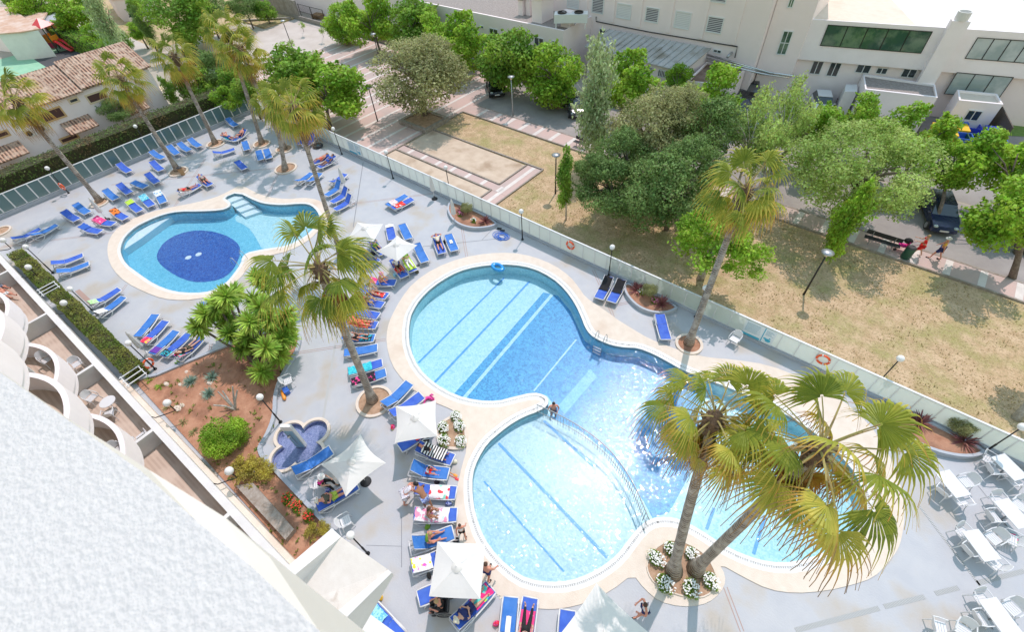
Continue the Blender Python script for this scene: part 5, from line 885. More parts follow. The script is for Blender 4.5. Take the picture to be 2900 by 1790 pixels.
for c, x, y, lab in [('e',655,325,'globe lamp with an orange life ring on its pole'),('e',505,1085,'globe lamp beside the two loungers nearest the first hedge'),('e',930,1490,'globe lamp next to the lounger with a green towel'),('i',1480,490,'globe lamp at the lower end of the long hedge'),('j',235,995,'globe lamp behind the poolside shower'),('b',817,1465,'globe lamp left of the upper blue notice on the fence'),
    ('f',1305,185,'globe lamp on the fence between notice and folded parasols'),('f',1850,340,'globe lamp behind the planter by the blue hose'),('g',100,768,'globe lamp next to the coiled blue hose'),('g',918,1115,'globe lamp behind the two loungers with black towels'),('g',1745,1505,'globe lamp just left of the tall palm trunk'),('l',1010,660,'globe lamp behind the big palm fronds, right of the second life ring'),('l',2045,1290,'globe lamp nearest the cafe tables, cut by the right edge'),
    ('a',1440,1430,'globe lamp behind the palm with the waste bin'),('a',2360,980,'globe lamp near the far corner between two palms'),('n',1065,770,'globe lamp at the tip of the white canopy')]:
    place(LP0, f0, tg(c, x, y), 0, lab, 'lamp', 'globe lamps around the pool deck')
LP1 = proto_lamp(3.4, 1); f1 = [False]
for c, x, y, lab in [('b',1158,1152,'black park lamp on the striped plaza left of the oak'),('g',413,330,'black park lamp beside the slim sapling on the lawn'),('h',340,1290,'black park lamp standing alone on the sunny lawn at right'),('b',350,460,'black park lamp at the far end of the plaza'),('b',1185,605,'black park lamp behind the left of the oak crown'),('a',1240,140,'black park lamp by the parked white car')]: place(LP1, f1, tg(c, x, y), 0, lab, 'lamp', 'park lamps with metal hoods')
l2p = proto_lamp(3.8, 2); l2p.location = tg('c', 10, 1100); props(l2p, 'pale galvanised lamp at the edge of the car park', 'lamp')
# ================================================================ sun loungers
M['blue1'] = mat('cobalt_mesh_fabric', (.022, .09, .50), .7, (.045, .14, .60), 3.0, bump=.1, bscale=60, col3=(.06, .15, .52), scale3=1.3); M['blue2'] = mat('azure_mesh_fabric', (.02, .15, .50), .7, (.045, .20, .60), 3.0, bump=.1, bscale=60, col3=(.06, .20, .53), scale3=1.3)
def proto_lounger(a, bm):
    root = empty('sun_lounger'); W_ = .33; mb = MB()
    for s in (-1, 1): mb.tube([(.96, s * .31, .34), (.7, s * W_, .315), (.25, s * W_, .27), (-.2, s * W_, .26), (-.6, s * W_, .31), (-.98, s * W_, .32)], [.028, .034, .036, .036, .034, .03], 6)
    mb.tube([(.96, -.31, .34), (.96, .31, .34)], .03, 6); mb.tube([(-.98, -W_, .32), (-.98, W_, .32)], .03, 6); mb.tube([(-.3, -W_, .29), (-.3, W_, .29)], .022, 6)
    for s in (-.15, .15): mb.tube([(-.35, s, .28), (-.95, s, .27)], .014, 4)
    mb.build('frame', M['whiteplastic'], root, True)
    for s in (-1, 1):
        mb = MB(); mb.tube([(.72, s * W_, .30), (.86, s * .345, 0)], [.03, .024], 6); mb.build('leg', M['whiteplastic'], root, True)
        mb = MB(); mb.tube([(-.22, s * W_, .27), (-.5, s * .345, .02), (-.74, s * .345, .02), (-.95, s * W_, .3)], [.028, .024, .024, .026], 6); mb.build('leg', M['whiteplastic'], root, True)
    mb = MB(); V = []
    for i in range(7):
        x = -.24 + 1.18 * i / 6; z = .355 - .018 * math.sin(math.pi * i / 6)
        V += [(x, -.285, z + .008), (x, 0, z - .006), (x, .285, z + .008)]
    mb.add(V, [(3 * i + j, 3 * i + 3 + j, 3 * i + 4 + j, 3 * i + 1 + j) for i in range(6) for j in (0, 1)]); mb.build('seat', bm, root, True)
    R_ = Matrix.Translation((-.25, 0, .36)) @ Matrix.Rotation(a, 4, 'Y'); mb = MB(); V = []
    for i in range(5):
        x = -.74 * i / 4; z = -.02 * math.sin(math.pi * i / 4); V += [R_ @ Vector((x, -.285, z)), R_ @ Vector((x, 0, z - .01)), R_ @ Vector((x, .285, z))]
    mb.add(V, [(3 * i + j, 3 * i + 1 + j, 3 * i + 4 + j, 3 * i + 3 + j) for i in range(4) for j in (0, 1)]); b = mb.build('backrest', bm, root, True)
    mb = MB(); mb.tube([R_ @ Vector((0, -.3, 0)), R_ @ Vector((-.75, -.3, 0)), R_ @ Vector((-.75, .3, 0)), R_ @ Vector((0, .3, 0))], .022, 6); mb.build('back_frame', M['whiteplastic'], root, True)
    if a > .3: mb = MB(); q = R_ @ Vector((-.5, 0, -.02)); mb.tube([q + Vector((0, .2, 0)), (-.82, .22, .29)], .014, 5); mb.tube([q - Vector((0, .2, 0)), (-.82, -.22, .29)], .014, 5); mb.build('prop', M['whiteplastic'], root)
    return root
LANG = {0: .06, 1: .42, 2: .85, 3: 1.1}; LPR = {}; LG = {}
def lounger(key, c, hx, hy, fx, fy, a, col, label, cf=None):
    A = tg(c, hx, hy, .36); B = tg(cf or c, fx, fy, .36); d = (B - A); ctr = (A + B) / 2; rz = math.atan2(d.y, d.x); k = (a, col)
    if a >= 2: ctr -= d.normalized() * .1
    if k not in LPR: LPR[k] = proto_lounger(LANG[a], M['blue%d' % col]); o = LPR[k]
    else: o = copy_tree(LPR[k])
    o.location = (ctr.x, ctr.y, 0); o.rotation_euler = (0, 0, rz); props(o, label, 'sun lounger', 'blue and white sun loungers'); LG[key] = (ctr.x, ctr.y, rz, LANG[a]); return o
for r in [
 (1,'a',2160,1135,2265,1205,1,2,'empty lounger nearest the far corner of the teal fence'),(2,'a',2145,1305,2240,1325,1,2,'lounger with a sunbather and turquoise towel near the far corner'),(3,'a',2330,1262,2235,1330,1,1,'lounger with a sunbather just right of the turquoise towel, near the corner'),(4,'a',2325,1345,2350,1425,0,2,'small lounger below the pair of sunbathers near the far corner'),(5,'a',2075,1462,2195,1425,1,1,'lounger seen sideways just below the palm in front of the hedge'),
 (6,'a',1800,1330,1920,1400,1,2,'right lounger of the three along the teal fence'),(7,'a',1700,1370,1820,1440,1,2,'middle lounger of the three along the teal fence'),(8,'a',1600,1390,1710,1480,1,2,'left lounger of the three along the teal fence'),(9,'a',1430,1450,1575,1512,1,2,'lounger behind the trunk of the palm with the waste bin'),(10,'e',1440,30,1555,120,1,1,'lounger below the one behind the palm trunk, left of the waste bin'),
 (11,'e',1115,45,1262,140,1,1,'lounger closest to the teal fence in the left group'),(12,'e',1390,140,1522,245,1,1,'lounger just left below the waste bin palm'),(13,'e',1255,215,1400,270,0,2,'flat azure lounger in the middle of the left group'),(14,'e',1120,240,1262,345,1,1,'cobalt lounger left of the flat azure one'),(15,'e',990,295,1132,400,1,2,'lounger just right of the leftmost palm base'),
 (16,'e',608,510,752,590,1,1,'leftmost of the two empty loungers near the folded parasol'),(17,'e',718,440,855,525,1,2,'right one of the two empty loungers near the folded parasol'),(18,'e',1060,490,1222,580,1,1,'lounger with the orange patterned towel'),(19,'e',890,580,1110,625,1,1,'lounger with the bright pink towel'),(20,'e',755,650,995,700,1,1,'lounger below the pink towel, slightly crumpled blue cloth on its head'),
 (21,'e',1210,400,1362,520,1,1,'lounger with the lime green towel over its head end'),(22,'e',1345,350,1465,465,1,1,'lounger with the turquoise towel over its head end'),(23,'e',1495,310,1565,435,1,2,'lounger with the white and blue patterned towel'),(24,'e',1740,325,1875,255,1,1,'lounger with a sunbather lying on a white towel above the pool tip'),(25,'e',1890,170,2020,262,1,1,'lounger of the man in a grey shirt near the pool tip'),
 (26,'e',2240,10,2345,105,0,1,'solitary lounger above the entry steps of the oval pool'),(27,'e',165,770,355,675,1,1,'left one of the pair facing away at the far left'),(28,'e',340,735,512,640,1,2,'right one of the pair facing away at the far left'),(29,'e',515,1015,782,915,1,1,'upper one of the pair beside the first lamp by the hedge'),(30,'e',565,1095,842,995,1,2,'lower one of the pair beside the first lamp by the hedge'),
 (31,'e',895,1385,1112,1250,1,1,'lounger with a pale green towel by the lamp'),(32,'e',965,1475,1152,1330,1,2,'lounger with a white towel next to the pale green towel')]: lounger(*r)
lounger(33,'i',1335,150,1460,-10,0,2,'lounger half behind the folded parasol in the row by the hedge')
for r in [(34,'i',1385,225,1560,45,0,1,'lounger with a red and pink towel in the row by the hedge'),(35,'i',1465,330,1665,135,0,2,'lounger with a purple towel in the row by the hedge'),(36,'i',1575,350,1785,165,0,1,'lounger with a turquoise and black towel in the row by the hedge'),(37,'i',1725,370,1900,205,1,1,'lounger of the sunbather in a black top beside the red soil'),(38,'e',2000,1375,2120,1300,1,1,'lounger half hidden behind the tallest yucca heads'),
 (40,'b',25,1440,45,1512,0,2,'left one of the two small loungers above the planting circle'),(41,'b',98,1425,122,1500,0,2,'right one of the two small loungers above the planting circle'),(42,'b',492,1275,400,1385,2,1,'left raised lounger near the black tyre tube'),(43,'b',565,1300,450,1400,2,1,'right raised lounger touching the black tyre tube'),(44,'f',690,-10,530,40,1,1,'lounger of the sunburnt sunbather by the plaza fence'),(45,'f',735,5,620,65,1,1,'lounger with a blue patterned towel by the plaza fence'),
 (46,'f',410,220,512,145,1,2,'left one of the pair behind the thin palm trunk'),(47,'f',505,230,600,140,1,2,'right one of the pair crossing the thin palm trunk'),(48,'f',735,235,835,150,1,1,'lounger behind the folded parasol with bags on it'),(49,'f',820,245,655,355,2,2,'topmost of three loungers with upright backs right of the thin palm'),(50,'f',880,315,712,415,2,1,'middle one of three loungers with upright backs'),(51,'f',915,385,745,485,2,1,'lowest of three loungers with upright backs'),
 (52,'f',1265,435,1420,350,0,2,'left of the lone pair in the open deck, pinkish towel'),(53,'f',1310,465,1482,380,0,1,'right of the lone pair in the open deck, red and white towel'),(54,'f',1268,635,1295,760,0,1,'lounger with a white towel between the two parasols'),(55,'f',1390,630,1452,755,0,2,'empty azure lounger right of the upper parasols'),(56,'f',1095,790,1210,900,1,1,'lounger of the reader under the upper parasols'),(57,'f',990,885,1160,985,1,1,'lounger of the person in yellow near the palm fronds'),
 (58,'f',1528,820,1615,990,1,2,'empty lounger right below the second parasol'),(59,'f',1715,745,1772,900,1,1,'lounger of the man with arms behind his head'),(60,'f',1830,725,1890,870,0,2,'lounger with a small white cloth beside the man with raised arms'),(61,'f',1300,970,1425,1130,1,1,'lounger of the person under a red towel'),(62,'f',1400,915,1505,1075,1,1,'lounger of the reader in green with a striped towel'),(63,'f',1085,1170,1310,1175,1,1,'lounger with the pink cushion and seated woman'),
 (64,'f',1020,1250,1240,1305,1,1,'lounger of the person with a red blanket in the poolside row'),(65,'f',975,1335,1200,1390,1,1,'lounger of the woman in black in the poolside row'),(66,'f',920,1440,1160,1495,1,1,'empty lounger in the middle of the poolside row'),(67,'j',885,45,1140,70,1,1,'lounger of the woman in a coral dress'),(68,'j',850,195,1110,190,1,2,'lounger of the man in grey behind the palm trunk'),(69,'j',850,335,1150,285,0,2,'empty azure lounger crossed by the palm trunk'),
 (70,'j',895,510,1190,430,0,1,'lounger with a turquoise towel behind the palm trunk'),(71,'j',920,615,1230,520,0,2,'lounger with a black and pink towel beside the palm base'),(72,'j',1265,815,1425,655,1,2,'lounger with a small red and white bag right of the palm base'),(73,'j',1345,905,1530,770,1,1,'lounger partly under the upper left of the square parasol'),(74,'j',1600,1080,1445,1185,1,1,'lounger with a red towel under the front of the square parasol')]: lounger(*r)
def NZ(x, y, s, ox, oy): return (ox + x / s, oy + y / s)
def lounger_n(key, h, f, a, col, label):
    TO['z'] = (0, 0); lounger(key, 'z', h[0] * 3.36, h[1] * 3.36, f[0] * 3.36, f[1] * 3.36, a, col, label)
for r in [(75,(1192,1272),(1274,1300),1,1,'lounger of the sleeper under a zebra striped towel'),(76,(1176,1330),(1266,1342),2,2,'lounger of the child with a red dress'),(77,(1180,1389),(1289,1396),1,1,'lounger covered by the strawberry patterned towel'),(78,(1180,1461),(1289,1458),1,1,'lounger with a pink flowered towel and a woman in a bikini'),(79,(1176,1548),(1283,1508),2,2,'lounger of the woman in a green top'),
 (80,(1178,1606),(1280,1565),1,1,'lounger with a white towel printed with bright flowers'),(81,(1290,1650),(1207,1687),0,1,'lounger poking out under the left of the big square parasol'),(82,(1296,1765),(1383,1670),1,1,'lounger of the person in navy with a rainbow towel'),(83,(1434,1822),(1444,1722),0,2,'left one of the two loungers at the bottom edge, white cloth on it'),(84,(1484,1822),(1498,1724),0,1,'right one of the two loungers at the bottom edge with legs on it'),(85,(1600,1862),(1606,1762),0,1,'lounger end left of the bottom white parasol'),
 (86,(1122,1800),(1050,1722),0,1,'lounger with light blue clothes beside the white canopy'),(87,T('g',925,1140),T('g',820,1335),1,1,'left lounger with a black towel under the fence lamp'),(88,T('g',1045,1170),T('g',940,1365),1,1,'right lounger with a black towel under the fence lamp'),(89,T('k',1410,-12),T('k',1462,190),0,1,'single narrow blue lounger left of the tall palm by the fence'),(90,T('j',400,1470),T('j',690,1275),1,2,'lounger beside the foot bath, under the star shaped parasol'),(91,T('n',625,300),T('n',925,125),0,1,'lounger of the man in a straw hat')]: lounger_n(*r)
# ---------------------------------------------------------------- towels
def pat(name, a, b, c=None, sc=9.0, r=(.48, .52)):
    return mat(name, a, .85, b, sc, detail=1, ramp=r, col3=c, scale3=sc * .6, ramp3=(.56, .6)) if c else mat(name, a, .85, b, sc, detail=1, ramp=r)
TM = {'turq': pat('turquoise_towel', (.03, .42, .55), (.05, .60, .68)), 'orange': pat('orange_towel', (.85, .22, .03), (.12, .05, .03), None, 6, (.55, .6)), 'pink': pat('pink_towel', (.85, .06, .25), (.9, .35, .5), None, 5, (.6, .62)), 'lime': pat('lime_towel', (.45, .70, .05), (.5, .75, .1)), 'cyan': pat('cyan_towel', (.05, .45, .65), (.3, .7, .8)), 'whiteblue': pat('white_blue_towel', (.75, .8, .82), (.15, .4, .7), None, 7, (.58, .6)),
 'green': pat('pale_green_towel', (.35, .72, .25), (.5, .8, .4)), 'white': mat('white_towel', (.78, .78, .77), .9), 'redpink': pat('red_pink_towel', (.75, .03, .08), (.8, .1, .35), (.85, .6, .05), 4), 'purple': mat('purple_towel', (.14, .04, .35), .9), 'turqblack': pat('turquoise_black_towel', (.03, .45, .55), (.01, .02, .04), None, 9), 'rose': pat('rose_white_towel', (.75, .45, .45), (.78, .72, .72), None, 6), 'red': pat('red_white_towel', (.75, .03, .02), (.8, .75, .75), None, 6, (.6, .62)),
 'blackpink': pat('black_pink_towel', (.015, .01, .02), (.75, .05, .25), None, 6, (.60, .62)), 'zebra': wavemat('zebra_towel', (.78, .77, .75), (.015, .015, .015), 2.3, 'X', 0), 'straw': pat('strawberry_towel', (.8, .78, .78), (.8, .06, .08), (.25, .65, .5), 3.2, (.52, .54)), 'flower': pat('pink_flower_towel', (.78, .75, .78), (.8, .3, .45), (.55, .78, .74), 4), 'bright': pat('bright_flower_towel', (.8, .8, .8), (.7, .75, .05), (.75, .1, .5), 4, (.6, .62)), 'rainbow': pat('rainbow_towel', (.85, .03, .22), (.1, .65, .6), (.45, .75, .1), 3), 'black': mat('black_towel', (.012, .012, .015), .9), 'navy': pat('navy_patterned_towel', (.05, .08, .35), (.4, .45, .7), None, 9), 'coral': mat('coral_cloth', (.85, .16, .10), .85), 'blue': mat('blue_cloth', (.03, .12, .5), .85), 'lightblue': pat('light_blue_clothes', (.15, .5, .75), (.35, .7, .85))}
def towel(key, t0, t1, m, label, w=.62, dy=0.0, dz=.022, crumple=.012, seed=0, name='towel'):
    """cloth lying on the lounger between x = t0 and t1 (metres from its middle, head negative), following seat and backrest"""
    x, y, rz, a = LG[key]; root_m = Matrix.Translation((x, y, 0)) @ Matrix.Rotation(rz, 4, 'Z'); n = max(4, int((t1 - t0) / .09)); k = 7; V = []; rd = random.Random(key * 7 + seed)
    for i in range(n + 1):
        t = t0 + (t1 - t0) * i / n
        for j in range(k):
            yy = (j / (k - 1) - .5) * w * (1 + rd.uniform(-.04, .04)); tt = t + rd.uniform(-.02, .02); h = .36
            if tt < -.25: px, pz = -.25 + (tt + .25) * math.cos(a), .36 - (tt + .25) * math.sin(a) * 1
            else: px, pz = tt, .36
            if a == LANG[0] and tt < -.25: pz = .36 + (-.25 - tt) * math.sin(a)
            over = max(0, abs(yy) - .30); V.append(Vector((px, (yy + dy) if over == 0 else math.copysign(.30 + over * .35, yy) + dy, pz + dz + crumple * math.sin(i * 1.9 + j * 1.3 + key) - over * 1.1 + rd.uniform(0, crumple))))
    mb = MB(); mb.add(V, [(i * k + j, i * k + j + 1, (i + 1) * k + j + 1, (i + 1) * k + j) for i in range(n) for j in range(k - 1)]); o = mb.build(name, TM[m], None, True, label=label, cat='towel'); o.matrix_basis = root_m; return o
for t in [(2,-.5,.1,'turq','turquoise towel on the lounger near the far corner'),(18,-.95,-.3,'orange','orange towel with a dark sun pattern over the lounger head'),(19,-.98,-.1,'pink','bright pink towel hanging over the lounger side',.86),(20,-.95,-.4,'blue','crumpled blue cloth over the lounger head'),(21,-.98,-.55,'lime','lime green towel over the lounger head',.8),(22,-.98,-.3,'cyan','turquoise towel draped over the lounger head'),(23,-.98,-.35,'whiteblue','white towel with blue spots over the lounger head'),
 (31,-.98,-.5,'green','pale green towel at the lounger head by the lamp',.7),(32,-.98,-.4,'white','white towel at the lounger head beside the pale green one'),(34,-.95,-.5,'redpink','red and pink towel at the lounger head'),(35,-.9,-.45,'purple','folded purple towel at the lounger head'),(36,-.95,-.5,'turqblack','turquoise and black towel at the lounger head'),(37,-.95,-.55,'rainbow','colourful towel under the head of the sunbather in black'),(24,-.9,0,'white','white towel under the sunbather above the pool tip'),
 (45,-.8,.4,'navy','blue patterned towel by the plaza fence'),(52,-.7,-.1,'rose','pinkish towel on the left of the lone pair'),(53,-.75,.1,'red','red and white towel on the right of the lone pair'),(54,-.97,-.6,'white','white towel rolled over the lounger head between the parasols',.66),(60,-.3,.1,'white','small white cloth in the middle of the lounger',.22),(61,-.3,.35,'red','red towel over the legs of the person in white',.6),(62,-.6,.75,'lime','lime green towel beneath the reader',.66),(63,-.8,-.35,'pink','pink cushion towel in the poolside row',.5),
 (64,-.1,.75,'red','red blanket over the legs in the poolside row',.42),(65,-.75,-.3,'pink','magenta towel behind the woman in black',.5),(67,-.9,.5,'coral','coral towel under the woman in the coral dress',.6),(68,.1,.8,'turqblack','blue and yellow towel at the foot of the lounger of the man in grey',.5),(70,-.97,.35,'turq','crumpled turquoise towel behind the palm trunk',.66),(71,-.97,.35,'blackpink','black towel with pink bands beside the palm base',.66),(74,-.3,.1,'red','red towel under the front of the square parasol',.5),
 (77,-.3,.65,'straw','white towel with a big red strawberry print',.7),(78,-.95,.6,'flower','mint and pink flowered towel under the woman in a bikini',.7),(80,-.95,-.1,'bright','white towel with yellow and magenta flowers',.62),(82,.0,.9,'rainbow','pink, lime and turquoise rainbow towel',.5),(83,-.3,.3,'white','white crumpled cloth on the bottom edge lounger',.2),(84,-.6,.5,'pink','pink towel under the legs at the bottom edge',.56),(86,.0,.75,'lightblue','light blue clothes spread on the lounger by the canopy',.5),
 (87,-.95,.15,'black','left black towel under the fence lamp',.72),(88,-.95,.1,'black','right black towel under the fence lamp',.72)]:
    key, t0, t1, m, lab = t[:5]; towel(key, t0, t1, m, lab, t[5] if len(t) > 5 else .62, crumple=.03 if m in ('turq', 'lightblue', 'blue') else .012)
# ================================================================ parasols
M['canvas'] = mat('white_parasol_cloth', (.80, .79, .76), .85, (.77, .76, .735), 1.5, bump=.15, bscale=5, trans=.18)
def parasol(px, corner, z, label, half=1.38, base=True, sag=.07, group='open square white parasols'):
    C = g(*px, z); K = g(*corner, z - .2); rz = math.atan2(K.y - C.y, K.x - C.x); root = empty('parasol', (C.x, C.y, 0), rz, label, 'parasol', group); mb = MB(); n = 8; V = [(0, 0, z + .16)]; rings = 6
    for r in range(1, rings + 1):
        f = r / rings
        for q in range(4):
            for i in range(n):
                t = i / n; a = math.pi / 2 * q; A = Vector((math.cos(a), math.sin(a), 0)); B = Vector((math.cos(a + math.pi / 2), math.sin(a + math.pi / 2), 0)); p = A.lerp(B, t) * half * f; inw = 1 - sag * 4 * t * (1 - t) * f; zz = z + .16 - .34 * f * (1 - .10 * math.sin(math.pi * f)) - .10 * 4 * t * (1 - t) * f * (1 - .3 * f); V.append((p.x * inw, p.y * inw, zz))
    m = 4 * n; F = [(0, 1 + j, 1 + (j + 1) % m) for j in range(m)]
    for r in range(rings - 1): F += [(1 + r * m + j, 1 + (r + 1) * m + j, 1 + (r + 1) * m + (j + 1) % m, 1 + r * m + (j + 1) % m) for j in range(m)]
    mb.add(V, F); mb.build('canopy', M['canvas'], root, False)
    mb = MB(); mb.lathe([(.22, z + .10), (.16, z + .17), (.03, z + .23), (0, z + .24)], 12); mb.build('vent_cap', M['canvas'], root, True)
    mb = MB(); mb.tube([(0, 0, .05), (0, 0, z + .3)], .022, 8); mb.build('pole', M['whitemetal'], root, True)
    for q in range(4): a = math.pi / 2 * q; mb = MB(); mb.tube([(0, 0, z + .18), (math.cos(a) * half * .97, math.sin(a) * half * .97, z - .195)], .010, 4); mb.build('rib', M['whitemetal'], root)
    mb = MB(); mb.lathe([(0, 0), (.27, 0), (.27, .04), (.08, .10), (.04, .22), (0, .22)], 18); mb.build('base', M['rubber'], root, True); return root
parasol(T('f', 1030, 672), T('f', 1205, 622), 2.2, 'flat white parasol, upper one of the two beside the tall palm fronds', 1.4, sag=.03)
parasol(T('f', 1335, 828), T('f', 1495, 828), 2.2, 'white parasol, lower one of the pair, over the empty loungers', 1.38)
parasol(T('j', 1515, 965), T('j', 1700, 800), 2.2, 'square white parasol left of the small flower bed', 1.42)
parasol(T('j', 915, 1375), T('j', 1230, 1385), 2.2, 'star shaped white parasol beside the foot bath', 1.5, sag=.15)
parasol(T('n', 1915, 905), T('n', 2188, 668), 2.3, 'large square white parasol over the loungers at the bottom', 1.36, sag=.0)
parasol((1712, 1812), (1690, 1664), 2.5, 'white parasol cut by the bottom edge beside the standing man', 1.75, sag=.03)
def folded(px, label, h=2.15, m='rubber', lean=(0, 0)):
    p = g(*px); root = empty('folded_parasol', p, 0, label, 'parasol', 'folded white parasols'); mb = MB(); n = 16; prof = [(.02, h), (.07, h - .15), (.11, h - .5), (.15, h - 1.0), (.16, h - 1.3), (.10, h - 1.38)]
    mb.add([((r * (1 + .22 * (j % 2))) * math.cos(2 * math.pi * j / n) + lean[0] * z, (r * (1 + .22 * (j % 2))) * math.sin(2 * math.pi * j / n) + lean[1] * z, z) for r, z in prof for j in range(n)], [(i * n + j, (i + 1) * n + j, (i + 1) * n + (j + 1) % n, i * n + (j + 1) % n) for i in range(len(prof) - 1) for j in range(n)]); mb.build('canopy', M['canvas'], root)
    mb = MB(); mb.tube([(0, 0, 0), (lean[0] * h, lean[1] * h, h + .05)], .02, 8); mb.build('pole', M['whitemetal'], root); mb = MB(); mb.lathe([(0, 0), (.25, 0), (.25, .05), (.07, .1), (.04, .3), (0, .3)], 16); mb.build('base', M[m], root, True)
for px, lab, m in [(T('e', 1020, 580), 'folded parasol in front of the leftmost palm', 'rubber'), (T('f', 862, 300), 'folded parasol beside the three upright loungers', 'rubber'), (T('f', 1700, 380), 'folded parasol standing against the fence', 'rubber'), (T('f', 1895, 605), 'folded parasol with a white base beside the planter', 'whiteplastic'), (T('i', 1415, 350), 'folded parasol in the lounger row by the hedge', 'whiteplastic')]: folded(px, lab, 2.15, m)
# ================================================================ plastic chairs and tables
def proto_chair(mtl='whiteplastic'):
    root = empty('plastic_chair'); m = M[mtl]; mb = MB()
    for i in range(5): mb.box(-.22, .22, -.20 + i * .088, -.125 + i * .088, .42, .445)
    mb.box(-.235, -.21, -.21, .23, .40, .44); mb.box(.21, .235, -.21, .23, .40, .44); mb.build('seat', m, root); mb = MB(); V = []
    for i in range(9):
        a = -1 + i / 4; x = .24 * a; y = -.24 - .05 * (1 - a * a); zt = .86 - .10 * a ** 4; V += [(x, y + .05, .47), (x, y - .07, zt), (x, y + .035, .47), (x, y - .085, zt)]
    mb.add(V, [f for i in range(8) for f in ((4 * i, 4 * i + 4, 4 * i + 5, 4 * i + 1), (4 * i + 2, 4 * i + 3, 4 * i + 7, 4 * i + 6), (4 * i + 1, 4 * i + 5, 4 * i + 7, 4 * i + 3))]); mb.build('backrest', m, root)
    for s in (-1, 1):
        mb = MB(); mb.tube([(s * .25, -.30, .68), (s * .29, -.1, .66), (s * .29, .22, .64), (s * .27, .26, .44)], .022, 5); mb.build('armrest', m, root)
        for y, yy in ((-.2, -.27), (.2, .27)): mb = MB(); mb.tube([(s * .22, y, .43), (s * .27, yy, 0)], [.025, .018], 5); mb.build('leg', m, root)
    return root
CH0 = proto_chair(); fch = [False]
def chair(p, look, label, group='white plastic armchairs'):
    """look: point the chair faces"""
    d = Vector(look[:2]) - Vector(p[:2]); place(CH0, fch, (p[0], p[1], p[2] if len(p) > 2 else 0), math.atan2(d.y, d.x) - math.pi / 2, label, 'chair', group)
def table(px, pxb, L_, W_, label):
    C = g(*px, .72); Bq = g(*pxb, .72); rz = math.atan2(Bq.y - C.y, Bq.x - C.x); root = empty('cafe_table', (C.x, C.y, 0), rz, label, 'table', 'rectangular white cafe tables'); mb = MB(); mb.box(-L_ / 2, L_ / 2, -W_ / 2, W_ / 2, .69, .725); mb.build('table_top', M['whiteplastic'], root); mb = MB(); mb.tube([(0, 0, .05), (0, 0, .69)], .04, 8); mb.build('column', M['galv'], root)
    mb = MB(); mb.beam((-.3, 0, .04), (.3, 0, .04), .06, .05); mb.beam((0, -.3, .04), (0, .3, .04), .06, .05); mb.build('foot', M['galv'], root); return root.location.copy(), rz
Z5 = lambda x, y: (2400 + x / 4.878, 1200 + y / 4.878); Z6 = lambda x, y: (2400 + x / 4.878, 1480 + y / 4.878)
CS = [(Z5(1455,830), Z5(1545,935), 'cafe table standing alone nearest the pool', [((1640,800),'right','chair on the right of the lone cafe table',5), ((1560,1060),'b','chair at the lower end of the lone cafe table',5), ((1320,930),'l','chair on the left of the lone cafe table',5)]),
      (Z5(2240,600), Z5(2330,690), 'cafe table nearest the fence lamp', [((1960,500),'','chair at the upper left of the table by the fence lamp',5), ((2010,640),'','chair at the lower left of the table by the fence lamp',5), ((2320,800),'','chair at the lower end of the table by the fence lamp',5)]),
      (Z5(2290,1240), Z5(2390,1350), 'cafe table at the right edge, middle of the group', [((2080,1070),'','chair at the upper left of the table at the right edge',5), ((2010,1290),'','chair with slatted seat left of the table at the right edge',5), ((2380,1120),'','chair beyond the table at the right edge',5)]),
      (Z6(1850,315), Z6(1960,460), 'cafe table with the chair of the bag nearby', [((1600,150),'','chair at the upper left of the central cafe table',6), ((1690,380),'','chair tilted against the left of the central cafe table',6), ((2030,560),'','chair at the lower end of the central cafe table',6), ((2020,215),'','chair on the right of the central cafe table',6)]),
      (Z6(2110,1300), Z6(2220,1450), 'lowest cafe table, near the drain gratings', [((1860,1070),'','chair at the upper left of the lowest cafe table',6), ((1840,1330),'','chair at the left of the lowest cafe table',6), ((2270,1180),'','chair on the right of the lowest cafe table',6)])]
for c, e_, lab, chs in CS:
    P, rz = table(c, e_, 1.15, .72, lab)
    for (x, y), _, cl, zz in chs: q = g(*(Z5 if zz == 5 else Z6)(x, y), .44); chair(q.xy, P.xy, cl)
for px, look, lab in [(Z6(1270,1460),Z6(1500,1600),'chair at the bottom edge left of the lowest table'),(Z6(1600,1490),Z6(1450,1700),'second chair at the bottom edge left of the lowest table'),(T('j',300,600),T('j',900,400),'chair beside the curved kerb with a red float next to it'),(T('k',2120,200),T('k',1700,700),'chair alone by the fence under the second notice'),(T('n',850,460),T('n',1200,300),'empty chair right of the straw hat man'),(T('n',590,100),T('n',800,90),'chair of the woman in magenta'),(Z6(2260,230),Z6(2100,250),'chair with a striped bag on it')]: q = g(*px, .44); chair(q.xy, g(*look).xy, lab)
# hotel terrace furniture
P = tg('i', 1022, 800, .72); root = empty('round_table', (P.x, P.y, .05), 0, 'round white table on the wood floored terrace', 'table'); mb = MB(); mb.lathe([(0, .66), (.40, .66), (.40, .69), (0, .69)], 24); mb.build('table_top', M['whiteplastic'], root)
for a in (0, 2.1, 4.2): mb = MB(); mb.tube([(0, 0, .66), (.3 * math.cos(a), .3 * math.sin(a), 0)], .018, 5); mb.build('leg', M['whiteplastic'], root)
for (x, y), lab in [((870,760),'chair left of the round terrace table'),((1035,915),'chair below the round terrace table'),((730,440),'chair on the terrace above the third partition'),((1350,1130),'chair near the lower terrace partition')]: q = tg('i', x, y, .49); chair((q.x, min(q.y, yl(q.x) - .75), .05), (P.x, P.y), lab, 'white chairs on the hotel terraces')
for (x, y), z, lab in [((450,395),2.98,'stacked white chair on the curved balcony'),((1120,1270),2.98,'white chair on the lowest curved balcony')]: q = tg('i', x, y, z + .44); chair((q.x, q.y, z + .02), (q.x + 1, q.y + .2), lab, 'white chairs on the balconies')
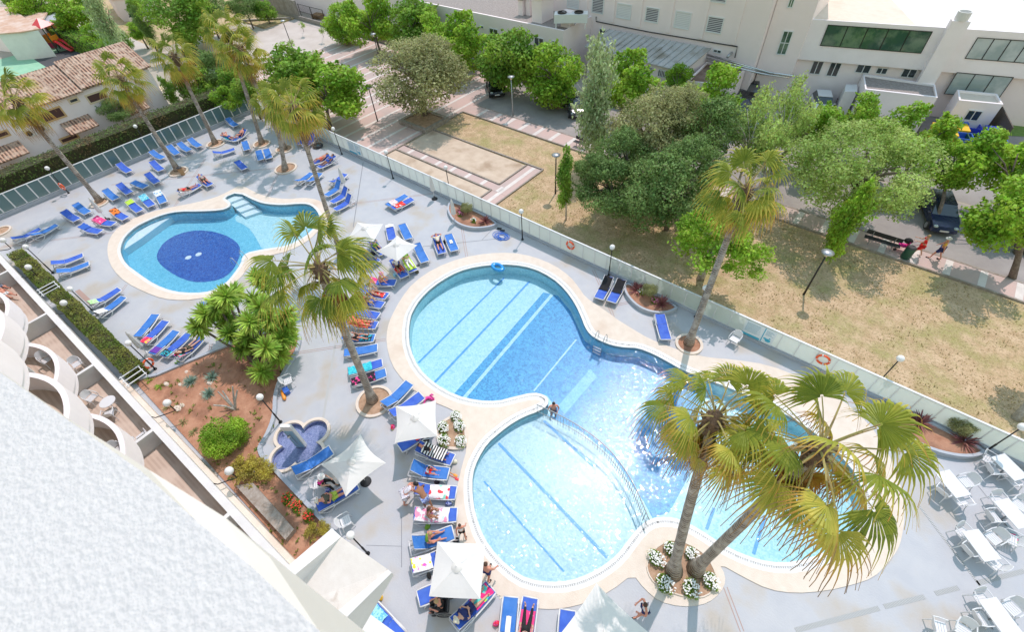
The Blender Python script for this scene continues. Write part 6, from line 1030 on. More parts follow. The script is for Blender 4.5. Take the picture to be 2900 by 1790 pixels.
# ================================================================ cars
def car(px, fpx, colr, label, L_=4.1, kind=0):
    A, B = g(*px, .5), g(*fpx, .5); rz = math.atan2(B.y - A.y, B.x - A.x); root = empty('parked_car', (A.x, A.y, 0), rz, label, 'car', 'cars in the car park' if kind == 0 else None); body = mat('car_paint', colr, .25, spec=.8); h = L_ / 2
    prof = [(-h, .35), (-h, .75), (-h + .12, .95), (-h + .35, 1.0), (h - 1.25, .98), (h - .5, .86), (h - .12, .72), (h, .55), (h - .03, .32)]; wd = [.80, .85, .84, .82, .82, .80, .74, .72, .74]
    def loft(prof, wd, cap=True):
        mb = MB(); k = len(prof); V = [(x, -w, z) for (x, z), w in zip(prof, wd)] + [(x, w, z) for (x, z), w in zip(prof, wd)]; mb.add(V, [tuple(range(k)), tuple(range(2 * k - 1, k - 1, -1))] + [(i, k + i, k + (i + 1) % k, (i + 1) % k) for i in range(k)]); return mb
    loft(prof, wd).build('body', body, root)
    loft([(-h + .18, .98), (-h + .45, 1.40), (-h + 1.0, 1.47), (.15, 1.45), (h - 1.15, .96)], [.79, .62, .61, .61, .78]).build('windows', M['window'], root)
    mb = MB(); mb.box(-h + .5, .2, -.6, .6, 1.462, 1.50); mb.build('roof', body, root)
    for x in (h - .75, -h + .72):
        for s in (-1, 1): mb = MB(); mb.tube([(x, s * .70, .31), (x, s * .87, .31)], .31, 16); w = mb.build('wheel', M['rubber'], root); mb = MB(); mb.tube([(x, s * .868, .31), (x, s * .885, .31)], .19, 12); mb.build('rim', M['galv'], w)
    for s in (-1, 1): mb = MB(); mb.ell((h - .16, s * .58, .68), (.16, .17, .09), 8, 5); mb.build('headlight', M['palewindow'], root, True); mb = MB(); mb.box(-h - .01, -h + .05, s * .6 - .12, s * .6 + .12, .72, .9); mb.build('tail_light', M['redp'], root); mb = MB(); mb.ell((h - 1.3, s * .93, 1.0), (.07, .1, .07), 6, 4); mb.build('mirror', body, root)
    mb = MB(); mb.box(h - .03, h + .012, -.26, .26, .40, .51); mb.build('number_plate', M['whiteplastic'], root); return root
car(T('h', 1620, 520), T('h', 1665, 640), (.012, .02, .07), 'dark blue hatchback facing the lawn, right of the round pale tree'); car((1402,245), (1408,265), (.01, .01, .012), 'black car in the tree shade behind the oak'); car((1625,300), (1640,330), (.05, .055, .06), 'dark grey car behind the silver poplar'); car((413,52), (450,50), (.8, .8, .8), 'white car parked on the verge at the upper left', 4.6, 1)
car((2905,668), (2880,650), (.01, .012, .02), 'dark car cut by the right edge under the overhanging tree'); car((2122,262), (2110,290), (.02, .022, .025), 'dark car in the service yard beside the brown roofed store'); car((2105,330), (2120,350), (.04, .06, .1), 'blue-black car behind the sparse poplars'); car((2325,300), (2330,322), (.75, .75, .75), 'white van parked beside the bicycles', 3.6)
# ================================================================ people
def skinmat(n, c): return mat(n, c, .55, tuple(v * .88 for v in c), 5.0)
SK = {'fair': skinmat('fair_skin', (.62, .36, .26)), 'pink': skinmat('sunburnt_skin', (.66, .29, .20)), 'tan': skinmat('tanned_skin', (.38, .18, .10))}
HR = {'brown': mat('brown_hair', (.07, .035, .02), .7), 'dark': mat('dark_hair', (.015, .011, .01), .6), 'blond': mat('blond_hair', (.42, .28, .13), .7), 'grey': mat('grey_hair', (.35, .33, .31), .8), 'red': mat('auburn_hair', (.16, .045, .02), .7)}
CL = {k: mat(k + '_clothing', c, .85) for k, c in dict(white=(.78, .78, .77), grey=(.33, .33, .32), black=(.015, .015, .018), red=(.72, .02, .02), magenta=(.75, .02, .28), coral=(.85, .17, .11), green=(.16, .33, .03), navy=(.02, .03, .13), lime=(.42, .55, .08), olive=(.09, .085, .06), cream=(.72, .68, .55), yellow=(.75, .45, .06), blue=(.04, .12, .5), pinkc=(.75, .3, .42)).items()}
CL['bluepat'] = pat('blue_patterned_cloth', (.10, .15, .42), (.35, .42, .62), None, 16); CL['whitepat'] = pat('white_dotted_cloth', (.72, .70, .76), (.15, .13, .2), None, 18, (.60, .63)); CL['floral'] = pat('floral_cloth', (.35, .42, .5), (.08, .1, .2), None, 14)
DG = None
def skinned(name, P, E, Rr, m, parent, root=0, sub=1):
    me = bpy.data.meshes.new('tmp'); me.from_pydata([tuple(p) for p in P], E, []); o = bpy.data.objects.new('tmp', me); link(o); sm = o.modifiers.new('s', 'SKIN'); sm.use_smooth_shade = True; sm.branch_smoothing = .3
    if not me.skin_vertices: me.skin_vertices if hasattr(me, 'skin_vertices') else None
    sv = me.skin_vertices[0].data
    for i, r in enumerate(Rr): sv[i].radius = (r, r) if not hasattr(r, '__len__') else r; sv[i].use_root = (i == root)
    ss = o.modifiers.new('u', 'SUBSURF'); ss.levels = sub; ss.render_levels = sub; dg = bpy.context.evaluated_depsgraph_get(); nm = bpy.data.meshes.new_from_object(o.evaluated_get(dg)); bpy.data.objects.remove(o); bpy.data.meshes.remove(me)
    nm.materials.clear(); nm.materials.append(m); nm.name = name; r_ = bpy.data.objects.new(name, nm); link(r_); r_.parent = parent; return r_
V3 = lambda *a: Vector(a)
def pose(kind, a=.4, s=1.0, arms='side', knee=0.0, lean=0.0):
    """joint positions; x = towards the feet / the way the person faces, z up, pelvis first"""
    J = {}
    if kind in ('lie', 'prone', 'recline'):
        up = .13; J['pel'] = V3(-.18, 0, .36 + up); d = V3(-math.cos(a), 0, math.sin(a)); nrm = V3(math.sin(a), 0, math.cos(a)); J['spi'] = J['pel'] + d * .20 + V3(0, 0, .0); J['che'] = J['pel'] + d * .40; J['nec'] = J['pel'] + d * .53 + nrm * .01; J['hea'] = J['pel'] + d * .66 + nrm * .03; J['top'] = J['pel'] + d * .74 + nrm * .03; fn = nrm if kind != 'prone' else -nrm; J['face'] = fn
        for sgn, n in ((1, 'L'), (-1, 'R')):
            J['sho' + n] = J['che'] + V3(0, sgn * .18, 0) + d * .05; J['hip' + n] = J['pel'] + V3(.04, sgn * .09, 0); kz = knee if sgn > 0 else knee * .75; J['kne' + n] = J['hip' + n] + V3(.42 - kz * .16, sgn * .04, kz * .34 - .03); J['ank' + n] = V3(J['kne' + n].x + .40 - kz * .18, J['kne' + n].y + sgn * .02, .36 + .06); J['toe' + n] = J['ank' + n] + V3(.05, sgn * .04, .14 if kind != 'prone' else -.02) if kind != 'prone' else J['ank' + n] + V3(.12, 0, -.01)
            if arms == 'up': J['elb' + n] = J['sho' + n] + V3(-.02, sgn * .22, .02) + d * .12; J['wri' + n] = J['hea'] + V3(0, sgn * .12, 0) + d * .02 - nrm * .04
            elif arms == 'belly' or arms == 'read': J['elb' + n] = J['sho' + n] - d * .24 + V3(0, sgn * .09, 0); J['wri' + n] = J['spi'] + V3(0, sgn * .06, 0) + nrm * (.14 if arms == 'belly' else .24) + V3(.04, 0, 0)
            else: J['elb' + n] = J['sho' + n] - d * .27 + V3(0, sgn * .07, .01); J['wri' + n] = J['pel'] + V3(.10, sgn * .23, -.04)
    elif kind in ('sit', 'sitlong'):
        h = .44 if kind == 'sit' else .36; J['pel'] = V3(0, 0, h + .11); L_ = lean; d = V3(math.sin(L_), 0, math.cos(L_)); J['spi'] = J['pel'] + d * .22; J['che'] = J['pel'] + d * .42 + V3(.02, 0, 0); J['nec'] = J['che'] + d * .13 + V3(.02 + lean * .03, 0, 0); J['hea'] = J['nec'] + V3(.05 + lean * .04, 0, .12); J['top'] = J['hea'] + V3(.02, 0, .09); J['face'] = V3(1, 0, -.25).normalized()
        for sgn, n in ((1, 'L'), (-1, 'R')):
            J['sho' + n] = J['che'] + V3(0, sgn * .18, .05); J['hip' + n] = J['pel'] + V3(.04, sgn * .09, -.01)
            if kind == 'sit': J['kne' + n] = J['hip' + n] + V3(.42, sgn * .05, .02); J['ank' + n] = V3(J['kne' + n].x + (.04 if sgn > 0 else .12), J['kne' + n].y, .09); J['toe' + n] = J['ank' + n] + V3(.15, sgn * .02, -.05)
            else: J['kne' + n] = J['hip' + n] + V3(.40 - knee * .12, sgn * .06, knee * .30 * (1 if sgn > 0 else .8)); J['ank' + n] = V3(J['kne' + n].x + .38 - knee * .30, J['kne' + n].y, .36 + .07); J['toe' + n] = J['ank' + n] + V3(.11, sgn * .03, .05)
            J['elb' + n] = J['sho' + n] + V3(.08 + lean * .1, sgn * .07, -.25); J['wri' + n] = J['elb' + n] + V3(.22, -sgn * .08, .0 if kind == 'sitlong' else -.02)
    else: # stand, walk, bend
        st = {'stand': .06, 'walk': .26, 'bend': .12}[kind]; L_ = lean; J['pel'] = V3(0, 0, .93 if kind != 'bend' else .86); d = V3(math.sin(L_), 0, math.cos(L_)); J['spi'] = J['pel'] + d * .23; J['che'] = J['pel'] + d * .45 + V3(.02, 0, 0); J['nec'] = J['che'] + d * .13; J['hea'] = J['nec'] + (d + V3(.35, 0, 0)).normalized() * .13; J['top'] = J['hea'] + d * .09; J['face'] = (V3(math.cos(L_), 0, -math.sin(L_)) + V3(0, 0, -.2)).normalized()
        for sgn, n in ((1, 'L'), (-1, 'R')):
            f = sgn * st; J['sho' + n] = J['che'] + V3(0, sgn * .19, 0) + d * .05; J['hip' + n] = J['pel'] + V3(0, sgn * .10, -.03); J['kne' + n] = V3(f * .55 + .05 - (.12 if kind == 'bend' else 0), sgn * .12, .49); J['ank' + n] = V3(f - .02 - (.10 if kind == 'bend' else 0), sgn * .12, .09 if not (kind == 'walk' and sgn < 0) else .12); J['toe' + n] = J['ank' + n] + V3(.17, sgn * .03, -.05)
            if arms == 'push': J['elb' + n] = J['sho' + n] + V3(.20, sgn * .04, -.22); J['wri' + n] = J['elb' + n] + V3(.25, -sgn * .02, .02)
            elif kind == 'bend': J['elb' + n] = J['sho' + n] + V3(.12, sgn * .06, -.26); J['wri' + n] = J['elb' + n] + V3(.14, -sgn * .02, -.22)
            elif arms == 'front': J['elb' + n] = J['sho' + n] + V3(.02, sgn * .10, -.27); J['wri' + n] = J['elb' + n] + V3(.2, -sgn * .12, -.04)
            else: J['elb' + n] = J['sho' + n] + V3(-f * .4, sgn * .08, -.28); J['wri' + n] = J['elb' + n] + V3(.06 - f * .5, sgn * .01, -.24)
    return J
BONES = [('pel', 'spi'), ('spi', 'che'), ('che', 'nec'), ('nec', 'hea'), ('hea', 'top')] + [(a + n, b + n) for n in 'LR' for a, b in (('sho', 'elb'), ('elb', 'wri'), ('hip', 'kne'), ('kne', 'ank'), ('ank', 'toe'))] + [('che', 'shoL'), ('che', 'shoR'), ('pel', 'hipL'), ('pel', 'hipR')]
RAD = dict(pel=.125, spi=.115, che=.125, nec=.052, hea=.088, top=.065, sho=.062, elb=.042, wri=.028, hip=.092, kne=.058, ank=.036, toe=.032)
def person(loc, rz, kind, label, skin='fair', hair='brown', top=None, bottom=None, s=1.0, longhair=False, hat=None, shoes=None, legs_only=False, sleeves=True, stout=1.0, trouser=False, skirt=False, **kw):
    root = empty('person', loc, rz, label, 'person'); J = pose(kind, **kw); names = [k for k in J if k != 'face']; idx = {k: i for i, k in enumerate(names)}; P = [J[k] * 1.0 for k in names]; E = [(idx[a], idx[b]) for a, b in BONES]; Rr = [RAD[k[:3]] * (stout if k in ('pel', 'spi', 'che', 'hipL', 'hipR') else 1) for k in names]
    for n, sgn in (('L', 1), ('R', -1)):                 # palm, four fingers and a thumb, slightly curled
        w = J['wri' + n]; d = (w - J['elb' + n]).normalized(); sd = d.cross(V3(0, 0, 1)); sd = sd.normalized() if sd.length > .1 else V3(0, 1, 0); dn = sd.cross(d).normalized(); dn = dn if dn.z < 0 else -dn; pc = w + d * .085; i0 = len(P); P.append(pc); Rr.append((.036, .018)); E.append((idx['wri' + n], i0))
        for j in range(4): q = pc + sd * (j - 1.5) * .021; L_ = (.060, .072, .067, .050)[j]; P += [q + d * L_ * .5, q + d * L_ + dn * .025]; Rr += [.0095, .008]; E += [(i0, len(P) - 2), (len(P) - 2, len(P) - 1)]
        P += [w + d * .045 + sd * -.042 * sgn, w + d * .085 - sd * .058 * sgn + dn * .012]; Rr += [.011, .009]; E += [(idx['wri' + n], len(P) - 2), (len(P) - 2, len(P) - 1)]
    fc = J['face']; hd = J['hea']; upv = (J['top'] - hd).normalized(); sdv = fc.cross(upv).normalized(); P.append(hd + fc * .098 - upv * .008); Rr.append(.014); E.append((idx['hea'], len(P) - 1))
    for sg in (-1, 1): P.append(hd + sdv * sg * .088 - upv * .01); Rr.append((.012, .02)); E.append((idx['hea'], len(P) - 1))
    P = [p * s for p in P]; Rr = [(r * s) if not hasattr(r, '__len__') else tuple(v * s for v in r) for r in Rr]; skinned('body', P, E, Rr, SK[skin], root, idx['pel'])
    def cloth(name, keys, m, grow, extra=()):
        pts = []; rr = []; ed = []; ii = {}
        for k in keys: ii[k] = len(pts); pts.append(J[k] * s); rr.append((RAD[k[:3]] * stout + grow) * s)
        for a, b in BONES:
            if a in ii and b in ii: ed.append((ii[a], ii[b]))
        for a, b, t, r in extra: ii[(a, b)] = len(pts); pts.append(J[a].lerp(J[b], t) * s); rr.append(r * s); ed.append((ii[a], ii[(a, b)]))
        skinned(name, pts, ed, rr, m, root, ii.get('pel', 0))
    if top: cloth('top', ['pel', 'spi', 'che', 'shoL', 'shoR'], CL[top], .013, ((('shoL', 'elbL', .62, .060), ('shoR', 'elbR', .62, .060)) if sleeves else ()))
    if bottom:
        t = .5 if not trouser else .97; r = .092 if not trouser else .052; ks = ['pel', 'hipL', 'hipR'] + (['kneL', 'kneR'] if trouser else [])
        if trouser: cloth('trousers', ks, CL[bottom], .012, (('kneL', 'ankL', .85, .052), ('kneR', 'ankR', .85, .052)))
        elif skirt: cloth('skirt', ['pel', 'hipL', 'hipR'], CL[bottom], .035, (('hipL', 'kneL', .8, .12), ('hipR', 'kneR', .8, .12)))
        else: cloth('shorts', ks, CL[bottom], .012, (('hipL', 'kneL', .5, .09), ('hipR', 'kneR', .5, .09)))
    if top == 'bikini': pass
    mb = MB(); B3 = Matrix((sdv, fc, upv)).transposed(); mb.ell((hd - fc * .022 + upv * .030) * s, (.092 * s, .092 * s, .098 * s), 12, 8, B3)
    if longhair: mb.ell((hd - fc * .06 - upv * .09) * s, (.085 * s, .05 * s, .13 * s), 10, 6, B3)
    mb.build('hair', HR[hair], root, True); mb = MB()
    for sg in (-1, 1): mb.ell((hd + fc * .084 + sdv * sg * .032 + upv * .008) * s, .011 * s, 6, 4)
    mb.build('eyes', M['black'], root)
    mb = MB(); mb.ell((hd + fc * .086 - upv * .042) * s, (.022 * s, .008 * s, .007 * s), 8, 4, B3); mb.build('mouth', M['redp'], root)
    if hat: mb = MB(); c = (hd + upv * .075) * s; q = [(.0, .10), (.07, .095), (.09, .06), (.095, .0), (.17, -.012), (.175, -.02), (.09, -.01)]; mb.lathe([(r * s, z * s) for r, z in q], 16); vs = [tuple(c + B3 @ Vector(v)) for v in mb.v]; mb.v = vs; mb.build('hat', CL[hat] if hat in CL else M[hat], root, True)
    if shoes:
        for n in 'LR': mb = MB(); a_, b_ = J['ank' + n] * s, J['toe' + n] * s; mb.tube([a_.lerp(b_, .1) - V3(0, 0, .035) * s, b_ + (b_ - a_) * .25], [.042 * s, .038 * s], 8); mb.build('shoe', CL[shoes], root, True)
    return root
def on_lounger(key, kind, label, dx=0.0, **kw):
    x, y, rz, a = LG[key]; kw.setdefault('a', a); 
    if kind == 'lie': pass
    return person((x + math.cos(rz) * dx, y + math.sin(rz) * dx, 0.0), rz, kind, label, **kw)
def prone(key, label, **kw): return on_lounger(key, 'lie', label, **kw)
L_ = on_lounger
L_(2, 'lie', 'sunbather lying on the turquoise towel near the far corner', skin='pink', hair='dark', bottom='blue', arms='up'); L_(3, 'lie', 'sunbather on the lounger beside the turquoise towel, near the corner', skin='pink', bottom='navy', knee=.6)
L_(24, 'lie', 'person in a red top lying on the white towel above the pool tip', skin='pink', hair='dark', top='red', bottom='black', arms='side'); L_(25, 'lie', 'man in a grey shirt and dark shorts lying near the pool tip', skin='pink', hair='grey', top='grey', bottom='olive', stout=1.15); L_(37, 'lie', 'sunbather in a black top with a camouflage skirt beside the red soil', skin='fair', hair='red', top='black', bottom='olive', arms='side')
L_(44, 'lie', 'sunburnt sunbather lying by the plaza fence', skin='pink', hair='blond', bottom='coral', knee=.5); L_(45, 'lie', 'sunbather in blue lying on the patterned towel by the plaza fence', skin='tan', hair='dark', top='blue', bottom='blue')
L_(56, 'lie', 'person in a floral shirt reading under the upper parasols', skin='fair', hair='brown', top='floral', bottom='green', arms='read', a=.8); L_(57, 'lie', 'person in a yellow top and pale trousers near the palm fronds', skin='pink', hair='blond', top='yellow', bottom='grey', trouser=True); L_(59, 'lie', 'man in a cream shirt and black shorts with his arms behind his head', skin='pink', hair='grey', top='cream', bottom='black', arms='up', shoes='navy')
L_(61, 'sitlong', 'person in a white shirt sitting under the red towel', skin='tan', hair='dark', top='white', bottom='black', lean=-.25, dx=-.25); L_(62, 'lie', 'reader with sunglasses in green with a white striped towel', skin='fair', hair='dark', top='green', bottom='white', arms='read', a=.55, trouser=True); L_(63, 'sitlong', 'woman with a pink cap sitting with bent knees on the pink towel', skin='pink', hair='blond', top='pinkc', hat='pinkc', lean=.25, knee=.9, dx=-.1, sleeves=False)
L_(64, 'sitlong', 'person in white leaning over a red blanket in the poolside row', skin='fair', hair='brown', top='white', lean=.05, dx=-.3); L_(65, 'sitlong', 'auburn haired woman in black sitting in the poolside row', skin='fair', hair='red', top='black', lean=.35, knee=.6, longhair=True, dx=-.25); L_(67, 'lie', 'woman in a coral dress lying with an arm above her head', skin='pink', hair='blond', top='coral', bottom='coral', skirt=True, arms='up', longhair=True); L_(68, 'lie', 'man in a grey shirt and black shorts lying behind the palm trunk', skin='pink', hair='brown', top='grey', bottom='black', knee=.35)
z = L_(75, 'lie', 'sleeper with brown hair whose feet stick out of the zebra striped towel', skin='pink', hair='brown', top='black', knee=.1); towel(75, -.62, .62, 'zebra', 'black and white zebra striped towel covering the sleeper', .62, dz=.235, crumple=.03, name='blanket')
L_(76, 'sitlong', 'small child in a red dress playing on the lounger', skin='pink', hair='dark', top='whitepat', bottom='red', s=.72, lean=.3, knee=.1, skirt=True, dx=-.1); L_(78, 'sitlong', 'tanned woman in a pale bikini curled up on the pink flowered towel', skin='tan', hair='brown', top='pinkc', sleeves=False, lean=.15, knee=1.0, longhair=True, dx=-.35); L_(79, 'sitlong', 'blond woman in a green top leaning forward on her lounger', skin='pink', hair='blond', top='green', lean=.3, knee=.2, sleeves=False, dx=-.2, stout=1.1)
L_(80, 'sitlong', 'bare-chested man bending over beside the bright flower towel', skin='pink', hair='brown', bottom='navy', lean=.55, dx=.2, stout=1.15); L_(82, 'lie', 'person in a navy top with a white cap next to the rainbow towel', skin='fair', hair='grey', top='navy', bottom='navy', hat='cream', arms='belly', a=.5, stout=1.1); L_(84, 'lie', 'person in black leggings whose legs show at the bottom edge', skin='fair', hair='brown', bottom='black', trouser=True, top='black', shoes=None)
L_(91, 'lie', 'man in a straw hat, dark shirt and lime shorts lying on his lounger', skin='pink', hair='grey', top='olive', bottom='lime', hat='cream', arms='belly', a=.45, shoes='olive', stout=1.12)
q = tg('n', 625, 90, .5); r2 = tg('n', 760, 110, .5); person((q.x, q.y, 0), math.atan2((r2 - q).y, (r2 - q).x), 'sit', 'woman in a magenta top and pale blue hat sitting on a white chair', skin='fair', hair='grey', top='magenta', bottom='black', trouser=True, hat='white', lean=.25, shoes='black', stout=1.05)
def stander(px, look, label, kind='stand', z=0.0, **kw): A = g(*px); B = g(*look); return person((A.x, A.y, z), math.atan2((B - A).y, (B - A).x), kind, label, **kw)
stander(T('n', 1450, 270), T('n', 1700, 130), 'woman in a white dotted dress bending over the strawberry towel', 'bend', skin='pink', hair='dark', top='whitepat', bottom='whitepat', skirt=True, lean=.95, stout=1.3, sleeves=False)
stander(T('n', 1640, 310), T('n', 1530, 120), 'bare-chested man in blue patterned shorts bending over the strawberry towel', 'bend', skin='tan', hair='dark', bottom='bluepat', lean=.9, stout=1.15)
stander(T('n', 1975, 600), T('n', 1960, 480), 'child in a white top walking past the lounger ends', 'walk', skin='pink', hair='brown', top='white', bottom='black', shoes='black', s=.78, sleeves=False)
stander(T('n', 2215, 985), T('n', 2260, 900), 'man in navy shorts walking out from under the big square parasol', 'walk', skin='pink', hair='brown', bottom='navy', shoes='black', s=1.02)
stander(T('o', 1235, 1340), T('o', 1080, 1350), 'man in a white sleeveless shirt standing at the bottom of the deck', 'walk', skin='pink', hair='brown', top='white', bottom='navy', shoes='black', arms='front', sleeves=False, lean=.1, stout=1.1)
stander(T('h', 1400, 925), T('h', 1250, 880), 'woman in a red dress pushing a stroller along the pavement', 'walk', skin='fair', hair='blond', top='red', bottom='red', skirt=True, arms='push', shoes='white')
stander(T('h', 1580, 955), T('h', 1450, 900), 'woman in a yellow top and dark skirt with a white hat walking behind the stroller', 'walk', skin='pink', hair='grey', top='yellow', bottom='navy', skirt=True, hat='white', shoes='black')
stander((2747,372), (2700,390), 'person in blue behind the blue recycling bins', 'stand', skin='tan', hair='grey', top='blue', bottom='navy')
# two sunbathers on the hotel terrace and the swimmer
for (x, y), dx, lab, sk, bt, hr in [((70, 1215), 0, 'upper sunbather in dark patterned trunks on the terrace', 'pink', 'floral', 'brown'), ((160, 1265), 0, 'lower sunbather with white shorts on the terrace beside an orange chair', 'pink', 'white', 'brown')]: q = tg('e', x, y, .3); person((q.x, min(q.y, yl(q.x) - 1.3), -.05), .35, 'lie', lab, skin=sk, bottom=bt, hair=hr, a=.35)
q = tg('k', 395, 850); r_ = person((q.x, q.y, -1.25), -.8, 'stand', 'swimmer with dark hair standing in the water by the railing', skin='pink', hair='dark', bottom='navy', arms='front')
# wheelchair user
q = g(*T('n', 1800, 1290)); rzw = math.atan2((g(*T('n', 1700, 1330)) - q).y, (g(*T('n', 1700, 1330)) - q).x) - .3; person((q.x, q.y, .06), rzw, 'sit', 'blond person in black sitting in the wheelchair below the square parasol', skin='pink', hair='blond', top='black', bottom='black', trouser=True, lean=.1, stout=1.1)
root = empty('wheelchair', (q.x, q.y, 0), rzw, 'black wheelchair with large spoked wheels below the square parasol', 'wheelchair')
def wheel(mb, c, r, t=.018, spokes=10):
    mb.tube([(c[0] + r * math.cos(i * math.pi / 10), c[1], c[2] + r * math.sin(i * math.pi / 10)) for i in range(21)], t, 6, False)
    for i in range(spokes): a = 2 * math.pi * i / spokes; mb.tube([c, (c[0] + r * math.cos(a), c[1], c[2] + r * math.sin(a))], .004, 4)
for s in (-1, 1): mb = MB(); wheel(mb, (-.05, s * .31, .30), .30, .018, 12); mb.build('wheel', M['rubber'], root); mb = MB(); wheel(mb, (.42, s * .26, .09), .08, .02, 5); mb.build('caster', M['rubber'], root); mb = MB(); mb.tube([(-.25, s * .25, .95), (-.22, s * .25, .5), (.25, s * .25, .5), (.45, s * .25, .12)], .014, 6); mb.tube([(-.22, s * .27, .72), (.2, s * .27, .72)], .02, 6); mb.build('side_frame', M['black'], root); mb = MB(); mb.box(.42, .6, s * .12 - .07, s * .12 + .07, .10, .12); mb.build('footrest', M['black'], root)
mb = MB(); mb.box(-.2, .24, -.24, .24, .44, .47); mb.build('seat', M['black'], root); mb = MB(); mb.box(-.25, -.22, -.24, .24, .47, .92); mb.build('backrest', M['black'], root)
# ================================================================ fence boards, life rings, pool fittings
M['ringorange'] = mat('orange_ring', (.85, .12, .03), .4); M['noticew'] = mat('notice_board', (.72, .80, .84), .4); M['noticeb'] = mat('notice_blue', (.05, .42, .60), .4); M['noticel'] = mat('notice_print', (.25, .45, .55), .5)
def torus(mb, c, R1, r, ax, n=28, k=8, flat=1.0, a0=0, a1=2 * math.pi):
    ax = Vector(ax).normalized(); u = ax.orthogonal().normalized(); v = ax.cross(u); mb.tube([Vector(c) + (u * math.cos(a0 + (a1 - a0) * i / n) + v * math.sin(a0 + (a1 - a0) * i / n)) * R1 for i in range(n + 1)], r, k, False)
def life_ring(c, ax, label, R1=.29, r=.065):
    root = empty('life_ring', c, 0, label, 'life ring', 'orange life rings'); mb = MB(); torus(mb, (0, 0, 0), R1, r, ax); mb.build('ring', M['ringorange'], root, True)
    for i in range(4): mb = MB(); torus(mb, (0, 0, 0), R1, r * 1.08, ax, 3, 8, 1, math.pi / 2 * i + .3, math.pi / 2 * i + .5); mb.build('white_band', M['whiteplastic'], root, True)
P = hit(*T('g', 555, 822), (0, 21.38, 0), (0, -1, 0)); life_ring(P, (0, 1, 0), 'life ring on the fence opposite the deep end'); P = hit(*T('l', 525, 400), (0, 21.38, 0), (0, -1, 0)); life_ring(P, (0, 1, 0), 'life ring on the fence above the big palm fronds', .3, .06)
b = tg('e', 655, 325); life_ring(b + Vector((.05, -.08, .75)), (.3, -1, 0), 'life ring hanging on a lamp post by the teal fence'); b = tg('i', 1480, 490); life_ring(b + Vector((-.1, -.05, .55)), (1, .3, .1), 'life ring seen edge-on at the lamp post by the long hedge', .27)
def notice(pa, pb, label):
    A = hit(*pa, (0, 21.42, 0), (0, -1, 0)); B = hit(*pb, (0, 21.42, 0), (0, -1, 0)); w = (B.x - A.x); z0, z1 = .28, 1.38; root = empty('notice_board', (A.x, 21.42, 0), 0, label, 'sign', 'blue and white notices on the glass fence'); mb = MB(); mb.box(0, w, -.02, .0, z0, z1); mb.build('board', M['noticew'], root); mb = MB(); mb.box(0.0, w * .60, -.024, -.021, z0, z0 + .16); mb.box(w * .63, w * .66, -.024, -.021, z0, z1); mb.ell((w * .84, -.02, z0 + .28), (.16, .012, .13), 12, 6); mb.ell((w * .74, -.02, z0 + .36), (.09, .012, .07), 10, 5); mb.ell((w * .88, -.02, z0 + .46), (.06, .012, .05), 10, 5); mb.build('blue_print', M['noticeb'], root); mb = MB()
    for i in range(11): mb.box(w * .06, w * (.50 + .06 * math.sin(i * 3)), -.024, -.021, z1 - .12 - .065 * i, z1 - .095 - .065 * i)
    for i in range(5): mb.box(w * .70, w * (.90 + .05 * math.sin(i * 2)), -.024, -.021, z1 - .14 - .08 * i, z1 - .11 - .08 * i)
    mb.build('text_lines', M['noticel'], root)
notice(T('b', 890, 1420), T('b', 1010, 1480), 'blue and white rules board on the far part of the fence'); notice(T('k', 2215, 60), T('l', 92, 150), 'blue and white rules board right of the tall palm')
def ladder(a, b, label):
    A, B = g(*a), g(*b); c = (A + B) / 2; t = (B - A).normalized(); w = (B - A).length / 2; rz = math.atan2(t.y, t.x); root = empty('pool_ladder', c, rz, label, 'pool ladder', 'steel pool ladders')
    for s in (-1, 1): mb = MB(); mb.tube([(s * w, .45, .0), (s * w, .42, .5), (s * w, .25, .72), (s * w, .02, .68), (s * w, -.14, .3), (s * w, -.18, -.8)], .024, 8); mb.build('handrail', M['steel'], root, True)
    for i in range(3): mb = MB(); mb.box(-w, w, -.24, -.15, -.25 - .25 * i, -.22 - .25 * i); mb.build('step', M['kerb'], root)
ladder(T('k', 790, 225), T('k', 868, 262), 'steel ladder at the main pool beside the beige coping'); ladder(T('e', 2262, 1020), T('e', 2345, 950), 'steel ladder at the oval pool above the yuccas')
# curved railing between the wading and the swimming pool
rp = [Vector(p) for p in chaikin(xy([g(*p, -.05) for p in [(1521,1168),(1570,1190),(1640,1228),(1725,1293),(1788,1385),(1831,1490)]]), 2, False)]; o = Vector((rp[0].x, rp[0].y)); root = empty('railing', (o.x, o.y, 0), 0, 'curved steel railing between the wading area and the swimming pool', 'railing'); P3 = lambda p, z: Vector((p.x - o.x, p.y - o.y, z))
M['railm'] = mat('railing_metal', (.30, .33, .33), .4, metal=.5); mb = MB(); mb.tube([P3(p, .72) for p in rp], .028, 6); mb.build('top_rail', M['railm'], root, True); mb = MB(); mb.tube([P3(p, .04) for p in rp], .018, 6); mb.build('bottom_rail', M['railm'], root, True); mb = MB(); d = 0
for a, b in zip(rp[:-1], rp[1:]):
    L2 = (b - a).length; t = 0
    while t < L2: p = a.lerp(b, t / L2); mb.tube([P3(p, -.35), P3(p, .72)], .010, 4); t += .15
mb.build('bars', M['railm'], root)
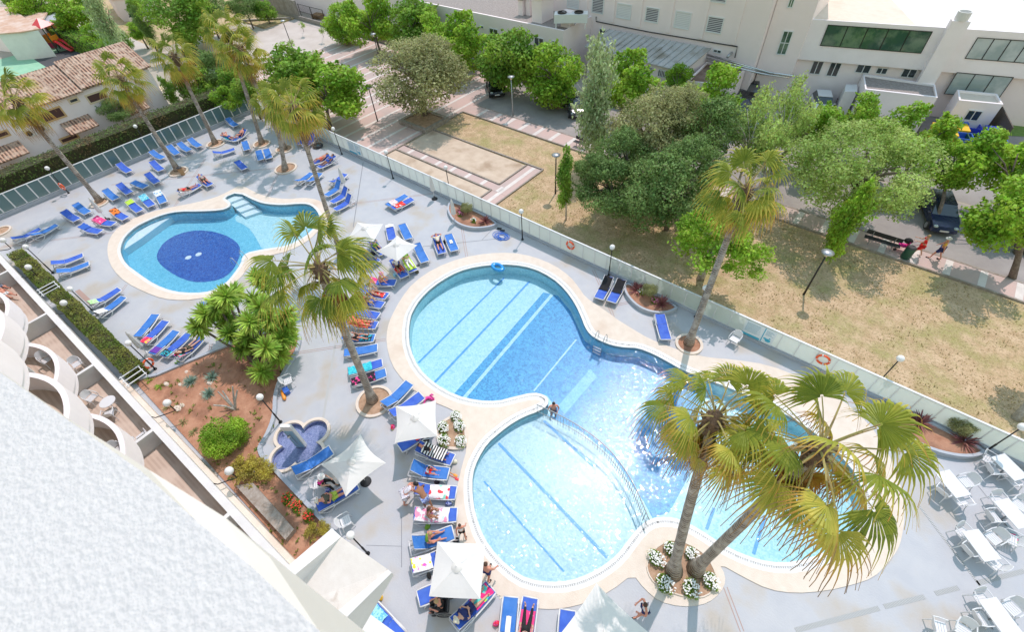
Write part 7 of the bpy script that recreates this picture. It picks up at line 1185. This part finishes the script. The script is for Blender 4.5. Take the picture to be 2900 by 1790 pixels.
# shower, orange float, blue box
A = tg('j', 425, 1205); B_ = tg('j', 250, 995); root = empty('shower', (A.x, A.y, -.2), rz=math.radians(38), label='white and blue shower pillar rising from the four-lobed foot bath', cat='shower'); M['showerblue'] = mat('shower_panel', (.22, .38, .52), .5); mb = MB(); mb.box(-.26, .26, -.09, .09, 0, 2.15); mb.build('pillar', M['white'], root); mb = MB(); mb.box(-.21, .21, -.125, -.091, .1, 1.75); mb.build('panel', M['showerblue'], root); mb = MB(); mb.tube([(0, -.13, .4), (0, -.15, 1.5), (0, -.26, 1.55)], .018, 6); mb.lathe([(.0, 1.5), (.08, 1.5), (.05, 1.56)], 10, (0, -.26, 0)); mb.build('pipe', M['steel'], root)
q = tg('j', 260, 735, .1); root = empty('rescue_float', (q.x, q.y, .1), -.35, 'orange rescue float lying beside the curved kerb', 'float'); mb = MB(); mb.tube([(-.38, 0, 0), (-.3, 0, 0), (.3, 0, 0), (.38, 0, 0)], [.05, .10, .10, .05], 10); mb.build('body', M['orangep'], root, True)
q = tg('j', 285, 690, .2); root = empty('storage_box', (q.x, q.y, 0), -.2, 'small blue box beside the orange rescue float', 'box'); mb = MB(); mb.box(-.2, .2, -.13, .13, 0, .24); mb.build('box', M['bluep'], root); mb = MB(); mb.box(-.22, .22, -.15, .15, .242, .28); mb.build('lid', M['bluep'], root)
# inflatables
q = tg('b', 588, 1385, .12); root = empty('tyre_tube', q, 0, 'big black inflated tube lying by the raised loungers', 'inflatable tube'); mb = MB(); torus(mb, (0, 0, 0), .36, .14, (0, 0, 1), 24, 10); mb.build('tube', M['rubber'], root, True); mb = MB(); mb.lathe([(0, .02), (.26, .03)], 16); mb.build('cover', M['tealglass'], root)
M['ringblue'] = mat('blue_inflatable', (.02, .30, .72), .15, spec=.8); q = tg('f', 2300, 1030, 0); mb = MB(); torus(mb, (0, 0, 0), .30, .12, (0, 0, 1), 24, 10); o = mb.build('swim_ring', M['ringblue'], None, True, label='bright blue inflatable ring floating at the top of the main pool', cat='swim ring'); o.location = q; o.scale = (1.35, .85, 1)
M['flamingo'] = mat('pink_inflatable', (.85, .06, .35), .25, spec=.7); q = tg('j', 1640, 800, .1); root = empty('inflatable_bird', (q.x, q.y, .1), .8, 'pink inflatable with a long curved neck beside the square parasol', 'inflatable'); mb = MB(); torus(mb, (0, 0, 0), .26, .09, (0, 0, 1)); mb.build('ring', M['flamingo'], root, True); mb = MB(); mb.tube([(.22, 0, .02), (.34, 0, .25), (.26, 0, .45), (.2, 0, .58), (.3, 0, .66), (.38, 0, .56)], [.07, .05, .045, .045, .06, .025], 8); mb.build('neck', M['flamingo'], root, True)
# coiled hose, small boxes
q = tg('f', 2340, 740); M['hose'] = mat('blue_hose', (.03, .16, .62), .4); mb = MB(); rd = random.Random(4); pts = []
for i in range(150): a = i * .33; r = .36 + .14 * math.sin(i * .21) + (.35 if i > 110 else 0) * abs(math.sin(i * .12)); pts.append((q.x + r * math.cos(a) * 1.1, q.y + r * math.sin(a) * .75, .03 + .02 * (i % 9) / 9))
mb.tube(pts, .017, 5); mb.build('garden_hose', M['hose'], label='tangled blue hose on the deck by the fence planter', cat='hose')
for (x, y), lab in [((2315,665),'left black drain cover beside the planter'),((2345,685),'right black drain cover beside the planter')]: q = tg('f', x, y); mb = MB(); mb.box(-.17, .17, -.13, .13, 0, .03); o = mb.build('drain_cover', M['rubber'], label=lab, cat='drain cover'); o.location = q; o.rotation_euler = (0, 0, .4)
# bins and benches
q = tg('e', 1745, 150); root = empty('waste_bin', (q.x, q.y, 0), 0, 'wooden slatted waste bin with a dark lid at a palm foot', 'bin'); mb = MB(); mb.lathe([(.18, 0), (.22, .7), (.18, .7), (.17, .1), (0, .1)], 12); mb.build('slatted_body', M['wood_orange'], root); mb = MB(); mb.lathe([(.23, .70), (.23, .76), (.1, .85), (0, .86)], 12); mb.build('lid', M['rubber'], root)
q = tg('h', 1300, 940); root = empty('litter_bin', (q.x, q.y, 0), 0, 'dark green cylindrical litter bin on the pavement beside the stroller', 'bin'); mb = MB(); mb.lathe([(.26, 0), (.28, .05), (.28, .82), (.25, .86)], 16); mb.build('body', M['greenp'], root, True); mb = MB(); mb.lathe([(.27, .86), (.2, .93), (0, .93)], 16); mb.build('lid', M['rubber'], root)
def bench(pa, pb, label):
    A, B = g(*pa), g(*pb); rz = math.atan2((B - A).y, (B - A).x); L2 = (B - A).length; root = empty('park_bench', A, rz, label, 'bench', 'dark park benches'); mb = MB(); [mb.box(0, L2, -.2 + i * .14, -.09 + i * .14, .42, .45) for i in range(3)]; mb.build('seat', M['rubber'], root); mb = MB(); mb.box(0, L2, .25, .28, .55, .85); mb.build('backrest', M['rubber'], root)
    for x in (.4, L2 - .4): mb = MB(); mb.beam((x, -.2, 0), (x, -.2, .42), .05, .05); mb.beam((x, .26, 0), (x, .27, .8), .05, .05); mb.beam((x, -.2, .4), (x, .26, .4), .05, .05); mb.build('leg', M['galv'], root)
bench(T('h', 890, 780), T('h', 1225, 885), 'long dark bench in the shade left of the stroller'); bench(T('c', 590, 1380), T('c', 690, 1415), 'dark bench on the pavement under the silver poplar')
# stroller
q = tg('h', 1270, 870); root = empty('stroller', (q.x, q.y, 0), math.radians(188), 'pink and black stroller pushed along the pavement', 'stroller'); mb = MB(); mb.box(-.1, .35, -.2, .2, .38, .44); mb.box(-.16, -.1, -.2, .2, .42, .85); mb.build('seat', CL['magenta'], root); mb = MB(); mb.ell((-.02, 0, .82), (.26, .22, .18), 10, 6); mb.build('hood', CL['black'], root, True)
for s in (-1, 1): mb = MB(); mb.tube([(-.75, s * .2, 1.0), (-.2, s * .2, .55), (.4, s * .2, .15)], .015, 6); mb.build('frame', CL['pinkc'], root)
for x in (-.3, .42):
    for s in (-1, 1): mb = MB(); mb.tube([(x, s * .2, .1), (x, s * .24, .1)], .1, 12); mb.build('wheel', M['rubber'], root)
# recycling containers
def container(px, col, label, w=.65, l=.9, h=1.1, openlid=True):
    q = g(*px, h); root = empty('waste_container', (q.x, q.y, 0), .3, label, 'container', 'wheeled waste containers behind the trees'); mb = MB(); a, b = w, l; V = [(-a * .85, -b * .85, .1), (a * .85, -b * .85, .1), (a * .85, b * .85, .1), (-a * .85, b * .85, .1), (-a, -b, h), (a, -b, h), (a, b, h), (-a, b, h), (-a + .06, -b + .06, h), (a - .06, -b + .06, h), (a - .06, b - .06, h), (-a + .06, b - .06, h), (-a * .8, -b * .8, .2), (a * .8, -b * .8, .2), (a * .8, b * .8, .2), (-a * .8, b * .8, .2)]
    F = [(3, 2, 1, 0)] + [(i, (i + 1) % 4, 4 + (i + 1) % 4, 4 + i) for i in range(4)] + [(4 + i, 4 + (i + 1) % 4, 8 + (i + 1) % 4, 8 + i) for i in range(4)] + [(8 + i, 8 + (i + 1) % 4, 12 + (i + 1) % 4, 12 + i) for i in range(4)] + [(12, 13, 14, 15)]; mb.add(V, F); mb.build('body', col, root)
    if not openlid: mb = MB(); mb.box(-w - .03, w + .03, -l - .03, l + .03, h + .002, h + .09); mb.build('lid', col, root)
    for x in (-w * .7, w * .7): mb = MB(); mb.tube([(x, -l * .8, .08), (x, -l * .72, .08)], .08, 8); mb.build('wheel', M['rubber'], root)
YB_ = mat('yellow_plastic', (.85, .48, .02), .5); BB = mat('deep_blue_plastic', (.03, .06, .55), .45); GB = mat('green_plastic', (.02, .10, .05), .5)
for (c, x, y), m, lab, op in [(('d',1820,1150),M['bluep'],'blue container left of the porch door',0),(('d',1955,1190),BB,'large deep blue container below the porch door',1),(('d',1830,1215),YB_,'right yellow container among the leaves',0),(('d',1650,1210),YB_,'left yellow container among the leaves',0),(('d',1720,1260),YB_,'orange-yellow container in front of the other yellow ones',0),(('d',2160,1240),BB,'purple blue container beside the dark fence',0),(('d',1880,1290),M['bluep'],'leftmost open container of the middle row',1),(('d',1985,1300),GB,'open green container between the open blue ones',1),(('d',2090,1310),M['bluep'],'open blue container right of the open green one',1),(('d',2195,1310),M['bluep'],'rightmost open blue container of the middle row',1),(('d',1990,1410),GB,'big open green container nearest the trees',1),(('d',2130,1400),GB,'green container with a closed lid at the front right',0)]: container((TO[c][0] + x / 3.36, TO[c][1] + y / 3.36), m, lab, .55, .6, 1.15, bool(op))
A = tg('d', 2060, 1290, 0); B_ = tg('d', 2300, 1290, 0); mb = MB(); P = tg('d', 2230, 1010, 2.2); Q = tg('d', 2335, 1210, 2.2); mb.beam((P.x, P.y, 1.1), (Q.x, Q.y, 1.1), .08, 2.2); mb.build('screen_fence', mat('brown_screen', (.10, .08, .065), .8), label='brown screen fence beside the waste containers', cat='fence'); l = xy([tg('d', *p) for p in [(2280,1290),(2500,1300),(2520,1130),(2330,1170)]]); mb = MB(); mb.poly(l if area2(l) > 0 else l[::-1], .01); S('grass_verge', mb, mat('green_grass', (.12, .22, .04), .9, (.18, .28, .06), 3.0))
# bicycles
def bike(px, rz, col, label):
    q = g(*px); root = empty('bicycle', q, rz, label, 'bicycle', 'bicycles parked by the service wall')
    for x in (-.52, .52): mb = MB(); wheel(mb, (x, 0, .34), .33, .018, 10); mb.build('wheel', M['rubber'], root)
    mb = MB()
    for a, b in [((-.52, .34), (-.12, .30)), ((-.12, .30), (-.22, .78)), ((-.52, .34), (-.2, .70)), ((-.2, .70), (.36, .76)), ((-.12, .30), (.36, .72)), ((.34, .86), (.52, .34))]: mb.tube([(a[0], 0, a[1]), (b[0], 0, b[1])], .016, 6)
    mb.build('frame', mat('bike_paint', col, .4), root); mb = MB(); mb.tube([(.32, -.28, .95), (.36, 0, .92), (.32, .28, .95)], .014, 6); mb.tube([(.36, 0, .92), (.34, 0, .84)], .014, 6); mb.build('handlebar', M['black'], root); mb = MB(); mb.ell((-.24, 0, .82), (.13, .07, .035), 8, 4); mb.build('saddle', M['black'], root)
bike(T('d', 545, 985), 2.0, (.02, .02, .03), 'black bicycle next to the white van'); bike(T('d', 630, 1010), 1.7, (.25, .03, .03), 'dark red bicycle nearest the small store'); bike(T('d', 660, 1030), 1.4, (.03, .03, .03), 'black bicycle in front of the dark red one')
# ---------------------------------------------------------------- small things on the deck
def bag(px, r, m, label, h=.22, name='bag'):
    q = g(*px); root = empty(name, q, px[0] % 3, label, name.replace('_', ' ')); mb = MB(); mb.tube([(0, 0, 0), (0, 0, h * .5), (0, 0, h)], [r, r * 1.15, r * .7], 10, True, .65); mb.build('body', m, root, True); mb = MB(); mb.tube([(-r * .6, 0, h), (-r * .3, 0, h * 1.5), (r * .3, 0, h * 1.5), (r * .6, 0, h)], .012, 5); mb.build('handle', m, root)
for px, r, m, lab in [(T('e', 1905, 270), .12, YB_, 'small yellow bag between the two sunbathers near the pool tip'), (T('j', 1885, 1375), .17, CL['cream'], 'beige bag at the foot of the zebra towel lounger'), ((1212,1494), .14, CL['green'], 'white basket with green bottles between two loungers'), (T('n', 1835, 300), .15, TM['navy'], 'dark patterned bag below the strawberry towel lounger'), (T('n', 1725, 95), .12, TM['blackpink'], 'black and pink bag above the strawberry towel'), (T('j', 1305, 1050), .14, TM['redpink'], 'pink bag on the ground left of the square parasol'),
    (T('n', 690, 175), .17, TM['navy'], 'blue striped beach bag beside the woman in magenta'), (T('f', 1325, 1115), .15, TM['lightblue'], 'pale blue beach bag at the foot of the red towel lounger'), (T('f', 1535, 1085), .13, CL['olive'], 'dark bag at the foot of the reader in green'), (T('f', 745, 220), .14, CL['black'], 'black and white bag on the lounger behind the folded parasol'), (T('n', 1195, 1195), .10, YB_, 'small yellow bag at the tip of the white canopy'), (T('n', 2290, 1440), .14, TM['redpink'], 'red and black bag left of the bottom edge loungers'), (T('n', 1650, 985), .13, CL['black'], 'black bag left of the big square parasol'), (T('f', 1795, 800), .12, CL['black'], 'black bag between the man with raised arms and the next lounger'), (Z6(2270,230), .2, TM['rainbow'], 'red, white and blue bag on a cafe chair')]: bag(px, r, m, lab)
def slippers(px, m, label, rz=0.0):
    q = g(*px); root = empty('sandals', q, rz, label, 'sandals')
    for s in (-1, 1): mb = MB(); mb.tube([(-.12, s * .07, .015), (0, s * .07, .015), (.12, s * .07, .015)], [.035, .045, .04], 8, True, .3); mb.build('sandal', m, root)
for px, m, lab, rz in [(T('n', 2330, 1165), CL['cream'], 'pale sandals on the coping edge', 1.4), (T('n', 2390, 1235), CL['pinkc'], 'pink sandals below the pale ones', .3), (T('j', 1395, 1210), CL['black'], 'black and white shoes under the square parasol corner', .9), (T('n', 1275, 1430), CL['lime'], 'yellow-green shoes on the lounger by the canopy', .4), (T('f', 1540, 1015), CL['black'], 'black shoes between two loungers near the parasol', .4), (T('i', 1685, 425), CL['green'], 'green toy shoes below the lounger with the sunbather in black', .3), (T('n', 1905, 640), CL['black'], 'black sandals at the foot of the green top woman', .7)]: slippers(px, m, lab, rz)
for px, m, lab in [(T('n', 1870, 10), M['orangep'], 'orange plastic toy spade on the deck beside the child'), (T('n', 1885, 45), M['redp'], 'red and green plastic toy bat on the deck beside the child')]: q = g(*px); root = empty('beach_toy', q, .2, lab, 'toy'); mb = MB(); mb.tube([(-.25, 0, .02), (.05, 0, .02)], .015, 6); mb.build('handle', m, root); mb = MB(); mb.tube([(.05, 0, .02), (.12, 0, .02), (.28, 0, .02)], [.02, .07, .05], 8, True, .25); mb.build('blade', m, root)
for i, (x, y, s) in enumerate([(1700,870,.35),(1740,840,.28),(1590,640,.3),(1780,520,.2),(2000,630,.3),(1720,640,.22),(1910,730,.12)]):
    q = tg('i', x, y); rd = random.Random(i); mb = MB(); mb.ell((0, 0, s * .2), (s * .7, s * .45, s * .35), 8, 5); mb.v = [tuple(Vector(v) * (1 + rd.uniform(-.18, .18))) for v in mb.v]; o = mb.build('rock', M['coping'], label=['largest broken pale stone near the wall lamp','smaller broken stone beside the largest one','stone beside the leftmost agave','small stone above the two agaves','flat pale stone between the two right agaves','stone left of the lowest agave','tiny white stone left of the lowest agave'][i], cat='rock'); o.location = q
# cut branch stump and crossing pale sticks by the shower lamp
q = tg('j', -30, 880); root = empty('bare_shrub', (q.x - .8, q.y - .6, 0), 0, 'pruned pale branches of a bare shrub beside the shower lamp', 'shrub'); rd = random.Random(9)
for i in range(6): a = rd.uniform(1.5, 4.5); mb = MB(); mb.tube([(0, 0, 0), (math.cos(a) * .3, math.sin(a) * .3, .6), (math.cos(a) * .7, math.sin(a) * .7, 1.1 + rd.uniform(-.2, .3))], [.06, .05, .035], 6); mb.build('branch', M['birch'], root)

# low weeds and litter on the red soil: nobody could count them
rd = random.Random(77); mb = MB()
for i in range(520):
    x = rd.uniform(-27.6, -12); y = rd.uniform(-2.3, 5.0)
    lim = -.7 if x > -18 else (1.0 if x > -20.5 else (3.6 if x > -23 else (4.6 - (-23 - x) * 1.35)))
    if y > lim or (rd.random() < .55 and y > -1.2): continue
    n = rd.randint(4, 8); s_ = rd.uniform(.05, .16)
    for j in range(n): a = rd.uniform(0, 6.28); d = Vector((math.cos(a), math.sin(a), rd.uniform(.3, 1.2))) * s_; t = Vector((-math.sin(a), math.cos(a), 0)) * s_ * .22; c = Vector((x, y, .06)); mb.add([c - t * .5, c + t * .5, c + d * .7 + t, c + d, c + d * .7 - t], [(0, 1, 2, 3, 4)])
mb.build('ground_cover', M['leaf_hedge'], label='low weeds scattered over the red soil bed', cat='weeds', kind='stuff')
rd = random.Random(78); mb = MB()
for i in range(7000):
    x = rd.uniform(-22, 11); y = rd.uniform(21.9, 33.4)
    if noise.noise(Vector((x * .45, y * .45, 3))) < -.05: continue
    s_ = rd.uniform(.03, .09); a = rd.uniform(0, 6.28); c = Vector((x, y, -.01))
    for j in range(3): b_ = a + j * 2.1; d = Vector((math.cos(b_) * .6, math.sin(b_) * .6, 1)) * s_; t = Vector((-math.sin(b_), math.cos(b_), 0)) * s_ * .35; mb.add([c - t, c + t, c + d], [(0, 1, 2)])
M['drygrass'] = mat('dry_grass_blades', (.50, .42, .20), .9, (.66, .53, .32), .8, island=.35, trans=.3)
mb.build('grass_tufts', M['drygrass'], label='short dry grass tufts over the lawn', cat='grass', kind='stuff')
